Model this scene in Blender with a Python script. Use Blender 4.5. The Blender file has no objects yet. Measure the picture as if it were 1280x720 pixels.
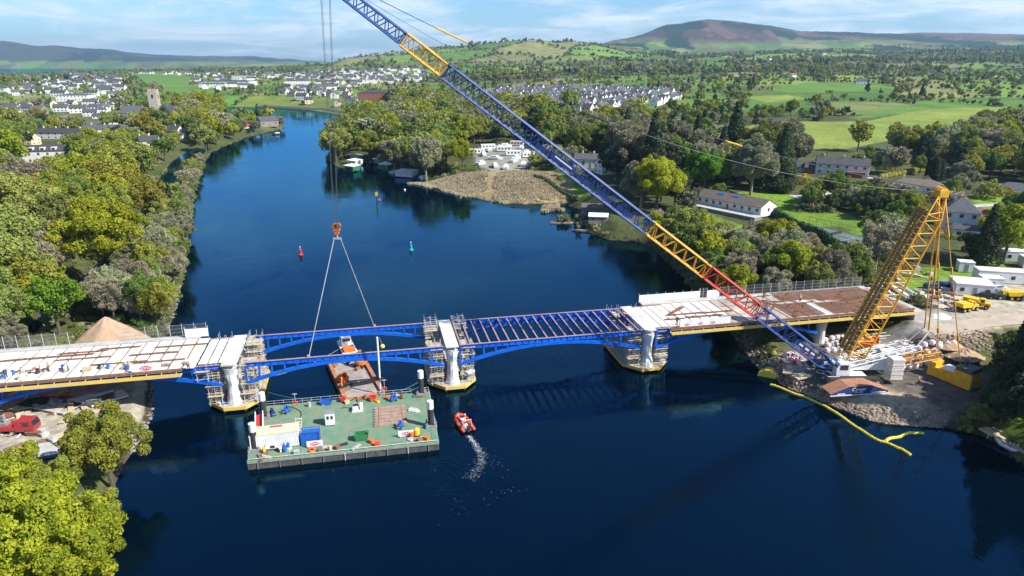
import bpy, math, random
import numpy as np
from mathutils import Vector, Matrix
R = math.radians
random.seed(7)
rng = np.random.default_rng(11)
SC = bpy.context.scene
COL = SC.collection
# ---------------------------------------------------------------- camera, sky, sun, exposure
FPX, CH, HOR = 853.0, 60.0, 78.0
PITCH = math.atan((360 - HOR) / FPX)
cam_d = bpy.data.cameras.new('camera')
cam_d.sensor_width = 36.0
cam_d.lens = 36.0 * FPX / 1280.0
cam_d.clip_start = 0.5
cam_d.clip_end = 40000
cam = bpy.data.objects.new('camera', cam_d)
cam.location = (0, 0, CH)
cam.rotation_euler = (math.pi / 2 - PITCH, 0, 0)
COL.objects.link(cam)
SC.camera = cam
SUN_EL, SUN_AZ = 42.0, 24.0          # azimuth measured from +X towards -Y
sd = Vector((math.cos(R(SUN_EL)) * math.cos(R(-SUN_AZ)), math.cos(R(SUN_EL)) * math.sin(R(-SUN_AZ)), math.sin(R(SUN_EL))))
sun_d = bpy.data.lights.new('sun', 'SUN')
sun_d.energy = 4.8
sun_d.angle = R(0.53)
sun_d.color = (1.0, 0.955, 0.87)
sun = bpy.data.objects.new('sun', sun_d)
sun.rotation_euler = sd.to_track_quat('Z', 'Y').to_euler()
COL.objects.link(sun)
world = bpy.data.worlds.new('World')
SC.world = world
world.use_nodes = True
wn = world.node_tree
for n in list(wn.nodes): wn.nodes.remove(n)
def N(t, typ, **kw):
    n = t.nodes.new(typ)
    for k, v in kw.items():
        if k.startswith('i_'):
            key = k[2:]
            key = int(key) if key.isdigit() else key.replace('_', ' ')
            n.inputs[key].default_value = v
        else: setattr(n, k, v)
    return n
def ramp(t, stops, interp='LINEAR'):
    n = t.nodes.new('ShaderNodeValToRGB')
    n.color_ramp.interpolation = interp
    e = n.color_ramp.elements
    while len(e) > 1: e.remove(e[-1])
    e[0].position = stops[0][0]; e[0].color = tuple(stops[0][1]) + (1,)
    for p, c in stops[1:]:
        x = e.new(p); x.color = tuple(c) + (1,)
    return n
sky = N(wn, 'ShaderNodeTexSky', sky_type='NISHITA', sun_disc=False)
sky.sun_elevation = R(SUN_EL)
sky.sun_rotation = math.atan2(sd.x, sd.y)
sky.air_density = 1.0; sky.dust_density = 0.6; sky.ozone_density = 2.5; sky.altitude = 60
tc = N(wn, 'ShaderNodeTexCoord')
sep = N(wn, 'ShaderNodeSeparateXYZ')
wn.links.new(tc.outputs['Generated'], sep.inputs[0])
zadd = N(wn, 'ShaderNodeMath', operation='ADD', i_1=0.10)
wn.links.new(sep.outputs[2], zadd.inputs[0])
zc = N(wn, 'ShaderNodeMath', operation='MAXIMUM', i_1=0.05)
wn.links.new(zadd.outputs[0], zc.inputs[0])
dvx = N(wn, 'ShaderNodeMath', operation='DIVIDE'); dvy = N(wn, 'ShaderNodeMath', operation='DIVIDE')
wn.links.new(sep.outputs[0], dvx.inputs[0]); wn.links.new(zc.outputs[0], dvx.inputs[1])
wn.links.new(sep.outputs[1], dvy.inputs[0]); wn.links.new(zc.outputs[0], dvy.inputs[1])
cmb = N(wn, 'ShaderNodeCombineXYZ')
wn.links.new(dvx.outputs[0], cmb.inputs[0]); wn.links.new(dvy.outputs[0], cmb.inputs[1])
cn = N(wn, 'ShaderNodeTexNoise', i_Scale=0.9, i_Detail=9.0, i_Roughness=0.62, i_Distortion=0.5)
wn.links.new(cmb.outputs[0], cn.inputs['Vector'])
cr = ramp(wn, [(0.42, (0, 0, 0)), (0.52, (.4, .4, .4)), (0.62, (1, 1, 1))])
wn.links.new(cn.outputs['Fac'], cr.inputs[0])
cfade = ramp(wn, [(0.0, (.8, .8, .8)), (0.25, (.75, .75, .75)), (0.5, (.1, .1, .1)), (1, (0, 0, 0))])
wn.links.new(sep.outputs[2], cfade.inputs[0])
cmul = N(wn, 'ShaderNodeMath', operation='MULTIPLY')
wn.links.new(cr.outputs[0], cmul.inputs[0]); wn.links.new(cfade.outputs[0], cmul.inputs[1])
skt = N(wn, 'ShaderNodeMix', data_type='RGBA', blend_type='MULTIPLY')
skt.inputs[0].default_value = 1.0; skt.inputs[7].default_value = (0.66, 0.91, 1.20, 1)
wn.links.new(sky.outputs[0], skt.inputs[6])
cmix = N(wn, 'ShaderNodeMix', data_type='RGBA')
cmix.inputs[7].default_value = (7.4, 7.8, 8.5, 1)
wn.links.new(cmul.outputs[0], cmix.inputs[0]); wn.links.new(skt.outputs[2], cmix.inputs[6])
bg = N(wn, 'ShaderNodeBackground', i_Strength=0.086)
wn.links.new(cmix.outputs[2], bg.inputs[0])
wo = N(wn, 'ShaderNodeOutputWorld')
wn.links.new(bg.outputs[0], wo.inputs[0])
SC.view_settings.view_transform = 'Standard'
SC.view_settings.look = 'None'
SC.view_settings.exposure = 0.8
SC.view_settings.gamma = 1.0
SC.view_settings.use_curve_mapping = False
SC.cycles.volume_bounces = 0
SC.cycles.max_bounces = 7
SC.cycles.diffuse_bounces = 3
SC.cycles.glossy_bounces = 3
SC.cycles.transmission_bounces = 3
SC.cycles.caustics_reflective = False
SC.cycles.caustics_refractive = False
SC.cycles.use_denoising = True
# ---------------------------------------------------------------- where a pixel of the photo meets the height z
def G(px, py, z=0.0):
    x = (px - 640) / FPX; y = -(py - 360) / FPX
    dy = math.cos(PITCH) + y * math.sin(PITCH); dz = -math.sin(PITCH) + y * math.cos(PITCH)
    t = (z - CH) / dz
    return (x * t, dy * t)
def toPx(x, y, z):
    dz = z - CH
    f = y * math.cos(PITCH) - dz * math.sin(PITCH); u = y * math.sin(PITCH) + dz * math.cos(PITCH)
    return 640 + FPX * x / f, 360 - FPX * u / f
# ---------------------------------------------------------------- materials
MATS = {}
def mat(name, c1, c2=None, rough=0.7, metal=0.0, scale=2.0, vary=0.0, bump=0.0, spec=0.4, detail=6.0, lo=.35, hi=.65, rnd=0.0):
    """two-tone noise surface; vary multiplies the colour per object"""
    if name in MATS: return MATS[name]
    m = bpy.data.materials.new(name); m.use_nodes = True
    t = m.node_tree; b = t.nodes['Principled BSDF']
    b.inputs['Roughness'].default_value = rough; b.inputs['Metallic'].default_value = metal
    b.inputs['Specular IOR Level'].default_value = spec
    c2 = c2 or tuple(x * 0.72 for x in c1)
    g = N(t, 'ShaderNodeNewGeometry')
    nz = N(t, 'ShaderNodeTexNoise', i_Scale=scale, i_Detail=detail, i_Roughness=0.62)
    t.links.new(g.outputs['Position'], nz.inputs['Vector'])
    r = ramp(t, [(lo, c2), (hi, c1)])
    t.links.new(nz.outputs['Fac'], r.inputs[0])
    out = r.outputs[0]
    if vary:
        oi = N(t, 'ShaderNodeObjectInfo')
        hs = N(t, 'ShaderNodeHueSaturation')
        mr = N(t, 'ShaderNodeMapRange', i_3=1 - vary, i_4=1 + vary)
        t.links.new(oi.outputs['Random'], mr.inputs[0])
        t.links.new(mr.outputs[0], hs.inputs['Value'])
        if rnd:
            ml = N(t, 'ShaderNodeMath', operation='MULTIPLY', i_1=7.31); fr = N(t, 'ShaderNodeMath', operation='FRACT')
            t.links.new(oi.outputs['Random'], ml.inputs[0]); t.links.new(ml.outputs[0], fr.inputs[0])
            mh = N(t, 'ShaderNodeMapRange', i_3=0.5 - rnd, i_4=0.5 + rnd)
            t.links.new(fr.outputs[0], mh.inputs[0]); t.links.new(mh.outputs[0], hs.inputs['Hue'])
        t.links.new(out, hs.inputs['Color']); out = hs.outputs[0]
    t.links.new(out, b.inputs['Base Color'])
    if bump:
        bp = N(t, 'ShaderNodeBump', i_Strength=bump, i_Distance=0.1)
        t.links.new(nz.outputs['Fac'], bp.inputs['Height']); t.links.new(bp.outputs[0], b.inputs['Normal'])
    MATS[name] = m
    return m
def leafmat(name, c1, c2, vary=.22, rnd=.02, trans=.25, scale=.45):
    m = mat(name, c1, c2, rough=.75, scale=scale, vary=vary, rnd=rnd, spec=.15, detail=5, lo=.38, hi=.62)
    t = m.node_tree; b = t.nodes['Principled BSDF']
    if trans:
        o = t.nodes['Material Output']
        tr = N(t, 'ShaderNodeBsdfTranslucent'); mx = N(t, 'ShaderNodeMixShader'); mx.inputs[0].default_value = trans
        t.links.new(b.inputs['Base Color'].links[0].from_socket, tr.inputs[0])
        t.links.new(b.outputs[0], mx.inputs[1]); t.links.new(tr.outputs[0], mx.inputs[2]); t.links.new(mx.outputs[0], o.inputs[0])
    return m
M = dict(
    blue=mat('girder_blue', (.006, .125, .62), (.005, .09, .45), rough=.42, scale=.8),
    boomblue=mat('boom_blue', (.018, .07, .29), (.013, .04, .16), rough=.45, scale=1.5),
    boomred=mat('boom_red', (.62, .04, .02), (.42, .03, .02), rough=.45, scale=1.5),
    boomyel=mat('boom_yellow', (.72, .37, .03), (.55, .25, .02), rough=.5, scale=1.5),
    mastyel=mat('mast_yellow', (.84, .48, .035), (.62, .31, .025), rough=.5, scale=1.2),
    rust=mat('rusty_steel', (.26, .13, .075), (.14, .06, .035), rough=.85, scale=2.5),
    flange=mat('flange_top', (.42, .27, .22), (.30, .17, .13), rough=.8, scale=2),
    white=mat('white_paint', (.78, .78, .77), (.66, .66, .64), rough=.5, scale=1.2),
    panel=mat('white_panel', (.80, .77, .70), (.60, .56, .50), rough=.85, scale=.35, vary=.10),
    panel2=mat('weathered_panel', (.50, .42, .35), (.33, .25, .20), rough=.9, scale=.5, vary=.16),
    conc=mat('concrete', (.50, .48, .45), (.36, .34, .32), rough=.9, scale=.8, bump=.15),
    pierc=mat('pier_concrete', (.66, .65, .63), (.44, .43, .42), rough=.85, scale=.6, bump=.1),
    timber=mat('pale_timber', (.58, .49, .33), (.42, .33, .20), rough=.85, scale=2),
    yboard=mat('yellow_board', (.72, .50, .05), (.55, .42, .16), rough=.7, scale=.9),
    brown=mat('brown_timber', (.28, .17, .10), (.17, .10, .06), rough=.9, scale=2),
    galv=mat('galvanised_tube', (.62, .61, .58), (.42, .41, .39), rough=.5, metal=.3, scale=3),
    mesh=mat('fence_wire', (.36, .37, .37), rough=.6, metal=.4),
    green=mat('deck_green', (.075, .225, .14), (.20, .23, .145), rough=.8, scale=.6, detail=12, lo=.40, hi=.66),
    hull=mat('dark_hull', (.055, .058, .065), (.12, .11, .10), rough=.7, scale=1.5),
    grey=mat('grey_paint', (.28, .28, .28), (.2, .2, .2), rough=.6),
    dark=mat('dark_rubber', (.025, .025, .027), (.04, .04, .04), rough=.8),
    pgrey=mat('pontoon_deck', (.36, .33, .30), (.24, .20, .17), rough=.9, scale=.7, detail=9),
    orange=mat('orange_paint', (.80, .20, .02), (.6, .12, .02), rough=.5),
    ored=mat('orange_red_rubber', (.80, .09, .03), (.6, .06, .02), rough=.6),
    yellow=mat('yellow_paint', (.80, .52, .02), (.65, .40, .02), rough=.5),
    yfloat=mat('yellow_float', (.80, .66, .06), (.6, .5, .08), rough=.6),
    red=mat('red_paint', (.62, .03, .03), (.45, .03, .03), rough=.45),
    pink=mat('sign_red', (.66, .03, .10), (.6, .03, .09), rough=.5),
    cblue=mat('container_blue', (.02, .13, .50), (.02, .09, .36), rough=.5),
    navy=mat('navy_paint', (.02, .05, .22), (.015, .03, .12), rough=.6),
    sgreen=mat('skip_green', (.03, .22, .08), (.03, .15, .06), rough=.6),
    truckred=mat('truck_red', (.42, .035, .04), (.3, .03, .035), rough=.35),
    glass=mat('dark_glass', (.03, .04, .05), (.02, .025, .03), rough=.12, spec=.8),
    slate=mat('slate_roof', (.085, .087, .095), (.055, .056, .062), rough=.75, scale=.8, vary=.3),
    brownroof=mat('brown_roof', (.15, .115, .095), (.10, .08, .07), rough=.85, scale=.9, vary=.1),
    redroof=mat('red_roof', (.35, .09, .05), (.25, .07, .04), rough=.85),
    render=mat('white_render', (.74, .73, .70), (.62, .61, .58), rough=.85, scale=.6, vary=.08),
    cream=mat('cream_render', (.66, .56, .36), (.58, .48, .3), rough=.85, scale=.6),
    tstone=mat('tower_stone', (.44, .39, .32), (.32, .28, .23), rough=.95, scale=.7, bump=.2),
    stone=mat('old_stone', (.30, .27, .235), (.19, .17, .15), rough=.95, scale=.7, bump=.2),
    brick=mat('red_brick', (.30, .11, .075), (.22, .08, .05), rough=.9),
    soil=mat('heap_soil', (.44, .31, .20), (.33, .22, .14), rough=.95, scale=1.1, bump=.5),
    rock=mat('bank_rock', (.37, .28, .20), (.19, .145, .11), rough=.95, scale=.9, vary=.0, bump=.3),
    bark=mat('bark', (.13, .105, .08), (.07, .058, .045), rough=.95, scale=4),
    palebark=mat('pale_bark', (.30, .26, .20), (.2, .17, .13), rough=.95, scale=4),
    reed=mat('dry_reed', (.54, .45, .30), (.38, .32, .19), rough=.9, scale=.25),
    skin=mat('skin', (.50, .30, .21), rough=.6),
    hivis=mat('hivis_orange', (.90, .22, .03), rough=.7),
    hiyel=mat('hivis_yellow', (.70, .80, .08), rough=.7),
    cloth=mat('dark_cloth', (.03, .035, .06), rough=.9),
    rope=mat('steel_rope', (.11, .11, .115), rough=.5, metal=.4),
    rope2=mat('pale_sling', (.45, .44, .42), rough=.6),
    bag=mat('white_bag', (.74, .70, .70), (.5, .38, .38), rough=.9, scale=3.0, lo=.3, hi=.55),
    asphalt=mat('asphalt', (.085, .083, .08), (.055, .054, .052), rough=.9, scale=.6),
    sand=mat('sandy_road', (.46, .38, .29), (.36, .29, .22), rough=.95, scale=.3),
    court=mat('tennis_court', (.10, .15, .12), (.08, .12, .10), rough=.9, scale=.3),
    hedge=mat('clipped_hedge', (.05, .085, .02), (.022, .045, .012), rough=.9, scale=1.2),
    yhedge=mat('yellow_hedge', (.30, .27, .03), (.14, .14, .02), rough=.9, scale=1.0),
    silver=mat('silver_car', (.45, .46, .48), rough=.3, metal=.5), wcar=mat('white_car', (.75, .76, .77), rough=.3),
    bcar=mat('black_car', (.03, .032, .04), rough=.25), gcar=mat('blue_car', (.05, .09, .16), rough=.3),
)
LEAF = dict(
    lime=leafmat('leaf_lime', (.40, .42, .03), (.21, .26, .02), trans=.38),
    gold=leafmat('leaf_gold', (.36, .355, .05), (.21, .225, .035), trans=.35),
    olive=leafmat('leaf_olive', (.30, .335, .08), (.17, .20, .05), trans=.32),
    green=leafmat('leaf_green', (.20, .27, .05), (.11, .165, .032), trans=.32),
    grey=leafmat('twig_grey', (.38, .365, .22), (.235, .23, .135), trans=.2, rnd=.035, vary=.3),
    dark=leafmat('leaf_dark', (.075, .105, .045), (.04, .062, .028), trans=.15),
    bright=leafmat('leaf_bright', (.19, .31, .03), (.11, .20, .02), trans=.35),
    yellow=leafmat('leaf_yellow', (.60, .46, .03), (.34, .29, .03)),
    blossom=leafmat('leaf_blossom', (.55, .32, .46), (.35, .24, .24)),
)
# ---------------------------------------------------------------- builders
class MB:
    def __init__(s): s.v = []; s.f = []; s.mi = []; s.m = 0
    def add(s, vs, fs):
        o = len(s.v); s.v += [tuple(v) for v in vs]; s.f += [tuple(i + o for i in f) for f in fs]; s.mi += [s.m] * len(fs); return s
    def box(s, x, y, z, sx, sy, sz, rz=0.0, taper=1.0):
        """centre x, y; base z"""
        c, n = math.cos(rz), math.sin(rz); vs = []
        for k, (zz, tp) in enumerate(((z, 1), (z + sz, taper))):
            for a, b in ((-1, -1), (1, -1), (1, 1), (-1, 1)):
                u, w = a * sx / 2 * tp, b * sy / 2 * tp
                vs.append((x + u * c - w * n, y + u * n + w * c, zz))
        return s.add(vs, [(0, 3, 2, 1), (4, 5, 6, 7), (0, 1, 5, 4), (1, 2, 6, 5), (2, 3, 7, 6), (3, 0, 4, 7)])
    def beam(s, p, q, w, h=None, up=(0, 0, 1)):
        h = h or w; p = Vector(p); q = Vector(q); d = (q - p)
        if d.length < 1e-6: return s
        d.normalize(); u = Vector(up)
        if abs(d.dot(u)) > .98: u = Vector((1, 0, 0))
        a = d.cross(u).normalized(); b = a.cross(d)
        vs = [e + a * (i * w / 2) + b * (j * h / 2) for e in (p, q) for i, j in ((-1, -1), (1, -1), (1, 1), (-1, 1))]
        return s.add(vs, [(0, 1, 2, 3), (7, 6, 5, 4), (0, 4, 5, 1), (1, 5, 6, 2), (2, 6, 7, 3), (3, 7, 4, 0)])
    def tube(s, p, q, r, r2=None, n=6, cap=True):
        r2 = r if r2 is None else r2; p = Vector(p); q = Vector(q); d = q - p
        if d.length < 1e-6: return s
        d.normalize(); u = Vector((0, 0, 1)) if abs(d.z) < .95 else Vector((1, 0, 0))
        a = d.cross(u).normalized(); b = a.cross(d); vs = []
        for e, rr in ((p, r), (q, r2)):
            for k in range(n):
                t = 2 * math.pi * k / n; vs.append(e + a * (rr * math.cos(t)) + b * (rr * math.sin(t)))
        fs = [(k, (k + 1) % n, n + (k + 1) % n, n + k) for k in range(n)]
        if cap: fs += [tuple(range(n))[::-1], tuple(range(n, 2 * n))]
        return s.add(vs, fs)
    def path(s, pts, r, n=6):
        for a, b in zip(pts[:-1], pts[1:]): s.tube(a, b, r, n=n)
        return s
    def prism(s, pts, z0, z1, top=None):
        n = len(pts); top = top or pts
        vs = [(x, y, z0) for x, y in pts] + [(x, y, z1) for x, y in top]
        return s.add(vs, [tuple(range(n))[::-1], tuple(range(n, 2 * n))] + [(k, (k + 1) % n, n + (k + 1) % n, n + k) for k in range(n)])
    def extr(s, pts, y0, y1):
        """profile in x, z pushed along y"""
        n = len(pts); vs = [(x, y0, z) for x, z in pts] + [(x, y1, z) for x, z in pts]
        return s.add(vs, [tuple(range(n)), tuple(range(n, 2 * n))[::-1]] + [((k + 1) % n, k, n + k, n + (k + 1) % n) for k in range(n)])
    def ball(s, x, y, z, rx, ry=None, rz=None, nu=10, nv=6):
        ry = ry or rx; rz = rz or rx; vs = [(x, y, z - rz)]
        for j in range(1, nv):
            t = math.pi * j / nv
            for i in range(nu):
                a = 2 * math.pi * i / nu; vs.append((x + rx * math.sin(t) * math.cos(a), y + ry * math.sin(t) * math.sin(a), z - rz * math.cos(t)))
        vs.append((x, y, z + rz)); fs = []
        for i in range(nu):
            fs.append((0, 1 + (i + 1) % nu, 1 + i)); k = 1 + (nv - 2) * nu
            fs.append((k + i, k + (i + 1) % nu, len(vs) - 1))
            for j in range(nv - 2):
                a = 1 + j * nu + i; b = 1 + j * nu + (i + 1) % nu; fs.append((a, b, b + nu, a + nu))
        return s.add(vs, fs)
    def lathe(s, x, y, prof, n=12):
        vs = []; 
        for r, z in prof:
            for i in range(n):
                a = 2 * math.pi * i / n; vs.append((x + r * math.cos(a), y + r * math.sin(a), z))
        fs = [tuple(range(n))[::-1], tuple(range((len(prof) - 1) * n, len(prof) * n))]
        for j in range(len(prof) - 1):
            for i in range(n):
                a = j * n + i; b = j * n + (i + 1) % n; fs.append((a, b, b + n, a + n))
        return s.add(vs, fs)
def mesh_of(name, mb, mats, smooth=False):
    me = bpy.data.meshes.new(name); me.from_pydata(mb.v, [], mb.f)
    for m in (mats if isinstance(mats, (list, tuple)) else [mats]): me.materials.append(m)
    if any(mb.mi): me.polygons.foreach_set('material_index', mb.mi)
    if smooth: me.shade_smooth()
    me.update(); return me
def np_mesh(name, v, f, m):
    me = bpy.data.meshes.new(name); n = len(f); k = f.shape[1]
    me.vertices.add(len(v)); me.vertices.foreach_set('co', v.astype(np.float32).ravel())
    me.loops.add(n * k); me.loops.foreach_set('vertex_index', f.astype(np.int32).ravel())
    me.polygons.add(n); me.polygons.foreach_set('loop_start', np.arange(0, n * k, k, dtype=np.int32))
    me.update(calc_edges=True)
    if m: me.materials.append(m)
    return me
def tag(o, label=None, cat=None, group=None, kind=None):
    if label: o['label'] = label
    if cat: o['category'] = cat
    if group: o['group'] = group
    if kind: o['kind'] = kind
    return o
def thing(name, label, cat, loc=(0, 0, 0), rz=0.0, group=None):
    o = bpy.data.objects.new(name, None); o.empty_display_size = .5; COL.objects.link(o)
    o.location = loc if len(loc) == 3 else (loc[0], loc[1], 0); o.rotation_euler = (0, 0, rz)
    return tag(o, label, cat, group)
def part(name, mb, m, parent=None, label=None, smooth=False):
    me = mb if isinstance(mb, bpy.types.Mesh) else mesh_of(name, mb, m, smooth)
    o = bpy.data.objects.new(name, me); COL.objects.link(o); o.parent = parent
    if label: o['label'] = label
    return o
KIDS = {}
def dup(root, loc, rz=0.0, scale=None, label=None, group=None):
    def cp(o, par):
        c = o.copy(); COL.objects.link(c); c.parent = par
        for ch in list(o.children): cp(ch, c)
        return c
    r = cp(root, None); r.location = loc if len(loc) == 3 else (loc[0], loc[1], 0); r.rotation_euler = (0, 0, rz)
    if scale: r.scale = scale if isinstance(scale, tuple) else (scale,) * 3
    if label: r['label'] = label
    if group: r['group'] = group
    return r
class Proto:
    """first use places the original, later uses copies of it and of its parts"""
    def __init__(s, make): s.make = make; s.root = None
    def put(s, loc, rz=0.0, scale=None, label=None, group=None):
        if s.root is None:
            s.root = s.make(); r = s.root; r.location = loc if len(loc) == 3 else (loc[0], loc[1], 0); r.rotation_euler = (0, 0, rz)
            if scale: r.scale = scale if isinstance(scale, tuple) else (scale,) * 3
            if label: r['label'] = label
            if group: r['group'] = group
            return r
        r = dup(s.root, loc, rz, scale or 1.0, label, group)
        if not group and 'group' in r: del r['group']
        return r
_TX = {}
def text(word, size, m, parent, loc, rot, name='lettering', shear=0.0, xs=1.0):
    k = (word, size, m.name, shear)
    if k not in _TX:
        cu = bpy.data.curves.new(name, 'FONT'); cu.body = word; cu.size = size; cu.align_x = 'CENTER'; cu.align_y = 'CENTER'
        cu.extrude = .004; cu.offset = size * .02; cu.shear = shear; cu.materials.append(m)
        o = bpy.data.objects.new(name, cu); COL.objects.link(o); bpy.context.view_layer.update()
        _TX[k] = bpy.data.meshes.new_from_object(o.evaluated_get(bpy.context.evaluated_depsgraph_get())); bpy.data.objects.remove(o)
        if not _TX[k].materials: _TX[k].materials.append(m)
    o = bpy.data.objects.new(name, _TX[k]); COL.objects.link(o); o.parent = parent; o.location = loc; o.rotation_euler = rot; o.scale = (xs, 1, 1)
    return o
# ---------------------------------------------------------------- terrain heights
def poly(px, z=0.0): return np.array([G(a, b, z) for a, b in px])
RIVER = np.array([G(a, b) for a, b in [(40, 900), (95, 760), (120, 700), (132, 640), (158, 580), (182, 545), (192, 520), (193, 470), (198, 440), (212, 415), (222, 385), (231, 345),
    (236, 300), (240, 270), (246, 238), (254, 212), (263, 192), (286, 181), (312, 171), (343, 164), (357, 160), (352, 155), (318, 149), (290, 142), (276, 136), (279, 133.4),
    (330, 134), (390, 138), (445, 147), (446, 152), (436, 160), (424, 172), (412, 182), (410, 200), (420, 209), (446, 212), (452, 203), (470, 205), (476, 214), (505, 222), (528, 226),
    (540, 236), (572, 243), (610, 252), (655, 256), (700, 254), (725, 262), (738, 270), (728, 288), (760, 300), (800, 303), (822, 318), (850, 343), (868, 366), (892, 392), (905, 408),
    (925, 432), (938, 450), (958, 470), (985, 485), (1020, 499), (1055, 513), (1085, 525), (1110, 530), (1150, 533), (1185, 536), (1225, 545), (1245, 556), (1290, 590), (1400, 660), (1560, 780), (1700, 900)]])
chan = [(250, 186), (228, 202), (214, 224), (203, 250), (185, 275), (150, 312), (120, 345), (92, 368), (66, 396), (38, 416), (-20, 440), (-80, 470), (-160, 520)]
cw = [G(a, b) for a, b in chan]
def strip_poly(pts, w):
    L, Q = [], []
    for i, (x, y) in enumerate(pts):
        a = pts[max(0, i - 1)]; b = pts[min(len(pts) - 1, i + 1)]
        d = Vector((b[0] - a[0], b[1] - a[1])).normalized()
        L.append((x - d.y * w / 2, y + d.x * w / 2)); Q.append((x + d.y * w / 2, y - d.x * w / 2))
    return np.array(L + Q[::-1])
CHANNEL = np.vstack([strip_poly(cw[:5], 11.0)[:5], strip_poly(cw[4:], 5.5), strip_poly(cw[:5], 11.0)[5:]])
LAKE = np.array([(-9000, 2750), (-1950, 2750), (-1980, 3300), (-2380, 4500), (-2500, 5600), (-3300, 7000), (-9000, 8000)], float)
LAGOON = np.array([G(a, b) for a, b in [(276, 152), (292, 150), (300, 160), (286, 167), (275, 163)]])
WATERS = [RIVER, CHANNEL, LAKE, LAGOON]
def inside(P, poly):
    x, y = P[:, 0], P[:, 1]; r = np.zeros(len(P), bool); n = len(poly)
    for i in range(n):
        x1, y1 = poly[i]; x2, y2 = poly[(i + 1) % n]
        if y1 == y2: continue
        c = ((y1 > y) != (y2 > y)) & (x < (x2 - x1) * (y - y1) / (y2 - y1) + x1)
        r ^= c
    return r
def edge_dist(P, poly):
    d = np.full(len(P), 1e18)
    n = len(poly)
    for i in range(n):
        a = poly[i]; b = poly[(i + 1) % n]; ab = b - a; L = (ab ** 2).sum() + 1e-9
        t = np.clip(((P - a) @ ab) / L, 0, 1); q = P - (a + t[:, None] * ab); d = np.minimum(d, (q ** 2).sum(1))
    return np.sqrt(d)
def sdist(P, poly):
    d = edge_dist(P, poly); return np.where(inside(P, poly), -d, d)
def water_sd(P):
    d = sdist(P, WATERS[0])
    for w in WATERS[1:]: d = np.minimum(d, sdist(P, w))
    return d
def _lat(seed):
    return np.random.default_rng(seed).random((256, 256))
_L = [_lat(k) for k in range(6)]
def vnoise(x, y, k=0):
    xi = np.floor(x).astype(int); yi = np.floor(y).astype(int); fx = x - xi; fy = y - yi
    fx = fx * fx * (3 - 2 * fx); fy = fy * fy * (3 - 2 * fy); L = _L[k % 6]
    a = L[xi & 255, yi & 255]; b = L[(xi + 1) & 255, yi & 255]; c = L[xi & 255, (yi + 1) & 255]; d = L[(xi + 1) & 255, (yi + 1) & 255]
    return (a * (1 - fx) + b * fx) * (1 - fy) + (c * (1 - fx) + d * fx) * fy
def fbm(x, y, k=0, o=4):
    s = 0; a = .5; t = 0
    for i in range(o): s = s + a * vnoise(x * 2 ** i + 17 * i, y * 2 ** i + 5 * i, k + i); t += a; a *= .5
    return s / t
colx = np.array([-700, -300, 0, 60, 130, 200, 300, 400, 440, 500, 560, 640, 720, 780, 840, 880, 930, 1000, 1100, 1200, 1280, 1500, 2100], float)
# heights in metres for the near rows, screen row of the photo for the far ones
rowY = np.array([0, 150, 250, 400, 600, 1000, 1500, 2200, 3000, 4200, 6000, 8000, 9500, 13000], float)
def zy(y, Y): return CH - (y - HOR) * Y / 947.0
nearL = [2.2, 2.4, 2.6, 3.2, 5]
nearR = [3.0, 4.0, 5.0, 8.5, 14]
far = {  # 1000, 1500, 2200, 3000, 4200, 6000, 8000, 9500, 13000
    -700: (124, 107, 98, 92, 91, 84, 50, 50, 60), -300: (124, 107, 98, 92, 91, 84, 52, 48, 60), 0: (124, 107, 98, 92, 91.5, 84, 53, 52, 60), 60: (124, 107, 97, 92, 90, 84, 58, 57, 62),
    130: (124, 107, 97, 91, 88, 83, 66, 62, 68), 200: (124, 107, 97, 91, 87, 83, 76, 69, 72), 300: (124, 106, 95, 89, 86, 83, 78, 73, 72), 400: (124, 105, 92, 84, 83, 82, 80, 78, 77),
    440: (124, 104, 88, 76, 78, 80, 80, 80, 80), 500: (124, 102, 84, 70, 72, 78, 80, 80, 80), 560: (123, 100, 82, 60, 64, 72, 76, 80, 80), 640: (121, 99, 82, 55, 58, 70, 76, 80, 80),
    720: (119, 98, 82, 58, 54, 62, 70, 76, 80), 780: (117, 97, 81, 68, 60, 50, 60, 70, 80), 840: (114, 96, 80, 71, 66, 33, 50, 60, 70), 880: (112, 95, 80, 71, 67, 27.5, 48, 60, 70),
    930: (110, 94, 80, 71, 66, 30.5, 48, 60, 70), 1000: (108, 93, 80, 70, 63, 40, 46, 60, 70), 1100: (108, 93, 80, 69, 60, 44, 43, 60, 70), 1200: (108, 93, 79, 68, 58, 46, 43, 55, 65),
    1280: (108, 93, 78, 66, 56, 46, 43, 55, 65), 1500: (108, 92, 76, 64, 54, 44, 44, 55, 65), 2100: (108, 92, 76, 64, 54, 44, 44, 55, 65)}
TAB = np.zeros((len(colx), len(rowY)))
for i, c in enumerate(colx):
    w = min(1, max(0, (c - 420) / 260.0))
    for j in range(5): TAB[i, j] = nearL[j] * (1 - w) + nearR[j] * w
    for j, y in enumerate(far[int(c)]): TAB[i, 5 + j] = zy(y, rowY[5 + j])
PADS = [  # polygon on screen, its height, width of the slope round it
    ([(-260, 486), (120, 470), (192, 472), (178, 545), (60, 600), (-260, 640)], 2.0, 5),
    ([(960, 452), (1000, 428), (1120, 428), (1175, 420), (1210, 440), (1232, 470), (1226, 510), (1180, 522), (1085, 512), (1050, 500), (1010, 484), (985, 472)], 2.4, 7),
    ([(1140, 398), (1200, 378), (1420, 352), (1430, 392), (1270, 405), (1205, 420), (1165, 418)], 6.6, 9),
    ([(1140, 300), (1330, 300), (1430, 345), (1180, 372), (1130, 352)], 6.8, 14),
    ([(60, 452), (175, 440), (185, 455), (60, 462)], 3.4, 6),
]
PADP = [(poly(p, z), z, f) for p, z, f in PADS]
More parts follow.
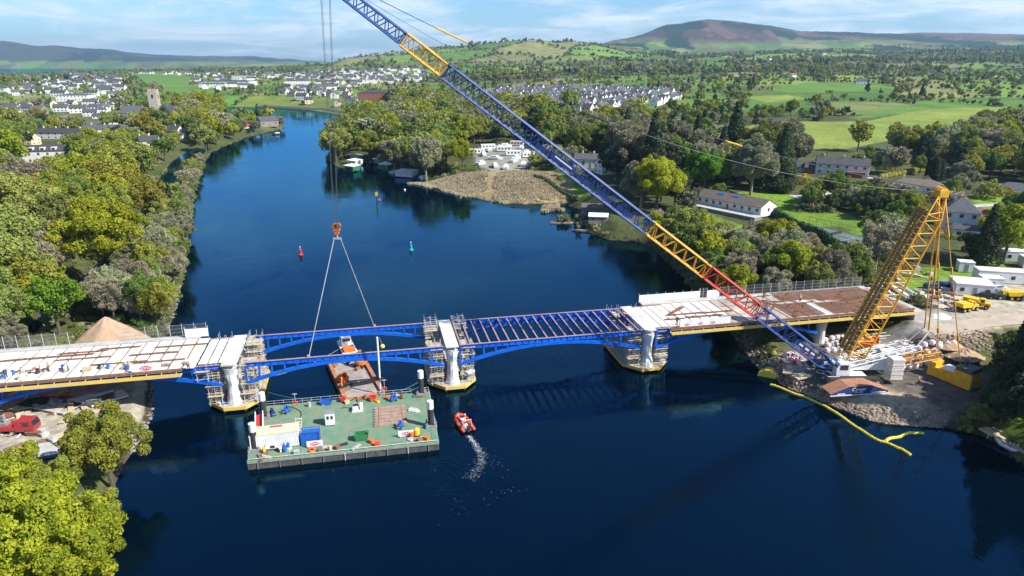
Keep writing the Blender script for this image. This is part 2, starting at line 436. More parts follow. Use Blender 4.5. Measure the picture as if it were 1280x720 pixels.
def height(P, sd=None):
    P = np.atleast_2d(np.asarray(P, float)); x, y = P[:, 0], np.maximum(P[:, 1], 1.0)
    f = y * math.cos(PITCH) + CH * math.sin(PITCH)
    c = np.clip(640 + FPX * x / f, colx[0], colx[-1]); yy = np.clip(y, rowY[0], rowY[-1] - 1)
    i = np.clip(np.searchsorted(colx, c) - 1, 0, len(colx) - 2); j = np.clip(np.searchsorted(rowY, yy) - 1, 0, len(rowY) - 2)
    u = (c - colx[i]) / (colx[i + 1] - colx[i]); v = (yy - rowY[j]) / (rowY[j + 1] - rowY[j])
    u = u * u * (3 - 2 * u); v = np.where(j > 5, v * v * (3 - 2 * v), v)
    z = (TAB[i, j] * (1 - u) + TAB[i + 1, j] * u) * (1 - v) + (TAB[i, j + 1] * (1 - u) + TAB[i + 1, j + 1] * u) * v
    amp = np.clip((y - 500) / 2500, 0, 1); amp2 = np.clip((y - 4200) / 3500, 0, 1)
    z = z + (fbm(x / 260 + 40, y / 260 + 40, 1) - .5) * 40 * amp * np.clip(z / 60, .12, 1.2) + (fbm(x / 900 + 40, y / 900 + 40, 3) - .5) * 55 * amp2 * np.clip((z - 20) / 120, 0, 1)
    z = z + (fbm(x / 22 + 50, y / 22 + 50, 2) - .5) * .9
    for pp, pz, fl in PADP:
        near = (x > pp[:, 0].min() - fl) & (x < pp[:, 0].max() + fl) & (y > pp[:, 1].min() - fl) & (y < pp[:, 1].max() + fl)
        if near.any():
            s = sdist(P[near], pp); w = np.clip(1 - s / fl, 0, 1); w = w * w * (3 - 2 * w); z[near] = z[near] * (1 - w) + pz * w
    if sd is None: sd = water_sd(P)
    slope = np.where(y < 300, .75, .3)
    return np.where(sd > 0, np.minimum(z, -.25 + sd * slope), np.maximum(-4, -.3 + sd * .5))
def zt(x, y): return float(height([(x, y)])[0])
_MY = np.geomspace(30, 12500, 1400)
def GP(px, py):
    """the ground point seen at a pixel: walk out along the sight line until it dips under the ground"""
    x = (px - 640) / FPX; y = -(py - 360) / FPX
    dy = math.cos(PITCH) + y * math.sin(PITCH); dz = -math.sin(PITCH) + y * math.cos(PITCH)
    T = _MY / dy; P = np.stack([x * T, _MY], 1); zz = CH + dz * T
    i0 = max(0, np.searchsorted(-zz, -30.0 if py > 150 else -500) - 1); sel = slice(i0, None, 1)
    h = np.maximum(height(P[sel]), 0); m = np.nonzero(zz[sel] <= h)[0]
    k = m[0] if len(m) else len(h) - 1
    if k > 0:
        a0 = zz[sel][k - 1] - h[k - 1]; a1 = zz[sel][k] - h[k]; f = a0 / (a0 - a1 + 1e-9); f = min(1, max(0, f))
        q = P[sel][k - 1] * (1 - f) + P[sel][k] * f; hz = h[k - 1] * (1 - f) + h[k] * f
    else: q = P[sel][k]; hz = h[k]
    return float(q[0]), float(q[1]), float(hz)
# ---------------------------------------------------------------- ground mesh with its land cover
nu, nr = 520, 560
us = np.concatenate([np.linspace(-1.75, -.86, 40, endpoint=False), np.linspace(-.86, .86, nu), np.linspace(.86, 1.75, 41)[1:]])
ys = np.concatenate([[-20, 5, 20, 32], np.geomspace(40, 13000, nr)])
U, Y = np.meshgrid(us, ys); fdep = np.maximum(Y, 0) * 0.949 + 19.0
XX = U * fdep; PP = np.stack([XX.ravel(), Y.ravel()], 1)
SDW = water_sd(PP); ZZ = height(PP, SDW)
def cellinfo(P, size, seed):
    """jittered-grid cells: id, and distance to the nearest cell edge"""
    g = P / size; gi = np.floor(g).astype(int); best = np.full(len(P), 1e9); sec = best.copy(); idb = np.zeros(len(P), int); pb = np.zeros((len(P), 2)); ps = np.zeros((len(P), 2))
    L0, L1 = _L[seed % 6], _L[(seed + 1) % 6]
    for a in (-1, 0, 1):
        for b in (-1, 0, 1):
            cx, cy = gi[:, 0] + a, gi[:, 1] + b
            q = np.stack([cx + .15 + .7 * L0[cx & 255, cy & 255], cy + .15 + .7 * L1[cx & 255, cy & 255]], 1)
            d = np.sqrt(((g - q) ** 2).sum(1)); m1 = d < best; m2 = (~m1) & (d < sec)
            sec = np.where(m1, best, np.where(m2, d, sec)); ps = np.where(m1[:, None], pb, np.where(m2[:, None], q, ps))
            best = np.where(m1, d, best); pb = np.where(m1[:, None], q, pb); idb = np.where(m1, (cx & 255) * 256 + (cy & 255), idb)
    mid = (pb + ps) / 2; nn = ps - pb; nn /= np.linalg.norm(nn, axis=1)[:, None] + 1e-9
    return idb, np.abs(((mid - g) * nn).sum(1)) * size
def cells(P):
    Y = P[:, 1]; Q = P.copy(); Q[:, 0] += 30 * (fbm(P[:, 0] / 300, P[:, 1] / 300, 4) - .5); Q = Q @ np.array([[.92, .39], [-.39, .92]])
    i1, e1 = cellinfo(Q * [1, .75], 105, 0); i2, e2 = cellinfo(Q * [1, .7], 210, 2)
    return np.where(Y < 1900, i1, i2 + 70000), np.where(Y < 1900, e1, e2)
def wood(P):
    """how wooded a place is"""
    x, y = P[:, 0], P[:, 1]
    f = y * 0.949 + 19; c = 640 + FPX * x / f
    w = fbm(x / 330 + 9, y / 330 + 3, 0, 3)
    w = w + np.where((y < 1050), .03, 0) + np.where((c > 860) & (y > 650) & (y < 1700), -.09, 0) + np.where((c < 420) & (y > 700), -.03, 0) - np.where((c > 560) & (y > 1150), .045, 0)
    w = w + np.where((c > 270) & (c < 335) & (y > 1900) & (y < 2300), .4, 0) + np.where((c > 340) & (c < 440) & (y > 2300), .08, 0)
    return w
VISF = [  # fields and lawns that can be told in the photo: outline on screen, colour
    ([(905, 172), (905, 163), (960, 153), (1010, 152), (1075, 152), (1110, 158), (1110, 176), (1060, 186), (1000, 186), (950, 186), (925, 180)], 'pale'),
    ([(1080, 152), (1150, 137), (1265, 133), (1262, 146), (1215, 152), (1195, 170), (1150, 172), (1100, 165)], 'pale'),
    ([(958, 112), (1010, 103), (1080, 104), (1122, 110), (1060, 114), (985, 116)], 'mid'), ([(1060, 148), (1110, 136), (1160, 128), (1180, 133), (1100, 146)], 'mid'),
    ([(930, 121), (985, 118), (1010, 124), (960, 128)], 'pale'), ([(908, 245), (925, 240), (962, 239), (1002, 246), (996, 262), (975, 270), (955, 262), (925, 250)], 'lawn'),
    ([(942, 282), (985, 288), (1016, 300), (1042, 316), (1030, 326), (1000, 322), (960, 305)], 'lawn'), ([(868, 268), (880, 266), (952, 290), (948, 302), (900, 290)], 'lawn'),
    ([(1095, 352), (1140, 335), (1200, 330), (1260, 322), (1255, 345), (1195, 352), (1180, 368), (1120, 365)], 'lawn'), ([(205, 107), (265, 107), (268, 120), (225, 124), (205, 120)], 'mid'),
    ([(160, 93), (200, 91), (240, 96), (236, 107), (180, 106)], 'mid'), ([(55, 149), (95, 149), (93, 160), (60, 161)], 'lawn'), ([(1255, 528), (1330, 505), (1400, 560), (1290, 568)], 'lawn'),
    ([(672, 221), (700, 217), (745, 235), (738, 248), (712, 244)], 'lawn'), ([(1095, 228), (1135, 232), (1170, 236), (1130, 247), (1100, 240)], 'lawn'), ([(1210, 247), (1245, 240), (1290, 250), (1290, 262), (1230, 262)], 'lawn'),
    ([(1055, 285), (1100, 276), (1125, 290), (1110, 306), (1085, 300)], 'lawn'), ([(375, 134), (440, 136), (448, 145), (420, 142), (380, 138)], 'lawn'), ([(985, 265), (1060, 268), (1100, 282), (1040, 284), (990, 282)], 'lawn'),
    ([(700, 160), (760, 150), (780, 158), (740, 168)], 'mid'), ([(800, 152), (850, 150), (860, 158), (815, 162)], 'mid'),
]
FCOL = dict(pale=(.20, .25, .05), mid=(.11, .20, .035), lawn=(.15, .24, .03))
VISP = [(np.array([GP(*q)[:2] for q in p]), k) for p, k in VISF]
YARD = [(PADP[0][0], (.37, .33, .28)), (PADP[1][0], (.13, .115, .10)), (PADP[2][0], (.40, .33, .25)), (PADP[4][0], (.33, .27, .2)),
        (np.array([G(a, b, 2.4) for a, b in [(1000, 486), (1050, 478), (1105, 482), (1165, 505), (1200, 520), (1180, 534), (1085, 520), (1050, 506), (1010, 490)]]), (.42, .33, .235)),
        (np.array([G(a, b, 2.4) for a, b in [(962, 447), (1010, 440), (1030, 452), (1000, 470)]]), (.38, .31, .23)),
        (np.array([G(a, b, 3.5) for a, b in [(1060, 425), (1130, 418), (1200, 400), (1260, 396), (1210, 416), (1120, 434), (1070, 440)]]), (.35, .335, .315)),
        (np.array([G(a, b, 6.8) for a, b in [(1155, 372), (1210, 350), (1262, 345), (1300, 300), (1420, 300), (1420, 380), (1165, 400)]]), (.36, .32, .27)),
        (np.array([GP(*q)[:2] for q in [(592, 192), (600, 183), (660, 180), (672, 192), (655, 215), (625, 217), (596, 208)]]), (.27, .26, .22)),
        (poly([(508, 230), (540, 229), (612, 230), (690, 232), (716, 246), (714, 253), (670, 257), (600, 256), (545, 240)]), (.30, .23, .13))]
n = len(PP); COLR = np.zeros((n, 3))
ci, ce = cells(PP); h1 = ((ci * 7919) % 997) / 997.0; h2 = ((ci * 104729) % 991) / 991.0; wd = wood(PP)
pal = np.array([(.10, .19, .035), (.14, .22, .04), (.19, .24, .055), (.085, .155, .035), (.16, .19, .06), (.2, .2, .08)])
COLR = pal[(h1 * 6).astype(int) % 6] * (.85 + .3 * h2[:, None])
scrub = np.array([.11, .12, .05])
fw = np.clip((wd - .50) / .06, 0, 1)[:, None]; COLR = COLR * (1 - fw) + scrub * fw
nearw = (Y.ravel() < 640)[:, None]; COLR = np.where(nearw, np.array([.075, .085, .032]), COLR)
fx = PP[:, 0]; fy = PP[:, 1]; ccol = 640 + FPX * fx / (fy * .949 + 19)
# moorland on the high ground, dark plantations on its flanks, hills across the lake
hn = fbm(fx / 500 + 3, fy / 500 + 1, 5); moor = np.clip((ZZ - 175 - 90 * (hn - .5)) / 50, 0, 1)[:, None] * (ccol > 640)[:, None]
moorc = np.where((fbm(fx / 90, fy / 300, 2) > .50)[:, None], (.125, .078, .06), (.075, .052, .042)) * (.7 + .6 * fbm(fx / 35, fy / 90, 4))[:, None]; COLR = COLR * (1 - moor) + moorc * moor
plant = ((fbm(fx / 330 + 77, fy / 800 + 7, 3) > .54) & (ZZ > 110) & (fy > 3300))[:, None]; COLR = np.where(plant, (.022, .04, .018), COLR)
lh = ((ccol < 640) & (fy > 6200))[:, None]; lhc = np.where((fbm(fx / 700 + 8, fy / 500, 1) > .5)[:, None], (.03, .05, .035), (.075, .08, .055)); COLR = np.where(lh & (ZZ[:, None] > 70), lhc, COLR)
for pp, k in VISP:
    m = (PP[:, 0] > pp[:, 0].min() - 9) & (PP[:, 0] < pp[:, 0].max() + 9) & (PP[:, 1] > pp[:, 1].min() - 9) & (PP[:, 1] < pp[:, 1].max() + 9)
    s = sdist(PP[m], pp) + (fbm(PP[m][:, 0] / 3, PP[m][:, 1] / 3, 1) - .5) * 3; w = np.clip(.5 - s / 2, 0, 1)[:, None]; COLR[m] = COLR[m] * (1 - w) + np.array(FCOL[k]) * w
for pp, c in YARD:
    m = (PP[:, 0] > pp[:, 0].min() - 9) & (PP[:, 0] < pp[:, 0].max() + 9) & (PP[:, 1] > pp[:, 1].min() - 9) & (PP[:, 1] < pp[:, 1].max() + 9)
    s = sdist(PP[m], pp) + (fbm(PP[m][:, 0] / 2.2, PP[m][:, 1] / 2.2, 1) - .5) * 4; w = np.clip(.5 - s / 2.4, 0, 1)[:, None]; COLR[m] = COLR[m] * (1 - w) + np.array(c) * w
shore = (SDW < 1.3)[:, None] & (fy < 900)[:, None]; COLR = np.where(shore, (.075, .062, .042), COLR)
nc, nrw = len(us), len(ys)
ii = np.arange(n).reshape(nrw, nc); Fq = np.stack([ii[:-1, :-1].ravel(), ii[:-1, 1:].ravel(), ii[1:, 1:].ravel(), ii[1:, :-1].ravel()], 1)
gm = bpy.data.materials.new('ground_cover'); gm.use_nodes = True; t = gm.node_tree; b = t.nodes['Principled BSDF']; b.inputs['Roughness'].default_value = .95; b.inputs['Specular IOR Level'].default_value = .15
at = N(t, 'ShaderNodeAttribute', attribute_name='cover'); g = N(t, 'ShaderNodeNewGeometry')
n1 = N(t, 'ShaderNodeTexNoise', i_Scale=.55, i_Detail=8.0, i_Roughness=.65); n2 = N(t, 'ShaderNodeTexNoise', i_Scale=.035, i_Detail=6.0)
t.links.new(g.outputs['Position'], n1.inputs['Vector']); t.links.new(g.outputs['Position'], n2.inputs['Vector'])
r1 = ramp(t, [(.28, (.55, .55, .55)), (.72, (1.4, 1.4, 1.35))]); r2 = ramp(t, [(.3, (.75, .78, .8)), (.7, (1.22, 1.2, 1.1))])
t.links.new(n1.outputs[0], r1.inputs[0]); t.links.new(n2.outputs[0], r2.inputs[0])
m1 = N(t, 'ShaderNodeMix', data_type='RGBA', blend_type='MULTIPLY'); m1.inputs[0].default_value = 1
m2 = N(t, 'ShaderNodeMix', data_type='RGBA', blend_type='MULTIPLY'); m2.inputs[0].default_value = 1
t.links.new(at.outputs[0], m1.inputs[6]); t.links.new(r1.outputs[0], m1.inputs[7]); t.links.new(m1.outputs[2], m2.inputs[6]); t.links.new(r2.outputs[0], m2.inputs[7]); t.links.new(m2.outputs[2], b.inputs['Base Color'])
bp = N(t, 'ShaderNodeBump', i_Strength=.5, i_Distance=.35); t.links.new(n1.outputs[0], bp.inputs['Height']); t.links.new(bp.outputs[0], b.inputs['Normal'])
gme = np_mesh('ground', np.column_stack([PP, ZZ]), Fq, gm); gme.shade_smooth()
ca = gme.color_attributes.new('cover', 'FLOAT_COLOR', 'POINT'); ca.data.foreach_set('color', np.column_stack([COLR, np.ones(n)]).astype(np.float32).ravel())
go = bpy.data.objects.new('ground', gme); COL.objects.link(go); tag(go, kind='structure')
# ---------------------------------------------------------------- river water
wm = bpy.data.materials.new('river_water'); wm.use_nodes = True; t = wm.node_tree; b = t.nodes['Principled BSDF']
g = N(t, 'ShaderNodeNewGeometry')
mp = N(t, 'ShaderNodeMapping'); mp.inputs['Scale'].default_value = (1, .62, 1); mp.inputs['Rotation'].default_value = (0, 0, R(12)); t.links.new(g.outputs['Position'], mp.inputs[0])
w1 = N(t, 'ShaderNodeTexNoise', i_Scale=1.5, i_Detail=5.0, i_Roughness=.62, i_Distortion=.4); w2 = N(t, 'ShaderNodeTexNoise', i_Scale=.05, i_Detail=5.0, i_Roughness=.55, i_Distortion=1.2)
w3 = N(t, 'ShaderNodeTexNoise', i_Scale=.33, i_Detail=3.0)
for w in (w1, w2, w3): t.links.new(mp.outputs[0], w.inputs['Vector'])
rr = ramp(t, [(.38, (.12, .12, .12)), (.62, (1, 1, 1))]); t.links.new(w2.outputs[0], rr.inputs[0])
mu = N(t, 'ShaderNodeMath', operation='MULTIPLY'); t.links.new(w1.outputs[0], mu.inputs[0]); t.links.new(rr.outputs[0], mu.inputs[1])
ma = N(t, 'ShaderNodeMath', operation='MULTIPLY_ADD', i_1=.7); t.links.new(w3.outputs[0], ma.inputs[0]); t.links.new(mu.outputs[0], ma.inputs[2])
# the boat's wash: rings of small waves round where it turned
sp = N(t, 'ShaderNodeSeparateXYZ'); t.links.new(g.outputs['Position'], sp.inputs[0])
def wash(cx, cy, rad, wl):
    v = N(t, 'ShaderNodeVectorMath', operation='DISTANCE'); v.inputs[1].default_value = (cx, cy, 0); t.links.new(g.outputs['Position'], v.inputs[0])
    nz = N(t, 'ShaderNodeMath', operation='MULTIPLY_ADD', i_1=6.5); t.links.new(w3.outputs[0], nz.inputs[0]); t.links.new(v.outputs['Value'], nz.inputs[2])
    s = N(t, 'ShaderNodeMath', operation='MULTIPLY', i_1=6.283 / wl); t.links.new(nz.outputs[0], s.inputs[0])
    q = N(t, 'ShaderNodeMath', operation='SINE'); t.links.new(s.outputs[0], q.inputs[0])
    m = N(t, 'ShaderNodeMapRange', i_1=rad * .3, i_2=rad, i_3=.3, i_4=0); t.links.new(v.outputs['Value'], m.inputs[0])
    o = N(t, 'ShaderNodeMath', operation='MULTIPLY'); t.links.new(q.outputs[0], o.inputs[0]); t.links.new(m.outputs[0], o.inputs[1]); return o
wx, wy = G(560, 600); a1 = wash(wx, wy, 15, 1.15); wx, wy = G(620, 560); a2 = wash(wx, wy, 9, .9)
s1 = N(t, 'ShaderNodeMath', operation='ADD'); s2 = N(t, 'ShaderNodeMath', operation='ADD')
t.links.new(a1.outputs[0], s1.inputs[0]); t.links.new(a2.outputs[0], s1.inputs[1]); t.links.new(s1.outputs[0], s2.inputs[0]); t.links.new(ma.outputs[0], s2.inputs[1])
bp = N(t, 'ShaderNodeBump', i_Strength=.40, i_Distance=.1); t.links.new(s2.outputs[0], bp.inputs['Height']); t.nodes.remove(b)
df = N(t, 'ShaderNodeBsdfDiffuse'); df.inputs[0].default_value = (.0003, .0034, .0095, 1)
gs = N(t, 'ShaderNodeBsdfAnisotropic'); gs.inputs['Color'].default_value = (.22, .64, 1, 1); gs.inputs['Roughness'].default_value = .015
fr_ = N(t, 'ShaderNodeFresnel', i_IOR=1.42); mx = N(t, 'ShaderNodeMixShader')
for q in (gs, df, fr_): t.links.new(bp.outputs[0], q.inputs['Normal'])
t.links.new(fr_.outputs[0], mx.inputs[0]); t.links.new(df.outputs[0], mx.inputs[1]); t.links.new(gs.outputs[0], mx.inputs[2]); t.links.new(mx.outputs[0], t.nodes['Material Output'].inputs[0])
wmb = MB(); wmb.add([(-21800, -3000, 0), (21800, -3000, 0), (21800, 16000, 0), (-21800, 16000, 0)], [(0, 1, 2, 3)])
wob = part('water', wmb, wm); tag(wob, kind='structure')
# ---------------------------------------------------------------- trees: crowns of leaf-sized faces on tapered trunks with limbs
def crown_mesh(name, seed, m, R_=5.0, H=9.0, z0=2.0, lobes=26, n=2600, leaf=.5, form='round', thin=0.0):
    g = np.random.default_rng(seed); cz = z0 + (H) / 2
    if form == 'cone':
        t = g.random(lobes) ** .8; ang = g.random(lobes) * 6.283; rr = R_ * (1 - t) * .62; C = np.stack([rr * np.cos(ang), rr * np.sin(ang), z0 + t * H * .95], 1); rad = R_ * (.16 + .34 * (1 - t))
    elif form == 'column':
        t = g.random(lobes); ang = g.random(lobes) * 6.283; rr = R_ * .45 * np.sqrt(np.maximum(0, 1 - t ** 3)); C = np.stack([rr * np.cos(ang), rr * np.sin(ang), z0 + t * H * .9], 1); rad = np.full(lobes, R_ * .55)
    else:
        d = g.normal(size=(lobes, 3)); d /= np.linalg.norm(d, axis=1)[:, None]; d[:, 2] = np.where(d[:, 2] < -.35, -d[:, 2], d[:, 2])
        q = .50 + .44 * g.random(lobes) ** .8; C = d * q[:, None] * [R_, R_, H / 2] * (1 + .22 * g.normal(size=(lobes, 1))); C[:, 2] += cz; rad = R_ * (.13 + .19 * g.random(lobes)) * (34 / max(34, lobes)) ** .3
        C = np.vstack([C, [[0, 0, cz]]]); rad = np.append(rad, R_ * .56)
    w = rad ** 2; w /= w.sum(); k = g.choice(len(C), n * 2, p=w); d = g.normal(size=(n * 2, 3)); d[:, 2] += .25; d /= np.linalg.norm(d, axis=1)[:, None]
    P = C[k] + d * rad[k][:, None] * (.78 + .34 * g.random((n * 2, 1)))
    keep = np.ones(len(P), bool)
    for i in range(len(C)):
        keep &= ~((((P - C[i]) ** 2).sum(1) < (rad[i] * .66) ** 2) & (k != i))
    P = P[keep][:n]; d = d[keep][:n]; m_ = len(P)
    nn = d * .8 + g.normal(size=(m_, 3)) * .55; nn /= np.linalg.norm(nn, axis=1)[:, None]
    a = np.cross(nn, g.normal(size=(m_, 3))); a /= np.linalg.norm(a, axis=1)[:, None] + 1e-9; bb = np.cross(nn, a)
    s = leaf * (.55 + .8 * g.random((m_, 1)))
    if thin:
        a = d + g.normal(size=(m_, 3)) * .45; a /= np.linalg.norm(a, axis=1)[:, None]; bb = np.cross(a, g.normal(size=(m_, 3))); bb /= np.linalg.norm(bb, axis=1)[:, None] + 1e-9
        A, B = a * s, bb * s * thin
    else: A, B = a * s * .5, bb * s * .42
    V = np.stack([P - A, P - B * .9 + A * .1, P + A, P + B - A * .1], 1).reshape(-1, 3)
    F = np.arange(m_ * 4).reshape(-1, 4); me = np_mesh(name, V, F, m); return me, C, rad
def trunk_mb(C, rad, H, R_, seed, limbs=9):
    g = random.Random(seed); mb = MB(); zt_ = H * .75
    mb.tube((0, 0, -.8), (g.uniform(-.15, .15), g.uniform(-.15, .15), H * .33), R_ * .075, R_ * .055, 7); mb.tube((0, 0, H * .33), (g.uniform(-.3, .3), g.uniform(-.3, .3), zt_), R_ * .055, R_ * .015, 6)
    for i in range(min(limbs, len(C))):
        c = C[i]; z = H * g.uniform(.22, .6); mb.tube((0, 0, z), (c[0] * .95, c[1] * .95, max(z + .3, c[2])), R_ * .03, R_ * .008, 5)
    return mb
KIND = {  # look: material, height range is by scale; words used in labels
    'lime': ('lime', 'round', 'yellow-green', 'spring'), 'gold': ('gold', 'round', 'golden-olive', 'spring'), 'olive': ('olive', 'round', 'olive-green', 'leafy'),
    'green': ('green', 'round', 'mid-green', 'leafy'), 'grey': ('grey', 'round', 'grey-brown', 'half-bare'), 'dark': ('dark', 'round', 'very dark green', 'evergreen'),
    'bright': ('bright', 'round', 'bright green', 'leafy'), 'fir': ('dark', 'cone', 'dark green', 'conifer'), 'cypress': ('dark', 'column', 'dark green', 'columnar')}
LODS = {0: (30000, .27, 95), 1: (9500, .40, 64), 2: (2300, .75, 40), 3: (340, 1.7, 18)}
_PM = {}
def proto_mesh(kind, lod, var):
    k = (kind, lod, var)
    if k in _PM: return _PM[k]
    mt, form, _, _ = KIND[kind]; n, lf, lb = LODS[lod]; seed = hash((len(kind), ord(kind[0]), ord(kind[-1]), var)) % 9999 + 13
    a = dict(R_=4.6, H=8.2, z0=2.2)
    if form == 'cone': a = dict(R_=3.3, H=14.0, z0=1.2)
    if form == 'column': a = dict(R_=1.3, H=6.6, z0=.2)
    if kind == 'dark': a = dict(R_=4.2, H=8.6, z0=1.2)
    thin = .0
    if kind == 'grey': thin = .2 if lod < 2 else .42; n = int(n * 1.7); lf *= 1.25
    if form == 'cone': lb = int(lb * 1.3)
    me, C, rad = crown_mesh('crown', seed, LEAF[mt], lobes=lb, n=n, leaf=lf * (.6 if form == 'column' else 1), form=form, thin=thin, **a)
    mb = trunk_mb(C, rad, a['H'] + a['z0'], a['R_'], seed, 12 if lod < 2 else 4)
    tr = mesh_of('trunk', mb, M['palebark'] if kind == 'grey' else M['bark'])
    _PM[k] = (me, tr); return _PM[k]
def add_tree(kind, x, y, sc, label, group=None, lod=1, var=None, rz=None, z=None, sz=1.0, name=None, cat='tree'):
    me, tr = proto_mesh(kind, lod, random.randrange(3) if var is None else var)
    nm = name or {'fir': 'conifer_tree', 'cypress': 'cypress_tree', 'grey': 'bare_tree', 'dark': 'evergreen_tree'}.get(kind, 'broadleaf_tree')
    r = thing(nm, label, cat, (x, y, zt(x, y) if z is None else z), random.uniform(0, 6.28) if rz is None else rz, group); r.scale = (sc, sc, sc * sz)
    part('crown', me, None, r); part('trunk', tr, None, r)
    return r
BLD = []      # places kept free of trees: x, y, radius
def keepfree(x, y, r): BLD.append((x, y, r))
SEEN = []     # buildings that must not be hidden by trees in front: x, y, z, half width, height
def unhidden(P, zz, S_, g, keep=.08):
    ok = np.ones(len(P), bool); d = zz + 6.3 * S_ - CH; f = P[:, 1] * math.cos(PITCH) - d * math.sin(PITCH); sx = 640 + FPX * P[:, 0] / f; sy = 360 - FPX * (P[:, 1] * math.sin(PITCH) + d * math.cos(PITCH)) / f; r = 5.4 * S_ * FPX / f
    for x, y, z, hw, h in SEEN:
        cx, by = toPx(x, y, z); _, ty = toPx(x, y, z + h); k = FPX / max(y, 1); hid = (np.abs(sx - cx) < hw * k * .9 + r * .3) & (sy - r < by - .25 * (by - ty)) & (sy + r > ty) & (P[:, 1] < y + 2); ok &= ~(hid & (g.random(len(P)) > keep))
    return ok
def free(P):
    ok = np.ones(len(P), bool)
    for x, y, r in BLD: ok &= ((P[:, 0] - x) ** 2 + (P[:, 1] - y) ** 2) > r * r
    return ok
# clear ground: yards, fields, seen buildings
REEDP = [poly(q) for q in ([(508, 229), (540, 228), (612, 229), (690, 231), (716, 246), (714, 253), (670, 257), (600, 256), (545, 240)],)]
CLEAR = REEDP + [p[0] for p in PADP] + [p for p, _ in VISP] + [p for p, _ in YARD]
def clear(P, margin=2.0):
    ok = np.ones(len(P), bool)
    for pp in CLEAR:
        m = (P[:, 0] > pp[:, 0].min() - margin) & (P[:, 0] < pp[:, 0].max() + margin) & (P[:, 1] > pp[:, 1].min() - margin) & (P[:, 1] < pp[:, 1].max() + margin)
        if m.any():
            q = np.nonzero(m)[0]; ok[q[sdist(P[q], pp) < margin]] = False
    return ok
def scatter_obj(name, pts, meshes, label, cat, extra=None):
    """one mass of far things: points carrying a size, a turn and a model number"""
    col = bpy.data.collections.new(name + '_models')
    for i, me in enumerate(meshes):
        o = bpy.data.objects.new('%s_model_%02d' % (name, i), me); col.objects.link(o)
    P = np.array([p[:3] for p in pts], np.float32); me = bpy.data.meshes.new(name); me.vertices.add(len(P)); me.vertices.foreach_set('co', P.ravel())
    for an, ty, dat in (('model', 'INT', [int(p[3]) for p in pts]), ('turn', 'FLOAT', [p[4] for p in pts]), ('size', 'FLOAT', [p[5] for p in pts])):
        a = me.attributes.new(an, ty, 'POINT'); a.data.foreach_set('value', dat)
    me.update(); o = bpy.data.objects.new(name, me); COL.objects.link(o); tag(o, label, cat, kind='stuff')
    ng = bpy.data.node_groups.new(name, 'GeometryNodeTree'); ng.interface.new_socket('Geometry', in_out='INPUT', socket_type='NodeSocketGeometry'); ng.interface.new_socket('Geometry', in_out='OUTPUT', socket_type='NodeSocketGeometry')
    gi = N(ng, 'NodeGroupInput'); go_ = N(ng, 'NodeGroupOutput'); ip = N(ng, 'GeometryNodeInstanceOnPoints'); cinfo = N(ng, 'GeometryNodeCollectionInfo')
    cinfo.inputs['Collection'].default_value = col; cinfo.inputs['Separate Children'].default_value = True; cinfo.inputs['Reset Children'].default_value = True
    def na(nm, ty):
        k = N(ng, 'GeometryNodeInputNamedAttribute', data_type=ty); k.inputs['Name'].default_value = nm; return [s for s in k.outputs if s.enabled and s.name == 'Attribute'][0]
    cx = N(ng, 'ShaderNodeCombineXYZ'); er = N(ng, 'FunctionNodeEulerToRotation'); ng.links.new(na('turn', 'FLOAT'), cx.inputs[2]); ng.links.new(cx.outputs[0], er.inputs[0])
    ng.links.new(gi.outputs[0], ip.inputs['Points']); ng.links.new(cinfo.outputs[0], ip.inputs['Instance']); ip.inputs['Pick Instance'].default_value = True
    ng.links.new(na('model', 'INT'), ip.inputs['Instance Index']); ng.links.new(er.outputs[0], ip.inputs['Rotation']); ng.links.new(na('size', 'FLOAT'), ip.inputs['Scale']); ng.links.new(ip.outputs[0], go_.inputs[0])
    md = o.modifiers.new('scatter', 'NODES'); md.node_group = ng
    return o
def merge_tree(kind, lod, var):
    """crown and trunk in one mesh, for the far masses"""
    me, tr = proto_mesh(kind, lod, var); v = []; f = []; mi = []
    for k, m in enumerate((me, tr)):
        o = len(v); v += [tuple(q.co) for q in m.vertices]; f += [tuple(i + o for i in p.vertices) for p in m.polygons]; mi += [k] * len(m.polygons)
    r = bpy.data.meshes.new('tree'); r.from_pydata(v, [], f); r.materials.append(me.materials[0]); r.materials.append(tr.materials[0]); r.polygons.foreach_set('material_index', mi); r.update(); return r
# ---------------------------------------------------------------- houses
def gable_walls(L, W, h, rh, gables=True):
    mb = MB(); mb.box(0, 0, -.6, L, W, h + .6)
    if gables:
        for sx in (-1, 1):
            x0 = sx * (L / 2 - .25); x1 = sx * L / 2
            mb.add([(x0, -W / 2, h), (x1, -W / 2, h), (x1, W / 2, h), (x0, W / 2, h), (x0, 0, h + rh), (x1, 0, h + rh)], [(0, 1, 5, 4), (3, 4, 5, 2), (1, 2, 5), (0, 4, 3)])
    return mb
def gable_roof(L, W, h, rh, ov=.35, th=.16):
    mb = MB(); k = rh / (W / 2)
    for sy in (-1, 1):
        y0 = sy * (W / 2 + ov); z0 = h - k * ov + .02; xl = L / 2 + ov * .6
        vs = []
        for x in (-xl, xl):
            vs += [(x, y0, z0), (x, 0, h + rh + .02), (x, 0, h + rh + .02 + th), (x, y0, z0 + th)]
        mb.add(vs, [(0, 1, 2, 3), (7, 6, 5, 4), (0, 4, 5, 1), (1, 5, 6, 2), (2, 6, 7, 3), (3, 7, 4, 0)])
    return mb
def hip_roof(L, W, h, rh, ov=.4):
    mb = MB(); a, b2 = L / 2 + ov, W / 2 + ov; r = max(.2, L / 2 - W / 2)
    mb.add([(-a, -b2, h), (a, -b2, h), (a, b2, h), (-a, b2, h), (-r, 0, h + rh), (r, 0, h + rh)], [(0, 3, 2, 1), (0, 1, 5, 4), (1, 2, 5), (2, 3, 4, 5), (3, 0, 4)]); return mb
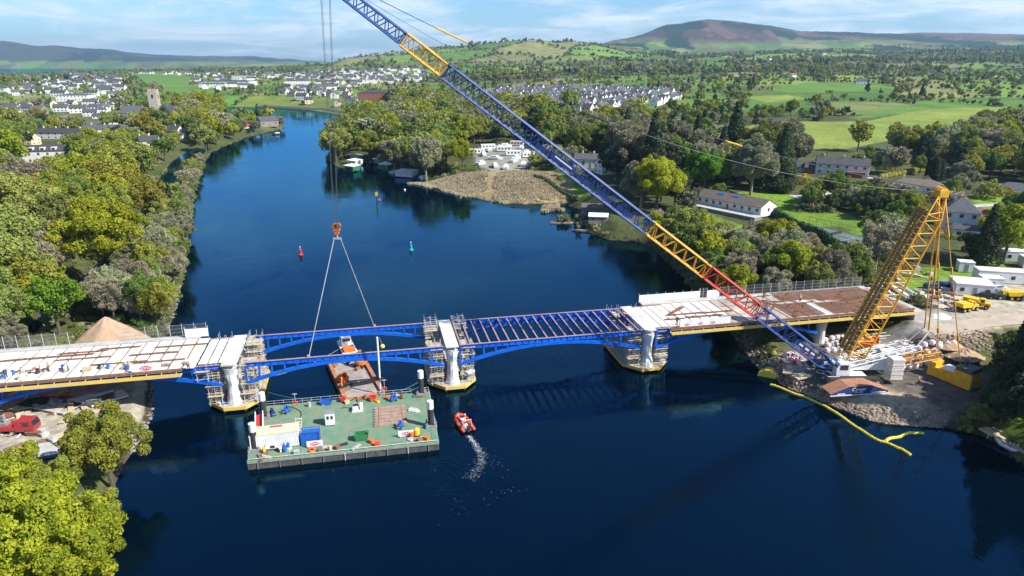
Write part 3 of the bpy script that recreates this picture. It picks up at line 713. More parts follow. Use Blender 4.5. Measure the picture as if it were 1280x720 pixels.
def add_window(root, x, y, z, w, h, side, pane=True, door=False, nm=None):
    """side: unit normal in x, y"""
    nx, ny = side; t = .05; mb = MB()
    rz = math.atan2(ny, nx) - math.pi / 2
    mb.box(x + nx * t / 2, y + ny * t / 2, z, w, t, h, rz); f = part(nm or ('door' if door else 'window'), mb, M['brown'] if door else M['white'], root)
    if pane:
        p = MB(); o = t + .012
        for k in ((-.25, .25) if w > 1.2 else (0,)):
            c, s = math.cos(rz), math.sin(rz); p.box(x + nx * o + c * k * w, y + ny * o + s * k * w, z + .08, w * (.44 if w > 1.2 else .86), .02, h - .16, rz)
        part('pane', p, M['glass'], f)
    return f
def house(name, label, px, py, L, W, h, rh, deg, wall='render', roof='slate', storeys=1, chim=(), win=(4, 2), hip=False, group=None, cat='house', keep=None, door=True, loc=None):
    x, y, z = loc or GP(px, py); r = thing(name, label, cat, (x, y, z - .1), R(deg), group); keepfree(x, y, keep or max(L, W) * .62); SEEN.append((x, y, z, L / 2, h + rh))
    part('wall', gable_walls(L, W, h, rh, not hip), M[wall], r)
    rf = part('roof', (hip_roof if hip else gable_roof)(L, W, h, rh), M[roof], r)
    for cx in chim:
        c = MB(); c.box(cx, 0, h + rh * .6, .8, .6, rh * .4 + 1.2); c.tube((cx - .18, 0, h + rh + 1.2), (cx - .18, 0, h + rh + 1.55), .11); c.tube((cx + .18, 0, h + rh + 1.2), (cx + .18, 0, h + rh + 1.55), .11); part('chimney', c, M['render'], rf)
    sh = h / storeys
    for s in range(storeys):
        for sy in (-1, 1):
            for k in range(win[0]):
                x0 = -L / 2 + L * (k + .5) / win[0]; isd = door and s == 0 and sy == -1 and k == win[0] // 2
                if isd: add_window(r, x0, sy * W / 2, .05, 1.0, 2.05, (0, sy), False, True)
                else: add_window(r, x0, sy * W / 2, s * sh + sh * .36, 1.25, sh * .45, (0, sy))
        for sx in (-1, 1):
            for k in range(win[1]):
                add_window(r, sx * L / 2, -W / 2 + W * (k + .5) / win[1], s * sh + sh * .36, 1.1, sh * .45, (sx, 0))
    return r
# the long bungalow above the river
bx, by, bz = GP(915, 268)
bung = house('bungalow', 'long low white bungalow with a brown roof and terrace above the river', 0, 0, 33, 9.5, 3.0, 2.3, -54, 'render', 'brownroof', win=(10, 1), loc=(bx + 2, by + 8, bz + 1.3), keep=15)
tb = MB(); tb.box(0, -7.3, -2.6, 35, 4.6, 2.5); part('terrace', tb, M['stone'], bung); tb = MB(); tb.box(0, -7.3, -.09, 35.4, 5.0, .25); part('terrace_deck', tb, M['conc'], bung)
rp = [c for c in bung.children if c.name.startswith('roof')][0]
for sx in (-4, 3):
    q = MB(); q.beam((sx - 1.5, -1.4, 4.9), (sx + 1.5, -1.4, 4.9), 1.4, .12, up=(0, -.44, 1)); part('skylight', q, M['cblue'], rp)
hs = house('country_house', 'two-storey white house with a slate roof and red brick porch above the gardens', 1052, 218, 24, 9, 5.4, 2.8, -28, 'render', 'slate', 2, (-9, 0, 9), (6, 2), keep=14)
q = MB(); q.box(6, -6.4, -.5, 7, 4, 3.2); part('porch', q, M['brick'], hs)
house('brick_house', 'low brown-brick house with slate roof joined beside the big white house', 1022, 216, 12, 8, 2.9, 2.3, -28, 'brick', 'slate', 1, (-3,), (3, 1), keep=7)
house('garden_shed', 'small white outbuilding at the drive west of the big white house', 1003, 214, 9, 6, 2.6, 1.6, -28, 'render', 'slate', 1, (), (2, 1), keep=6, cat='shed')
house('bungalow', 'dark hip-roofed bungalow among clipped yellow hedges behind the crane mast', 1143, 238, 22, 11, 2.8, 2.6, -22, 'render', 'brownroof', 1, (-5,), (5, 2), hip=True, keep=12)
house('white_house', 'tall white house with a steep slate hipped roof right of the mast head', 1196, 284, 11, 10, 6.4, 4.2, -25, 'render', 'slate', 2, (-2,), (3, 2), hip=True, keep=9)
house('house_extension', 'low white annexe with grey lean roof in front of the tall white house', 1210, 296, 10, 7, 3.0, 1.2, -25, 'render', 'slate', 1, (), (3, 2), keep=7)
house('barn', 'long rust-roofed barn behind the tall white house', 1222, 278, 18, 8, 3.0, 1.9, -20, 'stone', 'redroof', 1, (), (2, 1), keep=9, cat='barn')
house('flat_block', 'pale blue low building tucked left of the mast head', 1156, 266, 12, 8, 4.6, .6, -20, 'render', 'slate', 2, (), (4, 2), hip=True, keep=8)
house('bungalow', 'slate-roofed bungalow at the right edge of the photo beside a yellow hedge', 1272, 244, 18, 10, 2.8, 2.6, -35, 'render', 'slate', 1, (3,), (4, 2), hip=True, keep=12)
house('riverside_house', 'white riverside house with dark roof half hidden behind the boom', 765, 216, 16, 9, 5.0, 2.6, 20, 'render', 'slate', 2, (4,), (4, 2), keep=11)
house('riverside_house', 'white house with tall chimneys behind the boom and pines', 735, 208, 14, 9, 4.4, 2.4, -15, 'render', 'slate', 1, (-3, 3), (4, 2), keep=11)
house('farmhouse', 'white farmhouse alone on the hillside above the hedged fields', 1078, 105, 19, 9, 5.2, 3.0, -15, 'render', 'slate', 2, (-5, 5), (4, 2), keep=11)
for i, (px, py, l) in enumerate([(1195, 88, 'pale farmhouse high on the far right hillside'), (1030, 68, 'tiny white house on the ridge below the moor'), (962, 75, 'small white farmhouse left of centre on the far slope'), (858, 66, 'small white cottage at the foot of the mountain'), (1012, 66, 'white cottage pair on the upper slope right'), (990, 97, 'red-roofed cottage hidden in the hillside trees'), (820, 76, 'white farmhouse below the mountain near a hedge'), (1010, 74, 'white gabled farm among the far fields')]):
    house('farmhouse', l, px, py, 16, 9, 4.6, 3.0, -20 + 30 * (i % 3), 'render', 'slate' if i != 5 else 'redroof', 2, (4,), (3, 1), keep=10)
hotel = house('hotel', 'large white flat-fronted building with dark mansard and dormers on the left bank', 57, 203, 34, 14, 7.5, 3.0, 12, 'render', 'slate', 2, (), (7, 3), hip=True, keep=17)
rp = [c for c in hotel.children if c.name.startswith('roof')][0]
for k in range(4):
    q = MB(); q.box(-10 + k * 6, -4.9, 7.6, 2.6, 2.4, 2.0); d = part('dormer', q, M['white'], rp); q = MB(); q.box(-10 + k * 6, -6.13, 8.0, 1.7, .05, 1.2); part('pane', q, M['glass'], d)
q = MB(); q.box(21.5, -1, -.5, 10, 10, 5.2); part('wing', q, M['render'], hotel)
house('cream_house', 'cream-yellow house with dark roof near the wooded left bank', 183, 186, 17, 10, 5.8, 3.2, 20, 'cream', 'slate', 2, (-3, 3), (4, 2), keep=12)
house('white_house', 'pair of joined white houses with slate roofs right of the cream house', 213, 173, 20, 10, 6.0, 3.6, -12, 'render', 'slate', 2, (-6, 6), (5, 2), keep=13)
house('white_house', 'white house cut by the left edge of the photo below the hotel', 8, 214, 16, 9, 5.2, 3.2, 40, 'render', 'slate', 2, (2,), (3, 2), keep=10)
house('terrace_house', 'cream house with chimneys behind the white hotel', 32, 181, 18, 9, 5.0, 3.2, -8, 'cream', 'slate', 2, (-4, 4), (4, 2), keep=10)
house('terrace_row', 'long grey-roofed terrace row behind the hotel with four chimneys', 80, 173, 46, 9, 4.8, 3.0, -6, 'render', 'slate', 2, (-15, -5, 5, 15), (8, 1), keep=18)
house('terrace_row', 'grey-roofed terrace with white gable left of the cream house', 133, 168, 34, 9, 4.8, 3.0, 4, 'render', 'slate', 2, (-10, 0, 10), (7, 1), keep=15)
house('boathouse', 'grey stone boathouse with bright metal roof on the river point', 334, 157, 17, 14, 5.0, 3.4, 40, 'stone', 'slate', 1, (), (3, 2), keep=10)
house('riverside_shed', 'small red-roofed shed beside the blue sheeted boat on the point', 311, 160, 8, 6, 2.4, 1.6, 15, 'render', 'redroof', 1, (), (2, 1), keep=5, cat='shed')
q = thing('sheeted_boat', 'boat under a bright blue sheet between red shed and stone boathouse', 'boat', GP(323, 156), R(30)); mb = MB(); mb.prism([(-4, -1.4), (3, -1.4), (5, 0), (3, 1.4), (-4, 1.4)], .4, 1.6); part('hull', mb, M['white'], q)
mb = MB(); mb.extr([(-4, 1.62), (5, 1.62), (3, 3.3), (-3.6, 3.1)], -1.3, 1.3); part('blue_sheet', mb, M['cblue'], q); keepfree(*q.location[:2], 5)
# the church
cx, cy, cz = GP(197, 152); ch = thing('church', 'old grey stone church with a square battlemented tower among trees', 'church', (cx, cy, cz - .3), R(8)); keepfree(cx, cy, 20); SEEN.append((cx, cy, cz, 7, 30)); SEEN.append((cx, cy, cz + 3, 34, 12))
mb = MB(); mb.box(0, 0, 0, 8, 8, 29); 
for k in range(4):
    for sx in (-1, 1):
        mb.box(-3.2 + k * 2.1, sx * 3.7, 29, 1.1, .5, 1.3); mb.box(sx * 3.7, -3.2 + k * 2.1, 29, .5, 1.1, 1.3)
tw = part('tower', mb, M['tstone'], ch)
for z in (9, 22):
    q = MB(); q.box(0, -4.03, z, 1.8, .06, 3.4); part('window', q, M['glass'], tw)
    q = MB(); q.box(4.03, 0, z, .06, 1.8, 3.4); part('window', q, M['glass'], tw)
for nm, dx, L in (('nave', -17, 26), ('chancel', 15, 22)):
    g_ = gable_walls(L, 12, 9, 6); g_.v = [(a + dx, b_, c) for a, b_, c in g_.v]; nv = part(nm, g_, M['stone'], ch)
    g_ = gable_roof(L, 12, 9, 6); g_.v = [(a + dx, b_, c) for a, b_, c in g_.v]; part('roof', g_, M['slate'], nv)
    for k in range(5):
        q = MB(); q.box(dx - L / 2 + L * (k + .5) / 5, -6.04, 3, 1.4, .06, 4); part('window', q, M['glass'], nv)
house('mill_building', 'long red-grey three-storey hall with a flat grey roof across the river', 471, 131, 42, 20, 15, 3, 5, 'brick', 'slate', 3, (), (8, 3), hip=True, keep=28)
for i, (px, py, L, W, h, l) in enumerate([(290, 107, 90, 40, 9, 'long white factory block with flat roof in the far town'), (308, 100, 60, 34, 12, 'tall cream factory shed behind the long white block'), (268, 109, 50, 26, 7, 'low grey works building at the left end of the factory'),
        (340, 96, 60, 26, 9, 'white warehouse right of the factory under the knoll'), (96, 126, 40, 26, 8, 'blue-grey roofed school hall in the left town'), (372, 106, 50, 20, 8, 'white terrace block above the river bend')]):
    house('works_building', l, px, py, L, W, h, 2.0, -4 + 3 * i, 'render', 'slate', 2, (), (9, 4), hip=True, keep=L * .5, cat='factory' if i < 4 else 'hall')
# estates: one model of each kind of house, copied
def small_house(L, W, h, rh, wall, roof, ch=1, n=2):
    def mk():
        r = thing('house', 'x', 'house'); part('wall', gable_walls(L, W, h, rh), M[wall], r); rf = part('roof', gable_roof(L, W, h, rh), M[roof], r)
        c = MB(); c.box(L * .3, 0, h + rh * .5, .9, .7, rh * .5 + 1.1); part('chimney', c, M[wall], rf)
        for s in (-1, 1):
            for k in range(n):
                for st in range(2 if h > 4 else 1):
                    q = MB(); q.box(-L / 2 + L * (k + .5) / n, s * (W / 2 + .02), 1.0 + st * 2.6, 1.3, .06, 1.2); part('window', q, M['glass'], r)
            q = MB(); q.box(s * (L / 2 + .02), 0, 1.1 + (2.5 if h > 4 else 0), .06, 1.3, 1.3); part('window', q, M['glass'], r)
        return r
    return mk
HP = [Proto(small_house(*a)) for a in [(9, 8.5, 5.2, 3.6, 'render', 'slate'), (15, 8, 5.0, 3.2, 'render', 'slate', 1, 4), (11, 8, 2.9, 2.6, 'render', 'slate', 1, 3), (10, 8, 5.0, 3.2, 'cream', 'slate'), (20, 9, 5.2, 3.2, 'render', 'slate', 1, 5), (12, 9, 4.8, 3.2, 'stone', 'brownroof', 1, 3)]]
TOWN = [  # outline on screen, spacing along and across, turn, share filled, models, name of the place, keep in rows
    ([(606, 122), (622, 114), (700, 112), (770, 112), (848, 118), (846, 130), (800, 134), (748, 147), (722, 140), (660, 134), (612, 130)], 14, 27, 62, .86, [0, 0, 0, 1], 'hillside estate beyond the river', True),
    ([(0, 136), (40, 132), (90, 132), (150, 130), (160, 146), (95, 148), (60, 150), (0, 148)], 17, 25, -12, .46, [1, 4, 3, 5, 0], 'left-bank village street', False),
    ([(70, 136), (130, 134), (156, 148), (150, 156), (110, 160), (96, 152)], 18, 26, 20, .46, [1, 4, 2, 5], 'village lanes behind the hotel', False),
    ([(0, 112), (120, 104), (160, 108), (150, 122), (60, 124), (0, 122)], 20, 38, 8, .30, [1, 0, 4, 2], 'terraces on the far left', False),
    ([(20, 98), (90, 93), (150, 98), (150, 106), (60, 110), (25, 104)], 20, 44, 0, .42, [1, 0, 4], 'upper far-left town', False),
    ([(345, 128), (370, 120), (430, 118), (446, 128), (440, 134), (380, 132)], 17, 28, -8, .5, [0, 1, 3, 2], 'waterside houses at the river bend', False),
    ([(345, 112), (450, 110), (440, 119), (350, 119)], 20, 34, 5, .4, [1, 4, 0], 'streets above the river bend', False),
    ([(150, 92), (330, 88), (345, 98), (330, 112), (270, 114), (240, 106), (240, 94)], 26, 60, 10, .32, [1, 4, 0], 'far town left of the knoll', False),
    ([(350, 94), (420, 88), (530, 88), (545, 101), (470, 106), (360, 106)], 20, 46, 12, .6, [0, 0, 1], 'dense far estate under the ridge', True)]
cand = []
for ti, (pl, a, c, deg, fill, mods, place, rows) in enumerate(TOWN):
    W_ = np.array([GP(*q)[:2] for q in pl]); ct = W_.mean(0); th = R(deg); ex = np.array([math.cos(th), math.sin(th)]); ey = np.array([-ex[1], ex[0]])
    q = (W_ - ct) @ np.stack([ex, ey], 1); lo = q.min(0); hi = q.max(0); g = random.Random(50 + ti)
    i = lo[0]; pts = []
    row = 0; yv = lo[1]
    while yv < hi[1]:
        xv = lo[0] + g.uniform(0, a)
        while xv < hi[0]:
            if g.random() < fill:
                jx, jy, jr = (g.uniform(-.8, .8), g.uniform(-.8, .8) + 3 * math.sin(xv / 60), g.choice([0, 0, math.pi / 2])) if rows else (g.uniform(-4, 4), g.uniform(-5, 5), g.uniform(-.3, .3) + g.choice([0, 0, 1.57, .6]))
                pts.append((*(ct + ex * (xv + jx) + ey * (yv + jy)), th + jr + (0.1 * math.sin(yv / 50) if rows else 0)))
            xv += a * (1 if rows else g.uniform(.85, 1.5))
        yv += c * (1 if row % 2 else (.72 if rows else 1)); row += 1
    P = np.array([p[:2] for p in pts]); ok = inside(P, W_) & free(P) & (water_sd(P) > 9)
    hz = height(P)
    for p, o, z in zip(pts, ok, hz):
        if o: cand.append((p[1], p[0], p[1], z, p[2], g.choice(mods), place, ti))
cand.sort(key=lambda c: c[0])
keepc = []
cell = {}
for c in cand:
    k = (int(c[1] // 12), int(c[2] // 12))
    if any((abs(c[1] - e[1]) ** 2 + abs(c[2] - e[2]) ** 2) < 120 for dx in (-1, 0, 1) for dy in (-1, 0, 1) for e in cell.get((k[0] + dx, k[1] + dy), [])): continue
    cell.setdefault(k, []).append(c); keepc.append(c)
cand = keepc
desc = ['white gabled house with a steep slate roof', 'white long-fronted house with a slate roof', 'low white bungalow with a slate roof', 'cream-walled house with a slate roof', 'broad white terraced house with a slate roof', 'grey stone house with a brown roof']
HOUSEPTS = []
for k, c in enumerate(cand):
    HOUSEPTS.append((c[1], c[2]))
    if k < 255: HP[c[5]].put((c[1], c[2], c[3] - .15), c[4], random.uniform(.92, 1.12), '%s, %s' % (desc[c[5]], c[6]), 'houses of the %s' % c[6])
def merged_house(L, W, h, rh, wall, roof):
    a = gable_walls(L, W, h, rh); b_ = gable_roof(L, W, h, rh); k = len(a.v); na_ = len(a.f); a.add(b_.v, b_.f); a.mi[na_:] = [1] * (len(a.f) - na_)
    n0 = len(a.f)
    for s in (-1, 1):
        for q in range(3): a.box(-L / 2 + L * (q + .5) / 3, s * (W / 2 + .02), 1.2, 1.3, .06, 1.4)
    a.mi[n0:] = [2] * (len(a.f) - n0); return mesh_of('far_house', a, [M[wall], M[roof], M['glass']])
fh = [merged_house(*a) for a in [(9, 8.5, 5.2, 3.6, 'render', 'slate'), (15, 8, 5.0, 3.2, 'render', 'slate'), (11, 8, 2.9, 2.6, 'render', 'slate'), (10, 8, 5.0, 3.2, 'cream', 'slate'), (20, 9, 5.2, 3.2, 'render', 'slate'), (12, 9, 4.8, 3.2, 'stone', 'brownroof')]]
rest = cand[255:]
print('houses', len(cand))
if rest: scatter_obj('far_houses', [(c[1], c[2], c[3] - .15, c[5], c[4], 1.1) for c in rest], fh, 'distant white houses of the towns beyond the river', 'houses')
HP_ARR = np.array(HOUSEPTS)

TOWNSCR = [np.array(t_[0], float) for t_ in TOWN] + [np.array(VISF[k][0], float) for k in range(5)]
def town_thin(P, zz, g, keep=.55):
    """few trees stand inside the towns or right in front of them"""
    ok = np.ones(len(P), bool); f = P[:, 1] * math.cos(PITCH) + (CH - zz) * math.sin(PITCH)
    for dz in (2, 9):
        d = zz + dz - CH; f = P[:, 1] * math.cos(PITCH) - d * math.sin(PITCH); S = np.stack([640 + FPX * P[:, 0] / f, 360 - FPX * (P[:, 1] * math.sin(PITCH) + d * math.cos(PITCH)) / f], 1)
        for k, t_ in enumerate(TOWNSCR): ok &= ~(inside(S, t_) & (g.random(len(P)) > (.12 if k == 0 or k >= len(TOWN) else keep)))
    return ok
# ---------------------------------------------------------------- the bridge; its frame: s along the deck, t across it (away), z up
BA = R(12.0); BO = (-11.4, 119.5)
def BR(s, t_, z=0.0): return (BO[0] + s * math.cos(BA) - t_ * math.sin(BA), BO[1] + s * math.sin(BA) + t_ * math.cos(BA), z)
DZ = 9.0; TW = 12.9
br = thing('road_bridge', 'unfinished blue steel arch road bridge on white concrete piers across the river', 'bridge', BR(0, 0, 0), BA)
def pier(s):
    c = MB(); c.box(s, TW / 2, -3, 1.2, TW - 3.5, 6.2); p = part('pier', c, M['conc'], br)
    for tc, sg in ((1.0, -1), (TW - .6, 1)):
        mb = MB()
        # flared column leaning outward, round below
        n_ = 14; rings = [(1.55, 1.25, -3, 0), (1.5, 1.2, 1.4, 0), (1.25, 1.0, 3.2, 0), (1.1, .95, 5.2, 0), (1.35, 1.0, 7.2, .15), (1.7, 1.0, 8.1, .3)]
        vs = []
        for rx, ry, z, of in rings:
            for i in range(n_): a = 6.283 * i / n_; vs.append((s + rx * math.cos(a) * .8, tc + sg * of + ry * math.sin(a) * 1.2, z))
        mb.add(vs, [(j * n_ + i, j * n_ + (i + 1) % n_, (j + 1) * n_ + (i + 1) % n_, (j + 1) * n_ + i) for j in range(len(rings) - 1) for i in range(n_)] + [tuple(range((len(rings) - 1) * n_, len(rings) * n_))])
        part('column', mb, M['pierc'], p)
    c = MB(); c.box(s, TW / 2, 7.5, 1.5, TW - 1, 1.35); c.box(s, TW / 2, 8.85, 2.4, TW + 1.4, .26); part('crosshead', c, M['pierc'], p)
    return p
for s in (-80, -40, 0, 40, 80): pier(s)
def arch_z(f, zs=5.1, zm=7.9):
    return zs + (zm - zs) * (1 - (2 * f - 1) ** 2)
def girder_mb(s0, s1, t_, mb=None, flange=True):
    mb = mb or MB(); L = s1 - s0; n_ = 16
    mb.beam((s0, t_, DZ - .42), (s1, t_, DZ - .42), .10, .74); mb.beam((s0, t_, DZ - .80), (s1, t_, DZ - .80), .46, .07); mb.beam((s0, t_, DZ - .05), (s1, t_, DZ - .05), .46, .06)
    for k in range(n_):
        a, b_ = k / n_, (k + 1) / n_; x0, x1 = s0 + L * a, s0 + L * b_; za, zb = arch_z(a), arch_z(b_)
        mb.beam((x0, t_, za - .05), (x1, t_, zb - .05), .50, .62)
        if abs(a - .5) > .07: mb.beam((x0, t_, za + .2), (x0, t_, DZ - .75), .34, .30, up=(1, 0, 0))
    for k in range(int(L / 1.3)): mb.box(s0 + .6 + k * 1.3, t_ - .13, DZ - .78, .05, .16, .7)
    return mb
def flange_mb(s0, s1, t_): m = MB(); m.beam((s0, t_, DZ + .0), (s1, t_, DZ + .0), .40, .045); return m
for s0, s1 in ((-120, -81.5), (-78.5, -41.5), (1.5, 38.5), (41.5, 78.5)):
    for t_ in (0, TW):
        g_ = part('arch_girder', girder_mb(s0, s1, t_), M['blue'], br); part('top_flange', flange_mb(s0, s1, t_), M['flange'], g_)
for k in range(20):
    s = 1.7 + k * 1.9; mb = MB(); mb.beam((s, .25, DZ - .5), (s, TW - .25, DZ - .5), .05, .62); mb.beam((s, .25, DZ - .82), (s, TW - .25, DZ - .82), .3, .05); mb.beam((s, .25, DZ - .17), (s, TW - .25, DZ - .17), .3, .05)
    c = part('cross_beam', mb, M['blue'], br); f = MB(); f.beam((s, .3, DZ - .12), (s, TW - .3, DZ - .12), .27, .04); part('top_flange', f, M['flange'], c)
mb = MB()
for k in range(19):
    if k % 3 == 1:
        s = 1.7 + k * 1.9; mb.beam((s, .4, DZ - 1.6), (s + 1.9, 5, DZ - 1.0), .12)
# slabs of the finished ends
for nm, s0, s1, mt_ in (('deck_slab', -118, -47.5, M['brown']), ('deck_slab', 44.0, 101.0, mat('brown_deck', (.30, .21, .155), (.17, .11, .08), scale=.35, rough=.9, detail=9))):
    mb = MB(); mb.box((s0 + s1) / 2, 7.3, DZ - .3, s1 - s0, 16.6, .27); part(nm, mb, mt_, br)
def skew_panel(s, w, t0, t1, z, th=.10):
    mb = MB(); mb.prism([(s, t0), (s + w, t0), (s + w, t1), (s, t1)], z, z + th); return mb
g = random.Random(3)
cuts = [-.85, 4.1, 9.0, 13.4]
for k in range(21):
    s = -93.5 + k * 2.3
    for a, b_ in zip(cuts[:-1], cuts[1:]):
        part('deck_panel', skew_panel(s, 1.98, a + .12, b_ - .12, DZ + g.uniform(0, .04)), M['panel'], br)
for k in range(3):
    part('deck_panel', skew_panel(-45.2 + k * 1.7, 1.45, .8, TW - .6, DZ - .02), M['panel'], br)
for k in range(4):
    part('deck_panel', skew_panel(41.3 + k * 1.7, 1.5, .6, TW - .4, DZ - .02), M['panel'], br)
for k in range(17):
    s = 48.2 + k * 2.3
    for a, b_ in zip(cuts[:-1], cuts[1:]):
        m_ = M['panel'] if k < (5 if a > 0 else 4) else M['panel2']
        part('deck_panel', skew_panel(s, 2.0, a + .15, b_ - .15, DZ - .02 + g.uniform(0, .04)), m_, br)
# reinforcing mats on the right half of the deck
for k, (s0, s1, t0, t1) in enumerate([(76, 84, 9.3, 15), (82, 88, 0, 7), (84, 99, 8, 15), (88, 99, 0, 7), (72, 80, 0, 7.6)]):
    mb = MB(); s = s0
    while s < s1: mb.beam((s, t0, DZ + .14), (s, t1, DZ + .14 + g.uniform(0, .06)), .07); s += .55
    t_ = t0
    while t_ < t1: mb.beam((s0, t_, DZ + .22), (s1, t_ + g.uniform(-.1, .1), DZ + .22), .08); t_ += .5
    part('reinforcement_mat', mb, M['rust'], br)
# footway strip on the far side, edge formwork on the near side
for s0, s1 in ((-118, -47.5), (44, 101)):
    mb = MB(); mb.box((s0 + s1) / 2, 14.6, DZ - .03, s1 - s0, 1.8, .16); part('footway', mb, M['conc'], br)
    mb = MB(); mb.box((s0 + s1) / 2, -1.35, DZ - .75, s1 - s0, .9, .1); s = s0
    while s < s1: mb.beam((s, -1.0, DZ - .3), (s, -1.7, DZ - .65), .09); s += 2.4
    e = part('edge_formwork', mb, M['timber'], br); mb = MB(); mb.box((s0 + s1) / 2, -1.84, DZ - .9, s1 - s0, .09, .62); part('edge_board', mb, M['yboard'], e)
    mb = MB(); mb.box((s0 + s1) / 2, -.98, DZ - .02, s1 - s0, .14, .34); part('edge_upstand', mb, M['brown'] if s0 < 0 else M['rust'], e)
mb = MB(); mb.box(-80.2, 7, -2, 3, 15, 2.2); part('pile_cap', mb, M['conc'], br)
mb = MB(); mb.box(102.2, 7.3, .5, 2.4, 17.4, 8.0); part('abutment', mb, M['conc'], br)
# rust-brown bars lying in bundles on the deck
def bundle(s, t_, L, label, rz=0, m='rust', z=DZ + .1, n_=5, w=.09):
    x, y, _ = BR(s, t_); o = thing('steel_bar_bundle', label, 'steel bars', (x, y, z), BA + rz, None); mb = MB(); q = random.Random(int(s * 7 + t_))
    for k in range(n_): mb.beam((-L / 2 + q.uniform(-.3, .3), (k - n_ / 2) * w * 1.3, .06 + q.random() * .1), (L / 2 + q.uniform(-.3, .3), (k - n_ / 2) * w * 1.3 + q.uniform(-.1, .1), .06 + q.random() * .1), w)
    part('bars', mb, M[m], o); t2 = MB(); [t2.box(v, 0, .0, .1, n_ * w * 1.5, .24) for v in (-L * .3, L * .3)]; part('tie', t2, M['dark'], o); return o
for s, t_, L, l in [(-84, 9.2, 16, 'long rusty bar bundle at the frame edge of the left deck'), (-82, 4.0, 15, 'rusty bar bundle left of the walking worker'), (-72, 9.4, 14, 'rusty bar bundle along the upper third of the left deck'), (-67, 10.6, 8, 'short bar bundle near the soil heap side of the deck'), (-61, 11.4, 7, 'bar bundle nearest the left fence'),
        (-59, 4.1, 9, 'bar bundle left of the red worker in the white panels'), (-54, 7.2, 8, 'bar bundle in the middle of the white panels'), (-52.5, 3.4, 9, 'thick bar bundle beside the left sign board'), (-50, 10.2, 9, 'bar bundle close to the left scaffold tower'), (-66, 7.6, 9, 'bar bundle above the timber crate'),
        (51, 6.3, 9, 'long rusty bars on the white panels right of the third pier'), (54, 4.4, 8, 'rusty bars behind the white hoarding'), (58, 6.0, 7, 'short rusty bars at the end of the white panels'), (47, 4.0, 4, 'stub of rusty bars at the white deck corner')]:
    bundle(s, t_, L, l)
bundle(49.5, 8.6, 6, 'rusty beam lying askew across the white panels', rz=R(38), n_=3, w=.2)
g = random.Random(8)
for k in range(26):
    s = g.uniform(66, 98); t_ = g.uniform(1, 14); bundle(s, t_, g.uniform(3, 8), 'rusty reinforcing bars lying on the brown deck mat', rz=g.uniform(-.12, .12) + g.choice([0, 0, 0, .9]), n_=g.choice([3, 4, 6]))['group'] = 'loose bars on the brown part of the deck'
# ---------------------------------------------------------------- span being lifted: two arch girders with a brace
gp = thing('girder_pair', 'pair of blue arch girders hanging from the crane between the two left river piers', 'bridge girder', BR(-20, 0, 0), BA)
for t_ in (0, TW):
    mb = girder_mb(-37.2, -1.6, t_); mb.v = [(a + 20, b_, c) for a, b_, c in mb.v]; g_ = part('arch_girder', mb, M['blue'], gp); f = flange_mb(-37.2, -1.6, t_); f.v = [(a + 20, b_, c) for a, b_, c in f.v]; part('top_flange', f, M['flange'], g_)
# ---------------------------------------------------------------- timber staging round the river piers and scaffold on it
HEX = [(-4.6, 2.0), (-1.6, -1.3), (2.2, -1.3), (4.6, 1.6), (4.6, 13.5), (2.0, 16.8), (-2.0, 16.8), (-4.6, 13.5)]
names = {-40: ('left river pier beside the green barge', 'beside the green barge'), 0: ('middle river pier', 'on the middle river pier'), 40: ('right river pier', 'on the right river pier')}
def scaffold(s, t0, t1, s0, s1, z0, z1, label, seed, group, boards=True):
    x, y, _ = BR(s, 0); o = thing('scaffold_tower', label, 'scaffold', (x, y, z0), BA, group); g = random.Random(seed); mb = MB(); r = .045
    ns = max(1, round((s1 - s0) / 1.3)); nt = max(1, round((t1 - t0) / 1.3)); xs = [s0 + (s1 - s0) * i / ns for i in range(ns + 1)]; ts = [t0 + (t1 - t0) * i / nt for i in range(nt + 1)]; H = z1 - z0
    for a in xs:
        for b_ in ts: mb.tube((a, b_, 0), (a, b_, H + g.uniform(.1, 1.2)), r, n=5)
    z = .5
    while z < H:
        for a in xs: mb.tube((a, t0 - .3, z), (a, t1 + .3, z), r * .9, n=4)
        for b_ in ts: mb.tube((s0 - .3, b_, z), (s1 + .3, b_, z), r * .9, n=4)
        z += 1.0
    for a, a2 in zip(xs[:-1], xs[1:]):
        for b_ in (t0, t1): mb.tube((a, b_, g.choice([0, 2])), (a2, b_, H * g.uniform(.5, 1)), r * .8, n=4)
    for b_, b2 in zip(ts[:-1], ts[1:]):
        for a in (s0, s1): mb.tube((a, b_, 0), (a, b2, H * g.uniform(.4, 1)), r * .8, n=4)
    part('frame', mb, M['galv'], o)
    if boards:
        for zz in (1.9, 3.9, 5.9, 7.4):
            if zz > H: continue
            q = MB(); n_ = int((t1 - t0) / .25) + 2; 
            for k in range(n_):
                if g.random() < .8: q.box((s0 + s1) / 2 + g.uniform(-.2, .2), t0 - .2 + k * .25, zz + g.uniform(0, .05), s1 - s0 + .6, .22, .05)
            part('plank_deck', q, M['timber'], o)
    return o
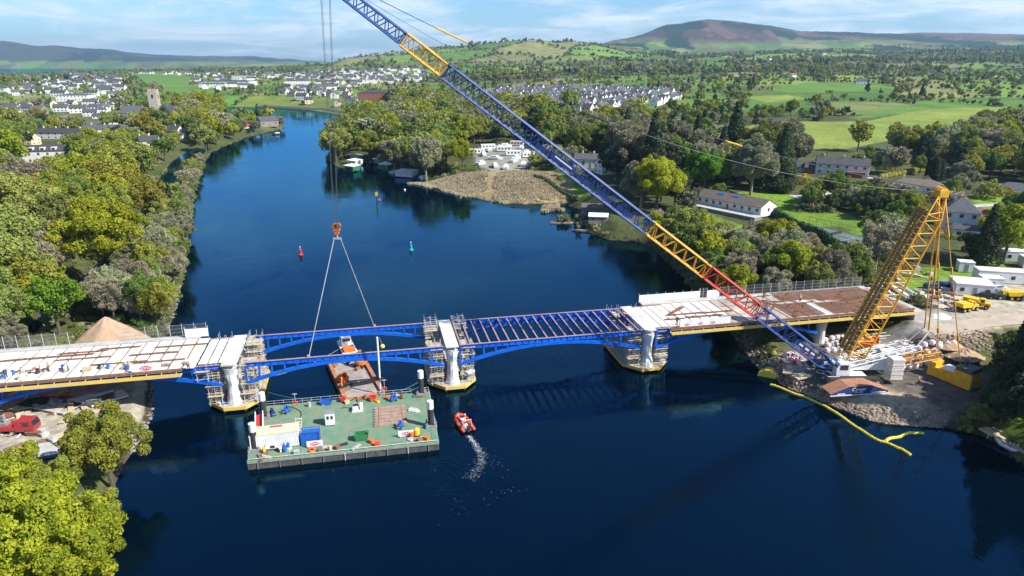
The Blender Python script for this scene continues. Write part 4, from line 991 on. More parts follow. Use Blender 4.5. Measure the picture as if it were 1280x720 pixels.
for s in (-40, 0, 40):
    nm, at_ = names[s]; x, y, _ = BR(s, 0); o = thing('pier_staging', 'timber-edged working platform round the ' + nm, 'work platform', (x, y, 0), BA)
    mb = MB(); mb.prism(HEX, .75, .98); part('platform_deck', mb, M['timber'], o)
    mb = MB(); 
    for (a, b_), (c, d) in zip(HEX, HEX[1:] + HEX[:1]): mb.beam((a * 1.005, b_, .74), (c * 1.005, d, .74), .14, .62)
    part('edge_board', mb, M['yboard'], o)
    mb = MB()
    for a, b_ in [(p[0] * .93, p[1] * .97 + .2) for p in HEX] + [(-4, 5), (-4, 9), (4, 5), (4, 9)]: mb.tube((a, b_, -3), (a, b_, .7), .22, n=8)
    part('pile', mb, M['dark'], o)
    mb = MB()
    for (a, b_), (c, d) in zip(HEX, HEX[1:] + HEX[:1]):
        n_ = max(1, int(math.dist((a, b_), (c, d)) / 1.8))
        for k in range(n_): f = k / n_; u, v = (a + (c - a) * f) * .97, (b_ + (d - b_) * f) * .99 + .05; mb.tube((u, v, .98), (u, v, 2.1), .03, n=4)
        for z in (1.5, 2.05): mb.tube((a * .97, b_ * .99 + .05, z), (c * .97, d * .99 + .05, z), .028, n=4)
    part('handrail', mb, M['galv'], o)
    scaffold(s, .0, 3.4, -4.0, -1.9, .98, 8.6, 'scaffold tower left of the near column ' + at_, s + 1, None)
    scaffold(s, .0, 3.4, 1.9, 4.0, .98, 8.6, 'scaffold tower right of the near column ' + at_, s + 2, None)
    scaffold(s, 9.8, 14.4, -4.0, -1.7, .98, 8.8 if s else 9.6, 'scaffold tower left of the far column ' + at_, s + 3, None)
    scaffold(s, 9.8, 14.4, 1.7, 4.0, .98, 8.8 if s else 9.6, 'scaffold tower right of the far column ' + at_, s + 4, None)
    scaffold(s, 4.6, 8.6, -4.0, -1.6, .98, 7.0, 'scaffold tower left of the wall ' + at_, s + 6, None)
    # sheeting wrapped round the near column, clutter on the planks
    x, y, z = BR(s + .1, 0.9); w = thing('plastic_sheeting', 'white plastic sheeting wrapped round the near column ' + at_, 'sheeting', (x, y, .98), BA); mb = MB(); g = random.Random(s + 9); n_ = 12; vs = []; hs_ = [0, 1.2, 2.4, 3.6, 4.8, 6.0, 6.9]
    for z in hs_:
        for i in range(n_): a = 6.283 * i / n_; rr = 1.65 - .55 * math.sin(z / 7 * 3.1) + g.uniform(-.13, .13); vs.append((rr * math.cos(a) * .85, rr * math.sin(a) * 1.05, z))
    mb.add(vs, [(j * n_ + i, j * n_ + (i + 1) % n_, (j + 1) * n_ + (i + 1) % n_, (j + 1) * n_ + i) for j in range(len(hs_) - 1) for i in range(n_)]); part('sheet', mb, M['white'], w)
    for k in range(26):
        a = g.uniform(-3.9, 3.9); b_ = g.choice([g.uniform(.2, 3.6), g.uniform(.2, 3.6), g.uniform(9, 15)]); z = g.choice([.98, .98, 2.93, 4.93]); 
        if abs(a) < 1.8 and z > 1: z = .98
        if z < 1 and abs(a) < 1.7 and b_ < 3.5: b_ = g.uniform(3.6, 6)
        x, y, _ = BR(s + a, b_); kind = g.choice(['plank_stack', 'tool_box', 'bucket', 'board_stack']); c = g.choice(['timber', 'white', 'brown', 'orange', 'galv', 'cblue', 'white']); o = thing(kind, '%s %s lying on the staging of the %s' % ({'timber': 'pale', 'white': 'white', 'brown': 'brown', 'orange': 'orange', 'galv': 'grey', 'cblue': 'blue'}[c], kind.replace('_', ' '), nm), kind.replace('_', ' '), (x, y, z), g.uniform(0, 3), 'loose building material on the ' + nm)
        mb = MB()
        if kind == 'bucket': mb.lathe(0, 0, [(.18, 0), (.26, .45), (.2, .46), (.16, .1)], 8)
        elif kind == 'tool_box': mb.box(0, 0, 0, .9, .5, .42); mb.box(0, 0, .42, .94, .54, .06)
        else: [mb.box(g.uniform(-.1, .1), g.uniform(-.1, .1), i * .1, 1.8, .7 if kind == 'board_stack' else .4, .09, g.uniform(-.1, .1)) for i in range(4)]
        part('body', mb, M[c], o)
scaffold(-44.5, -.6, 4.2, -.9, .9, 6.2, 8.6, 'small edge scaffold hanging at the end of the left deck', 21, None)
# ---------------------------------------------------------------- fences and hoardings on the deck
def fence(s0, s1, t_, h, label, z=DZ + .13, name='site_fence', board=False):
    x, y, _ = BR(s0, t_); o = thing(name, label, 'fence', (x, y, z), BA); n_ = max(2, round((s1 - s0) / 2.2)); L = s1 - s0
    for k in range(n_ + 1): m = MB(); m.tube((L * k / n_, 0, -.1), (L * k / n_, 0, h * 1.12), .06, n=5); part('post', m, M['galv'], o)
    m = MB()
    if board:
        for k in range(n_): m.box(L * (k + .5) / n_, -.08, .08, L / n_ - .05, .05, h * .86)
        part('board_panel', m, M['white'], o)
    else:
        for k in range(int(L / .22)): m.beam((k * .22, 0, .1), (k * .22, 0, h), .022)
        for z_ in (.12, h * .35, h * .68, h): m.beam((0, 0, z_), (L, 0, z_), .04)
        part('mesh_panel', m, M['mesh'], o)
    return o
fence(-95, -71, 15.3, 2.3, 'grey mesh fence along the far edge of the left deck beside the trees')
fence(-62, -46.5, 15.3, 2.3, 'grey mesh fence on the left deck between the soil heap and the river')
fence(-50.2, -46, 14.2, 2.0, 'short white hoarding at the river end of the left deck fence', board=True, name='hoarding')
fence(43.8, 58.5, 15.3, 1.9, 'white hoarding along the far edge of the right deck above the river', board=True, name='hoarding')
fence(60.2, 63.2, 15.3, 1.9, 'single white hoarding panel right of the long one', board=True, name='hoarding')
fence(63.4, 100, 15.3, 2.2, 'grey mesh fence along the far edge of the right deck')
fence(58.4, 60.2, 15.3, 2.1, 'short mesh panel between the two white hoardings')
hd = fence(46.0, 57.2, -.80, 2.0, 'white sign hoarding with three small red logos on the near deck edge', z=DZ, board=True, name='sign_hoarding')
def logo(parent, x, y, z, w, tilt=math.pi / 2, lie=0.0, word='JONS'):
    """red oval with white lettering, facing -y"""
    m = MB(); n_ = 20; h = w * .42; pts = [(x + w / 2 * math.cos(6.283 * k / n_), z + h / 2 * math.sin(6.283 * k / n_)) for k in range(n_)]
    m.extr(pts, y - .02, y); e = part('logo', m, M['pink'], parent); text(word, h * .72, M['white'], e, (x, y - .035, z), (math.pi / 2, 0, 0), xs=1.15)
for k in (1.6, 4.6, 7.4): logo(hd, k, -.12, .75, 1.1)
x, y, _ = BR(-53.2, -.95); sb = thing('sign_board', 'white sign board with a red oval logo at the river end of the left deck', 'sign', (x, y, DZ), BA); mb = MB(); mb.box(0, 0, 0, 4.6, .08, 1.7); part('board', mb, M['white'], sb); mb = MB(); mb.box(-1.8, .1, -.1, .1, .1, 1.9); mb.box(1.8, .1, -.1, .1, .1, 1.9); part('post', mb, M['galv'], sb); logo(sb, 0, -.05, .9, 1.9)
# soil heap behind the left deck
sx_, sy_ = (G(133, 424, 4)); so = thing('soil_heap', 'brown conical heap of soil behind the left deck fence', 'soil heap', (sx_, sy_ + 1, 2.4)); n_ = 44; vs = [(0, 0, 6.4)]; g = random.Random(4)
rings = 9
for j in range(1, rings + 1):
    for i in range(n_):
        a = 6.283 * i / n_; f = j / rings; rr = 7.4 * f * (1 + .08 * math.sin(3 * a + 1) + .05 * math.sin(7 * a)); vs.append((rr * math.cos(a) * 1.12, rr * math.sin(a) * .85, 6.4 * (1 - f) ** .86 + g.uniform(-.16, .16) + .35 * math.sin(5 * a + 2) * f * (1 - f) * 2))
mb = MB(); mb.add(vs, [(0, 1 + i, 1 + (i + 1) % n_) for i in range(n_)] + [(1 + (j - 1) * n_ + i, 1 + j * n_ + i, 1 + j * n_ + (i + 1) % n_, 1 + (j - 1) * n_ + (i + 1) % n_) for j in range(1, rings) for i in range(n_)]); part('heap', mb, M['soil'], so, smooth=True); keepfree(sx_, sy_, 9)
# ---------------------------------------------------------------- the crawler crane, its boom in coloured lattice sections
CX, CY = 62.4, 119.8; CZ = 2.4
cr = thing('crawler_crane', 'giant crawler crane with blue, yellow and red lattice boom reaching over the river', 'crane', (CX, CY, CZ))
def lattice(mb, p, q, w0, w1, h0, h1, n_, rc, rb, side=(0, 1, 0)):
    """square lattice beam from p to q: widths along side, heights across"""
    p = Vector(p); q = Vector(q); d = (q - p).normalized(); a = Vector(side); a = (a - d * a.dot(d)).normalized(); b_ = d.cross(a)
    def c(f, i, j): return p + (q - p) * f + a * (i * (w0 + (w1 - w0) * f) / 2) + b_ * (j * (h0 + (h1 - h0) * f) / 2)
    for i, j in ((-1, -1), (1, -1), (1, 1), (-1, 1)): mb.tube(c(0, i, j), c(1, i, j), rc, n=6)
    cs = [(-1, -1), (1, -1), (1, 1), (-1, 1)]
    for k in range(n_):
        f0, f1 = k / n_, (k + 1) / n_
        for m in range(4):
            A, B = cs[m], cs[(m + 1) % 4]
            if k % 2: A, B = B, A
            mb.tube(c(f0, *A), c(f1, *B), rb, n=4, cap=False)
    for f in (0, 1):
        for m in range(4): mb.tube(c(f, *cs[m]), c(f, *cs[(m + 1) % 4]), rb * 1.2, n=4)
    return mb
F0 = Vector((-.6, 0, 1.6)); TIP = Vector((-29.8 - CX, 119.6 - CY, 72.6 - CZ))
def bp_(k): return F0 + (TIP - F0) * k
W, H_ = 2.7, 2.5
secs = [(0, .03, 1.6, 2.4, .5, 2.4, 'boomblue', 2), (.03, .172, W, W, H_, H_, 'boomblue', 14), (.176, .285, W, W, H_, H_, 'boomred', 10), (.289, .405, W, W, H_, H_, 'boomyel', 11), (.409, .60, W, W, H_, H_, 'boomblue', 18), (.60, .795, W, W, H_, H_, 'boomblue', 18), (.799, .868, W * .92, W * .9, H_ * .92, H_ * .9, 'boomyel', 6), (.872, .97, W * .78, W * .66, H_ * .78, H_ * .66, 'boomblue', 11), (.97, 1.0, W * .66, .9, H_ * .66, .9, 'boomblue', 3)]
for a, b_, w0, w1, h0, h1, m, n_ in secs:
    dark_ = .11 if m != 'boomred' else .12
    sc_ = part('boom_section', lattice(MB(), bp_(a), bp_(b_), w0, w1, h0, h1, n_, .19, .085), M[m], cr)
# lattice walkway / folded inserts inside the long dark sections and the name board
mb = MB(); [mb.beam(bp_(.44 + .04 * k) + Vector((0, 0, -.5)), bp_(.47 + .04 * k) + Vector((0, 0, -.5)), .7, .08, up=(0, 1, 0)) for k in range(5)]; part('boom_walkway', mb, M['navy'], cr)
def facing_board(k0, k1, word):
    p, q = bp_(k0), bp_(k1); d = (q - p).normalized(); c = (p + q) / 2 + Vector((0, -W / 2 - .2, 0)); L = (q - p).length; ang = math.atan2(d.z, d.x)
    m = MB(); m.beam(p + Vector((0, -W / 2 - .17, 0)), q + Vector((0, -W / 2 - .17, 0)), .05, 1.0, up=(-d.z, 0, d.x)); e = part('name_board', m, M['navy'], cr); return e, c, ang, L
e, c, ang, L = facing_board(.045, .095, '')
for j in range(3): m = MB(); a_ = bp_(.052 + .013 * j) + Vector((0, -W / 2 - .22, 0)); m.beam(a_, a_ + (bp_(.06 + .013 * j) - bp_(.052 + .013 * j)), .03, .38, up=(.6, 0, .8)); part('letter_patch', m, M['white'], e)
e, c, ang, L = facing_board(.555, .60, '')
m = MB(); a_ = bp_(.562) + Vector((0, -W / 2 - .22, 0)); b2_ = bp_(.594) + Vector((0, -W / 2 - .22, 0)); m.beam(a_, b2_, .03, .22, up=(.6, 0, .8)); part('letter_patch', m, M['white'], e)
mb = MB(); tp = TIP
for dy in (-.45, .45): mb.tube(tp + Vector((-.4, dy - .2, .2)), tp + Vector((-.4, dy + .2, .2)), .8, n=14)
part('head_sheave', mb, M['boomyel'], cr)
# derrick mast
MF = Vector((1.6, .2, 2.2)); MT = Vector((76.4 - CX, 1.0, 37.8 - CZ))
def mp(k): return MF + (MT - MF) * k
for a, b_, w0, w1, h0, h1, n_ in ((0, .09, 1.8, 4.1, 1.2, 3.1, 3), (.09, .5, 4.1, 4.1, 3.1, 3.1, 12), (.5, .88, 4.1, 3.7, 3.1, 2.8, 11), (.88, 1, 3.7, 1.7, 2.8, 1.2, 3)):
    part('mast_section', lattice(MB(), mp(a), mp(b_), w0, w1, h0, h1, n_, .17, .085), M['mastyel'], cr)
mb = MB(); d = (MT - MF).normalized(); up_ = Vector((-d.z, 0, d.x))
for k in range(54):
    c = mp(.08 + .82 * k / 53) + up_ * 1.62; mb.beam(c + Vector((0, -2.2, 0)), c + Vector((0, 2.2, 0)), .16, .12)
    if k % 2: mb.tube(c + Vector((0, -2.2, 0)), c + Vector((0, -2.2, 0)) + up_ * .8, .07, n=4); mb.tube(c + Vector((0, 2.2, 0)), c + Vector((0, 2.2, 0)) + up_ * .8, .07, n=4)
for y in (-1.3, 0, 1.3): mb.beam(mp(.08) + up_ * 1.64 + Vector((0, y, 0)), mp(.90) + up_ * 1.5 + Vector((0, y, 0)), .8, .14, up=up_)
part('mast_walkway', mb, mat('mast_shade_brown', (.34, .19, .04), (.20, .10, .025), rough=.7), cr)  # brown puts the shade of the mast's boom-side face into the colour
mb = MB(); mb.box(MT.x, MT.y, MT.z - .5, 1.6, 2.4, 1.2); [mb.tube(MT + Vector((0, y - .15, .5)), MT + Vector((0, y + .15, .5)), .75, n=14) for y in (-.8, 0, .8)]; mb.beam(MT + Vector((-.2, .6, .7)), MT + Vector((-3.2, 1.6, 1.1)), .28); mb.beam(MT + Vector((0, .6, .7)), MT + Vector((1.6, -.6, .2)), .35)
part('mast_head', mb, M['mastyel'], cr)
# undercarriage and upper works
mb = MB()
for y in (-3.9, 3.9):
    prof = [(-5.2, .45), (-4.6, .05), (4.6, .05), (5.2, .45), (5.2, 1.25), (4.6, 1.65), (-4.6, 1.65), (-5.2, 1.25)]
    trk = MB(); trk.extr([(a + 1.5, b_) for a, b_ in prof], y - .75, y + .75); k_ = part('crawler_track', trk, M['dark'], cr); s_ = MB(); [s_.tube((1.5 + v, y - .8, .85), (1.5 + v, y + .8, .85), .42, n=10) for v in (-4.2, -2.1, 0, 2.1, 4.2)]; part('roller', s_, M['grey'], k_)
mb.box(1.5, 0, .7, 5.5, 6.4, 1.0); mb.tube((1.5, 0, 1.7), (1.5, 0, 2.1), 1.7, n=18); part('carbody', mb, M['white'], cr)
mb = MB(); mb.box(4.6, 0, 2.1, 11.5, 3.0, 1.1); mb.box(2.0, 0, 3.2, 4.0, 2.6, .5); mb.box(7.6, -.9, 3.2, 3.2, 1.0, .9); mb.box(7.6, .9, 3.2, 3.2, 1.0, .9); part('upper_frame', mb, M['white'], cr)
mb = MB(); [mb.tube((5.2 + 2.1 * k, -1.1, 3.75), (5.2 + 2.1 * k, 1.1, 3.75), .55, n=12) for k in range(2)]; part('winch_drum', mb, M['rope'], cr)
cb = MB(); cb.extr([(-1.5, 1.7), (1.0, 1.7), (1.0, 4.1), (-1.0, 4.1), (-1.6, 3.2)], -3.3, -1.75); cab = part('cab', cb, M['white'], cr)
w_ = MB(); w_.add([(-1.55, -3.2, 3.25), (-1.03, -3.2, 4.02), (-1.03, -1.85, 4.02), (-1.55, -1.85, 3.25)], [(0, 1, 2, 3)]); w_.box(-.2, -3.33, 2.9, 1.5, .04, .95); w_.v = [(a - .02, b_, c) for a, b_, c in w_.v]; part('cab_window', w_, M['glass'], cab)
mb = MB(); mb.box(-2.2, -2.6, .5, 2.2, 2.0, .2); [mb.tube((-3.2 + .55 * k, -3.6, .7), (-3.2 + .55 * k, -3.6, 1.7), .04, n=4) for k in range(5)]; mb.tube((-3.2, -3.6, 1.7), (-1, -3.6, 1.7), .04, n=4); mb.tube((-3.2, -1.6, 1.7), (-3.2, -3.6, 1.7), .04, n=4); part('cab_platform', mb, M['galv'], cr)
for sx in (-1, 1):
    for sy in (-1, 1):
        cs = MB()
        [cs.box(9.5 + sx * .05, sy * 2.3 + sx * .85, 1.7 + k * .42, 2.1, 1.62, .37) for k in range(8)]
        part('counterweight_stack', cs, M['white'], cr) if sx == 1 else None
for s in (-1, 1):
    cs = MB(); [cs.box(9.5, s * 2.2 - .9 + .0, 1.2 + k * .46, 2.3 - .12 * (k % 2), 1.7 - .1 * (k % 2), .36) for k in range(9)]; part('counterweight_stack', cs, M['panel'], cr)
# white gantry leaning back and the low yellow ballast guide
for y in (-1.5, 1.5):
    part('gantry', lattice(MB(), (1.2, y, 3.2), (13.6, y + .2, 6.6), .7, .7, .8, .8, 9, .12, .05), M['white'], cr)
mb = MB(); [mb.tube((13.5, y, 6.6), (15.8, y * .6, 9.8), .13) for y in (-1.5, 1.5)]; [mb.tube((13.5, y, 6.6), (13.0, y, 3.0), .11) for y in (-1.5, 1.5)]; part('gantry_tip', mb, M['white'], cr)
part('ballast_guide', lattice(MB(), (9.5, .6, 2.5), (20.2, 1.8, 4.0), 1.7, 1.5, 1.5, 1.3, 11, .13, .06), M['boomyel'], cr)
# pendants
mb = MB()
for y in (-.9, .9):
    mb.tube(MT + Vector((.1, y, -1.2)), (13.5 + 2.3, y * .6, 9.8), .09, n=5)
for y in (-1.3, 1.3): mb.tube(MT + Vector((.3, y * .5, -.3)), (15.8, y * .6, 9.8), .07, n=5)
part('rear_pendant', mb, M['boomyel'], cr)
TB = Vector((83.2 - CX, -1.2, .1))       # the ballast tray
for y, dx in ((-1.6, 1.1), (2.6, -.7)):
    mb = MB(); p0 = MT + Vector((.3, y * .4, 0)); p1 = TB + Vector((dx, y, 3.0)); mb.tube(p0, p1, .09, n=5)
    for f in (.03, .22, .42, .62, .82): c = p0 + (p1 - p0) * f; mb.tube(c - (p1 - p0).normalized() * .5, c + (p1 - p0).normalized() * .5, .22, n=6)
    mb.tube(p0, p0 + (p1 - p0) * .22, .2, n=6); part('ballast_pendant', mb, M['boomyel'], cr)
# long backstay from the mast head to the boom tip, sagging, with yellow links
def sag(p, q, n_, s): return [p + (q - p) * (k / n_) + Vector((0, 0, -s * 4 * (k / n_) * (1 - k / n_))) for k in range(n_ + 1)]
for y in (-.55, .55):
    pts = sag(MT + Vector((0, y, .8)), TIP + Vector((1.6, y, .4)), 40, 4.8); a = MB(); a.path(pts, .055, 5); rp_ = part('backstay', a, M['rope'], cr)
    for i0, i1 in ((14, 15), (32, 34)):
        l_ = MB(); 
        if i1 > i0: l_.path([pts[i] for i in range(i0, i1 + 1)], .15, 5); part('link_bar', l_, M['yellow'], rp_)
mb = MB(); [mb.path(sag(MT + Vector((-.4, y, .3)), TIP + Vector((1, y, .2)), 30, 7.5), .028, 4) for y in (-.2, .2)]; part('luffing_rope', mb, M['rope'], cr)
# hoist ropes
HB = Vector((-31.5 - CX, 119.6 - CY, 31.6 - CZ))
mb = MB(); [mb.tube(HB + Vector((dx, dy, .9)), TIP + Vector((dx * 2.2 - .3, dy * 1.5, -.4)), .035, n=4) for dx in (-.32, .32) for dy in (-.25, .25)]; part('hoist_rope', mb, M['rope'], cr)
# ballast tray: a thing the pendants carry
bt = thing('ballast_tray', 'orange-yellow steel ballast tray with dark top standing in the crane yard', 'ballast tray', (83.2, CY - 1.0, 2.45), R(-62)); mb = MB(); mb.box(1.2, 0, .15, 8.2, 3.0, 1.9); mb.box(3.6, 0, .12, 3.2, 3.4, 3.0); mb.box(-2.2, 0, 2.05, 1.2, 2.6, .8); part('tray_body', mb, M['mastyel'], bt)
mb = MB(); mb.box(3.6, 0, 3.14, 3.0, 3.2, .8); mb.box(2.6, .6, 3.9, .5, .5, .9); part('power_pack', mb, M['hull'], bt)
for sy in (-1, 1): mb = MB(); [mb.box(5.24, sy * 1.45, .3 + k * .36, .07, .3, .2) for k in range(8)]; part('marking_strip', mb, M['white'], bt)
mb = MB(); mb.box(.6, 0, 2.08, 2.2, 2.0, .55); part('ballast_slab', mb, M['white'], bt)
# hook block and slings
hb = thing('hook_block', 'orange crane hook block hanging above the lifted girders', 'hook block', tuple(Vector((CX, CY, CZ)) + HB)); mb = MB(); mb.box(0, 0, -.3, 1.15, .7, 1.3); mb.box(0, 0, -.9, .8, .5, .6); part('block', mb, M['orange'], hb); mb = MB(); [mb.tube((x, -.42, .6), (x, .42, .6), .5, n=12) for x in (-.34, .34)]; part('sheave', mb, M['rust'], hb)
mb = MB(); mb.tube((0, 0, -1.7), (0, 0, -.9), .16, n=8); mb.beam((-.75, 0, -1.75), (.75, 0, -1.75), .25, .3); part('hook', mb, M['rope2'], hb)
for s_, t_, l in ((-26.2, 0, 'pale lifting sling from the hook block down to the near girder'), (-14.2, TW, 'pale lifting sling from the hook block down to the far girder')):
    e = Vector(BR(s_, t_, DZ)); c = Vector(hb.location) + Vector((-.6 if t_ == 0 else .6, 0, -1.85)); o = thing('lifting_sling', l, 'sling', tuple(e)); mb = MB(); mb.tube((0, 0, 0), c - e, .085, n=6); part('sling_rope', mb, M['rope2'], o); mb = MB(); mb.box(0, 0, -.05, .5, .3, .5); part('shackle', mb, M['rope2'], o)
# ---------------------------------------------------------------- people: one body each, clothes and helmet as parts
def skin_mesh(name, V, E, R_, m, sub=1):
    me = bpy.data.meshes.new(name); me.from_pydata([tuple(v) for v in V], E, []); me.update(); o = bpy.data.objects.new(name, me); COL.objects.link(o)
    md = o.modifiers.new('skin', 'SKIN'); md.use_smooth_shade = True
    for i, r in enumerate(R_): me.skin_vertices[0].data[i].radius = (r, r)
    me.skin_vertices[0].data[0].use_root = True
    if sub: s_ = o.modifiers.new('sub', 'SUBSURF'); s_.levels = sub; s_.render_levels = sub
    bpy.context.view_layer.update(); r = bpy.data.meshes.new_from_object(o.evaluated_get(bpy.context.evaluated_depsgraph_get())); bpy.data.objects.remove(o); r.materials.clear(); r.materials.append(m); return r
POSES = {  # pelvis, chest, neck, head, then per side: shoulder, elbow, wrist; hip, knee, ankle, toe (x right, y forward)
    'stand': dict(pe=(0, 0, .95), ch=(0, .01, 1.3), ne=(0, .01, 1.48), he=(0, .03, 1.66), L=[(-.2, 0, 1.42), (-.26, .02, 1.14), (-.25, .14, .92), (-.1, 0, .9), (-.12, .03, .5), (-.13, 0, .08), (-.15, .16, .04)], R=[(.2, 0, 1.42), (.27, .0, 1.14), (.25, .1, .9), (.1, 0, .9), (.12, .03, .5), (.14, -.02, .08), (.17, .14, .04)]),
    'walk': dict(pe=(0, 0, .93), ch=(0, .05, 1.28), ne=(0, .07, 1.46), he=(0, .1, 1.64), L=[(-.2, .05, 1.4), (-.25, .2, 1.16), (-.2, .38, 1.04), (-.1, 0, .88), (-.1, -.12, .5), (-.1, -.4, .16), (-.1, -.3, .04)], R=[(.2, .05, 1.4), (.25, -.12, 1.16), (.24, -.18, .92), (.1, 0, .88), (.1, .24, .52), (.1, .3, .08), (.1, .46, .04)]),
    'bend': dict(pe=(0, -.1, .88), ch=(0, .22, 1.08), ne=(0, .36, 1.14), he=(0, .5, 1.14), L=[(-.2, .3, 1.08), (-.25, .42, .82), (-.2, .5, .58), (-.1, -.1, .84), (-.12, .02, .46), (-.13, -.04, .08), (-.14, .12, .04)], R=[(.2, .3, 1.08), (.25, .44, .82), (.2, .54, .6), (.1, -.1, .84), (.12, .04, .46), (.14, 0, .08), (.15, .16, .04)]),
    'sit': dict(pe=(0, 0, .14), ch=(0, .03, .5), ne=(0, .05, .68), he=(0, .09, .86), L=[(-.2, .04, .62), (-.27, .16, .36), (-.2, .36, .3), (-.1, .03, .12), (-.15, .44, .16), (-.14, .5, -.28), (-.14, .64, -.3)], R=[(.2, .04, .62), (.27, .16, .36), (.2, .36, .3), (.1, .03, .12), (.15, .44, .16), (.14, .5, -.28), (.14, .64, -.3)])}
_PP = {}
def person_parts(pose):
    if pose in _PP: return _PP[pose]
    q = POSES[pose]; V = [q['pe'], q['ch'], q['ne'], q['he']]; E = [(0, 1), (1, 2), (2, 3)]; R_ = [.14, .155, .06, .105]; tV = V[:2] + [q['ne']]; tE = [(0, 1), (1, 2)]; tR = [.17, .19, .09]; lV = [q['pe']]; lE = []; lR = [.175]
    hands = MB()
    for k, sd_ in (('L', -1), ('R', 1)):
        a = [Vector(p) for p in q[k]]; i = len(V); V += a[:3]; E += [(1, i), (i, i + 1), (i + 1, i + 2)]; R_ += [.065, .05, .033]
        i = len(V); V += a[3:]; E += [(0, i), (i, i + 1), (i + 1, i + 2), (i + 2, i + 3)]; R_ += [.09, .065, .045, .035]
        i = len(tV); tV += a[:3]; tE += [(1, i), (i, i + 1), (i + 1, i + 2)]; tR += [.09, .07, .055]
        i = len(lV); lV += a[3:6]; lE += [(0, i), (i, i + 1), (i + 1, i + 2)]; lR += [.115, .085, .07]
        d = (a[2] - a[1]).normalized(); w = a[2]; hands.tube(w, w + d * .09, .03, .038, 6); s_ = d.cross(Vector((0, 0, 1))); s_ = s_.normalized() if s_.length > .1 else Vector((0, 1, 0))
        for f, ln in ((-.03, .07), (-.01, .085), (.01, .08), (.028, .06)): b_ = w + d * .09 + s_ * f; hands.tube(b_, b_ + d * ln * .6, .010, .009, 5); hands.tube(b_ + d * ln * .6, b_ + d * ln + Vector((0, 0, -.015)), .009, .007, 5)
        b_ = w + d * .03 + s_ * .03; hands.tube(b_, b_ + s_ * .03 + d * .045, .011, .008, 5)
    h = Vector(q['he']); 
    body = skin_mesh('body', V, E, R_, M['skin']); 
    # hands, nose, ears and eyes join the body mesh
    import bmesh
    for k_, (dx, dy, dz) in enumerate(((0, .11, -.01), (-.1, 0, 0), (.1, 0, 0))): hands.ball(h.x + dx, h.y + dy, h.z + dz, .018, .025 if k_ == 0 else .018, .028, 6, 4)
    bm = bmesh.new(); bm.from_mesh(body); tmp = mesh_of('h', hands, M['skin']); bm.from_mesh(tmp); bm.to_mesh(body); bm.free()
    hm = MB(); hm.lathe(h.x, h.y + .0, [(.145, h.z + .03), (.14, h.z + .07), (.115, h.z + .13), (.06, h.z + .165), (.01, h.z + .175)], 12); hm.box(h.x, h.y + .13, h.z + .035, .16, .1, .02)
    fe = MB(); [fe.box(p[6][0], p[6][1] - .06, p[6][2] - .04, .11, .28, .1) for p in (q['L'], q['R'])]
    _PP[pose] = (body, skin_mesh('jacket', tV, tE, tR, M['hivis']), skin_mesh('trousers', lV, lE, lR, M['cloth']), mesh_of('helmet', hm, M['white']), mesh_of('boots', fe, M['dark'])); return _PP[pose]
_CP = {}
def recol(me, m):
    k = (me.name, m.name)
    if k not in _CP: c = me.copy(); c.materials.clear(); c.materials.append(m); _CP[k] = c
    return _CP[k]
def person(loc, rz, pose, label, jacket='hivis', helmet='white', trousers='cloth', group=None):
    b_, j, t_, h, f = person_parts(pose); r = thing('person', label, 'person', loc, rz, group); bo = part('body', b_, None, r)
    part('jacket', recol(j, M[jacket]), None, r); part('trousers', recol(t_, M[trousers]), None, r); part('helmet', recol(h, M[helmet]), None, r); part('boots', f, None, r); return r
def onbr(px, py, z=DZ + .14): x, y = G(px, py, z); return (x, y, z)
for px, py, rz, pose, l, jk, hl in [(236, 462, .3, 'stand', 'worker in red-orange standing at the end of the white deck panels by the sign', 'hivis', 'white'), (46, 467, 1.8, 'bend', 'worker in a dark red jacket bending over the left deck near its edge', 'red', 'white'), (61, 464, -1.2, 'stand', 'worker in orange beside the bending worker on the left deck', 'hivis', 'orange'), (8, 472, .6, 'stand', 'worker in dark clothes at the left frame edge of the deck', 'cloth', 'white'),
        (846, 406, 0, 'stand', 'worker in dark clothes at the corner of the white sign hoarding', 'cloth', 'red'), (782, 398, 1, 'bend', 'worker bending on the blue cross beams by the right pier', 'hivis', 'white'), (772, 402, -.5, 'stand', 'worker in orange between the last cross beams', 'hiyel', 'white'), (1000, 378, .4, 'walk', 'worker walking on the brown steel mats under the fence', 'hivis', 'white'), (930, 372, 2, 'stand', 'worker in blue by the far fence behind the red boom section', 'cblue', 'white'), (958, 392, 2.4, 'bend', 'worker bending over bars on the brown deck', 'hivis', 'white')]:
    person(onbr(px, py), rz, pose, l, jk, hl)
for px, py, z, rz, l in [(546, 452, 4.9, 0, 'worker in yellow on the scaffold left of the middle pier column'), (304, 462, 4.9, 1, 'worker in orange on the scaffold right of the left pier column')]: x, y = G(px, py, z); person((x, y, z), rz, 'stand', l, 'hiyel' if px > 400 else 'hivis')
for px, py, rz, pose, l, jk in [(1148, 482, 1.2, 'walk', 'worker in orange walking alone across the dark crane yard', 'hivis'), (1097, 437, .4, 'stand', 'worker in orange at the foot of the deck behind the crane gantry', 'hivis'), (975, 455, 2, 'bend', 'worker bending by the wrapped bundle on the right bank', 'hivis')]:
    x, y, z = GP(px, py); person((x, y, z), rz, pose, l, jk)
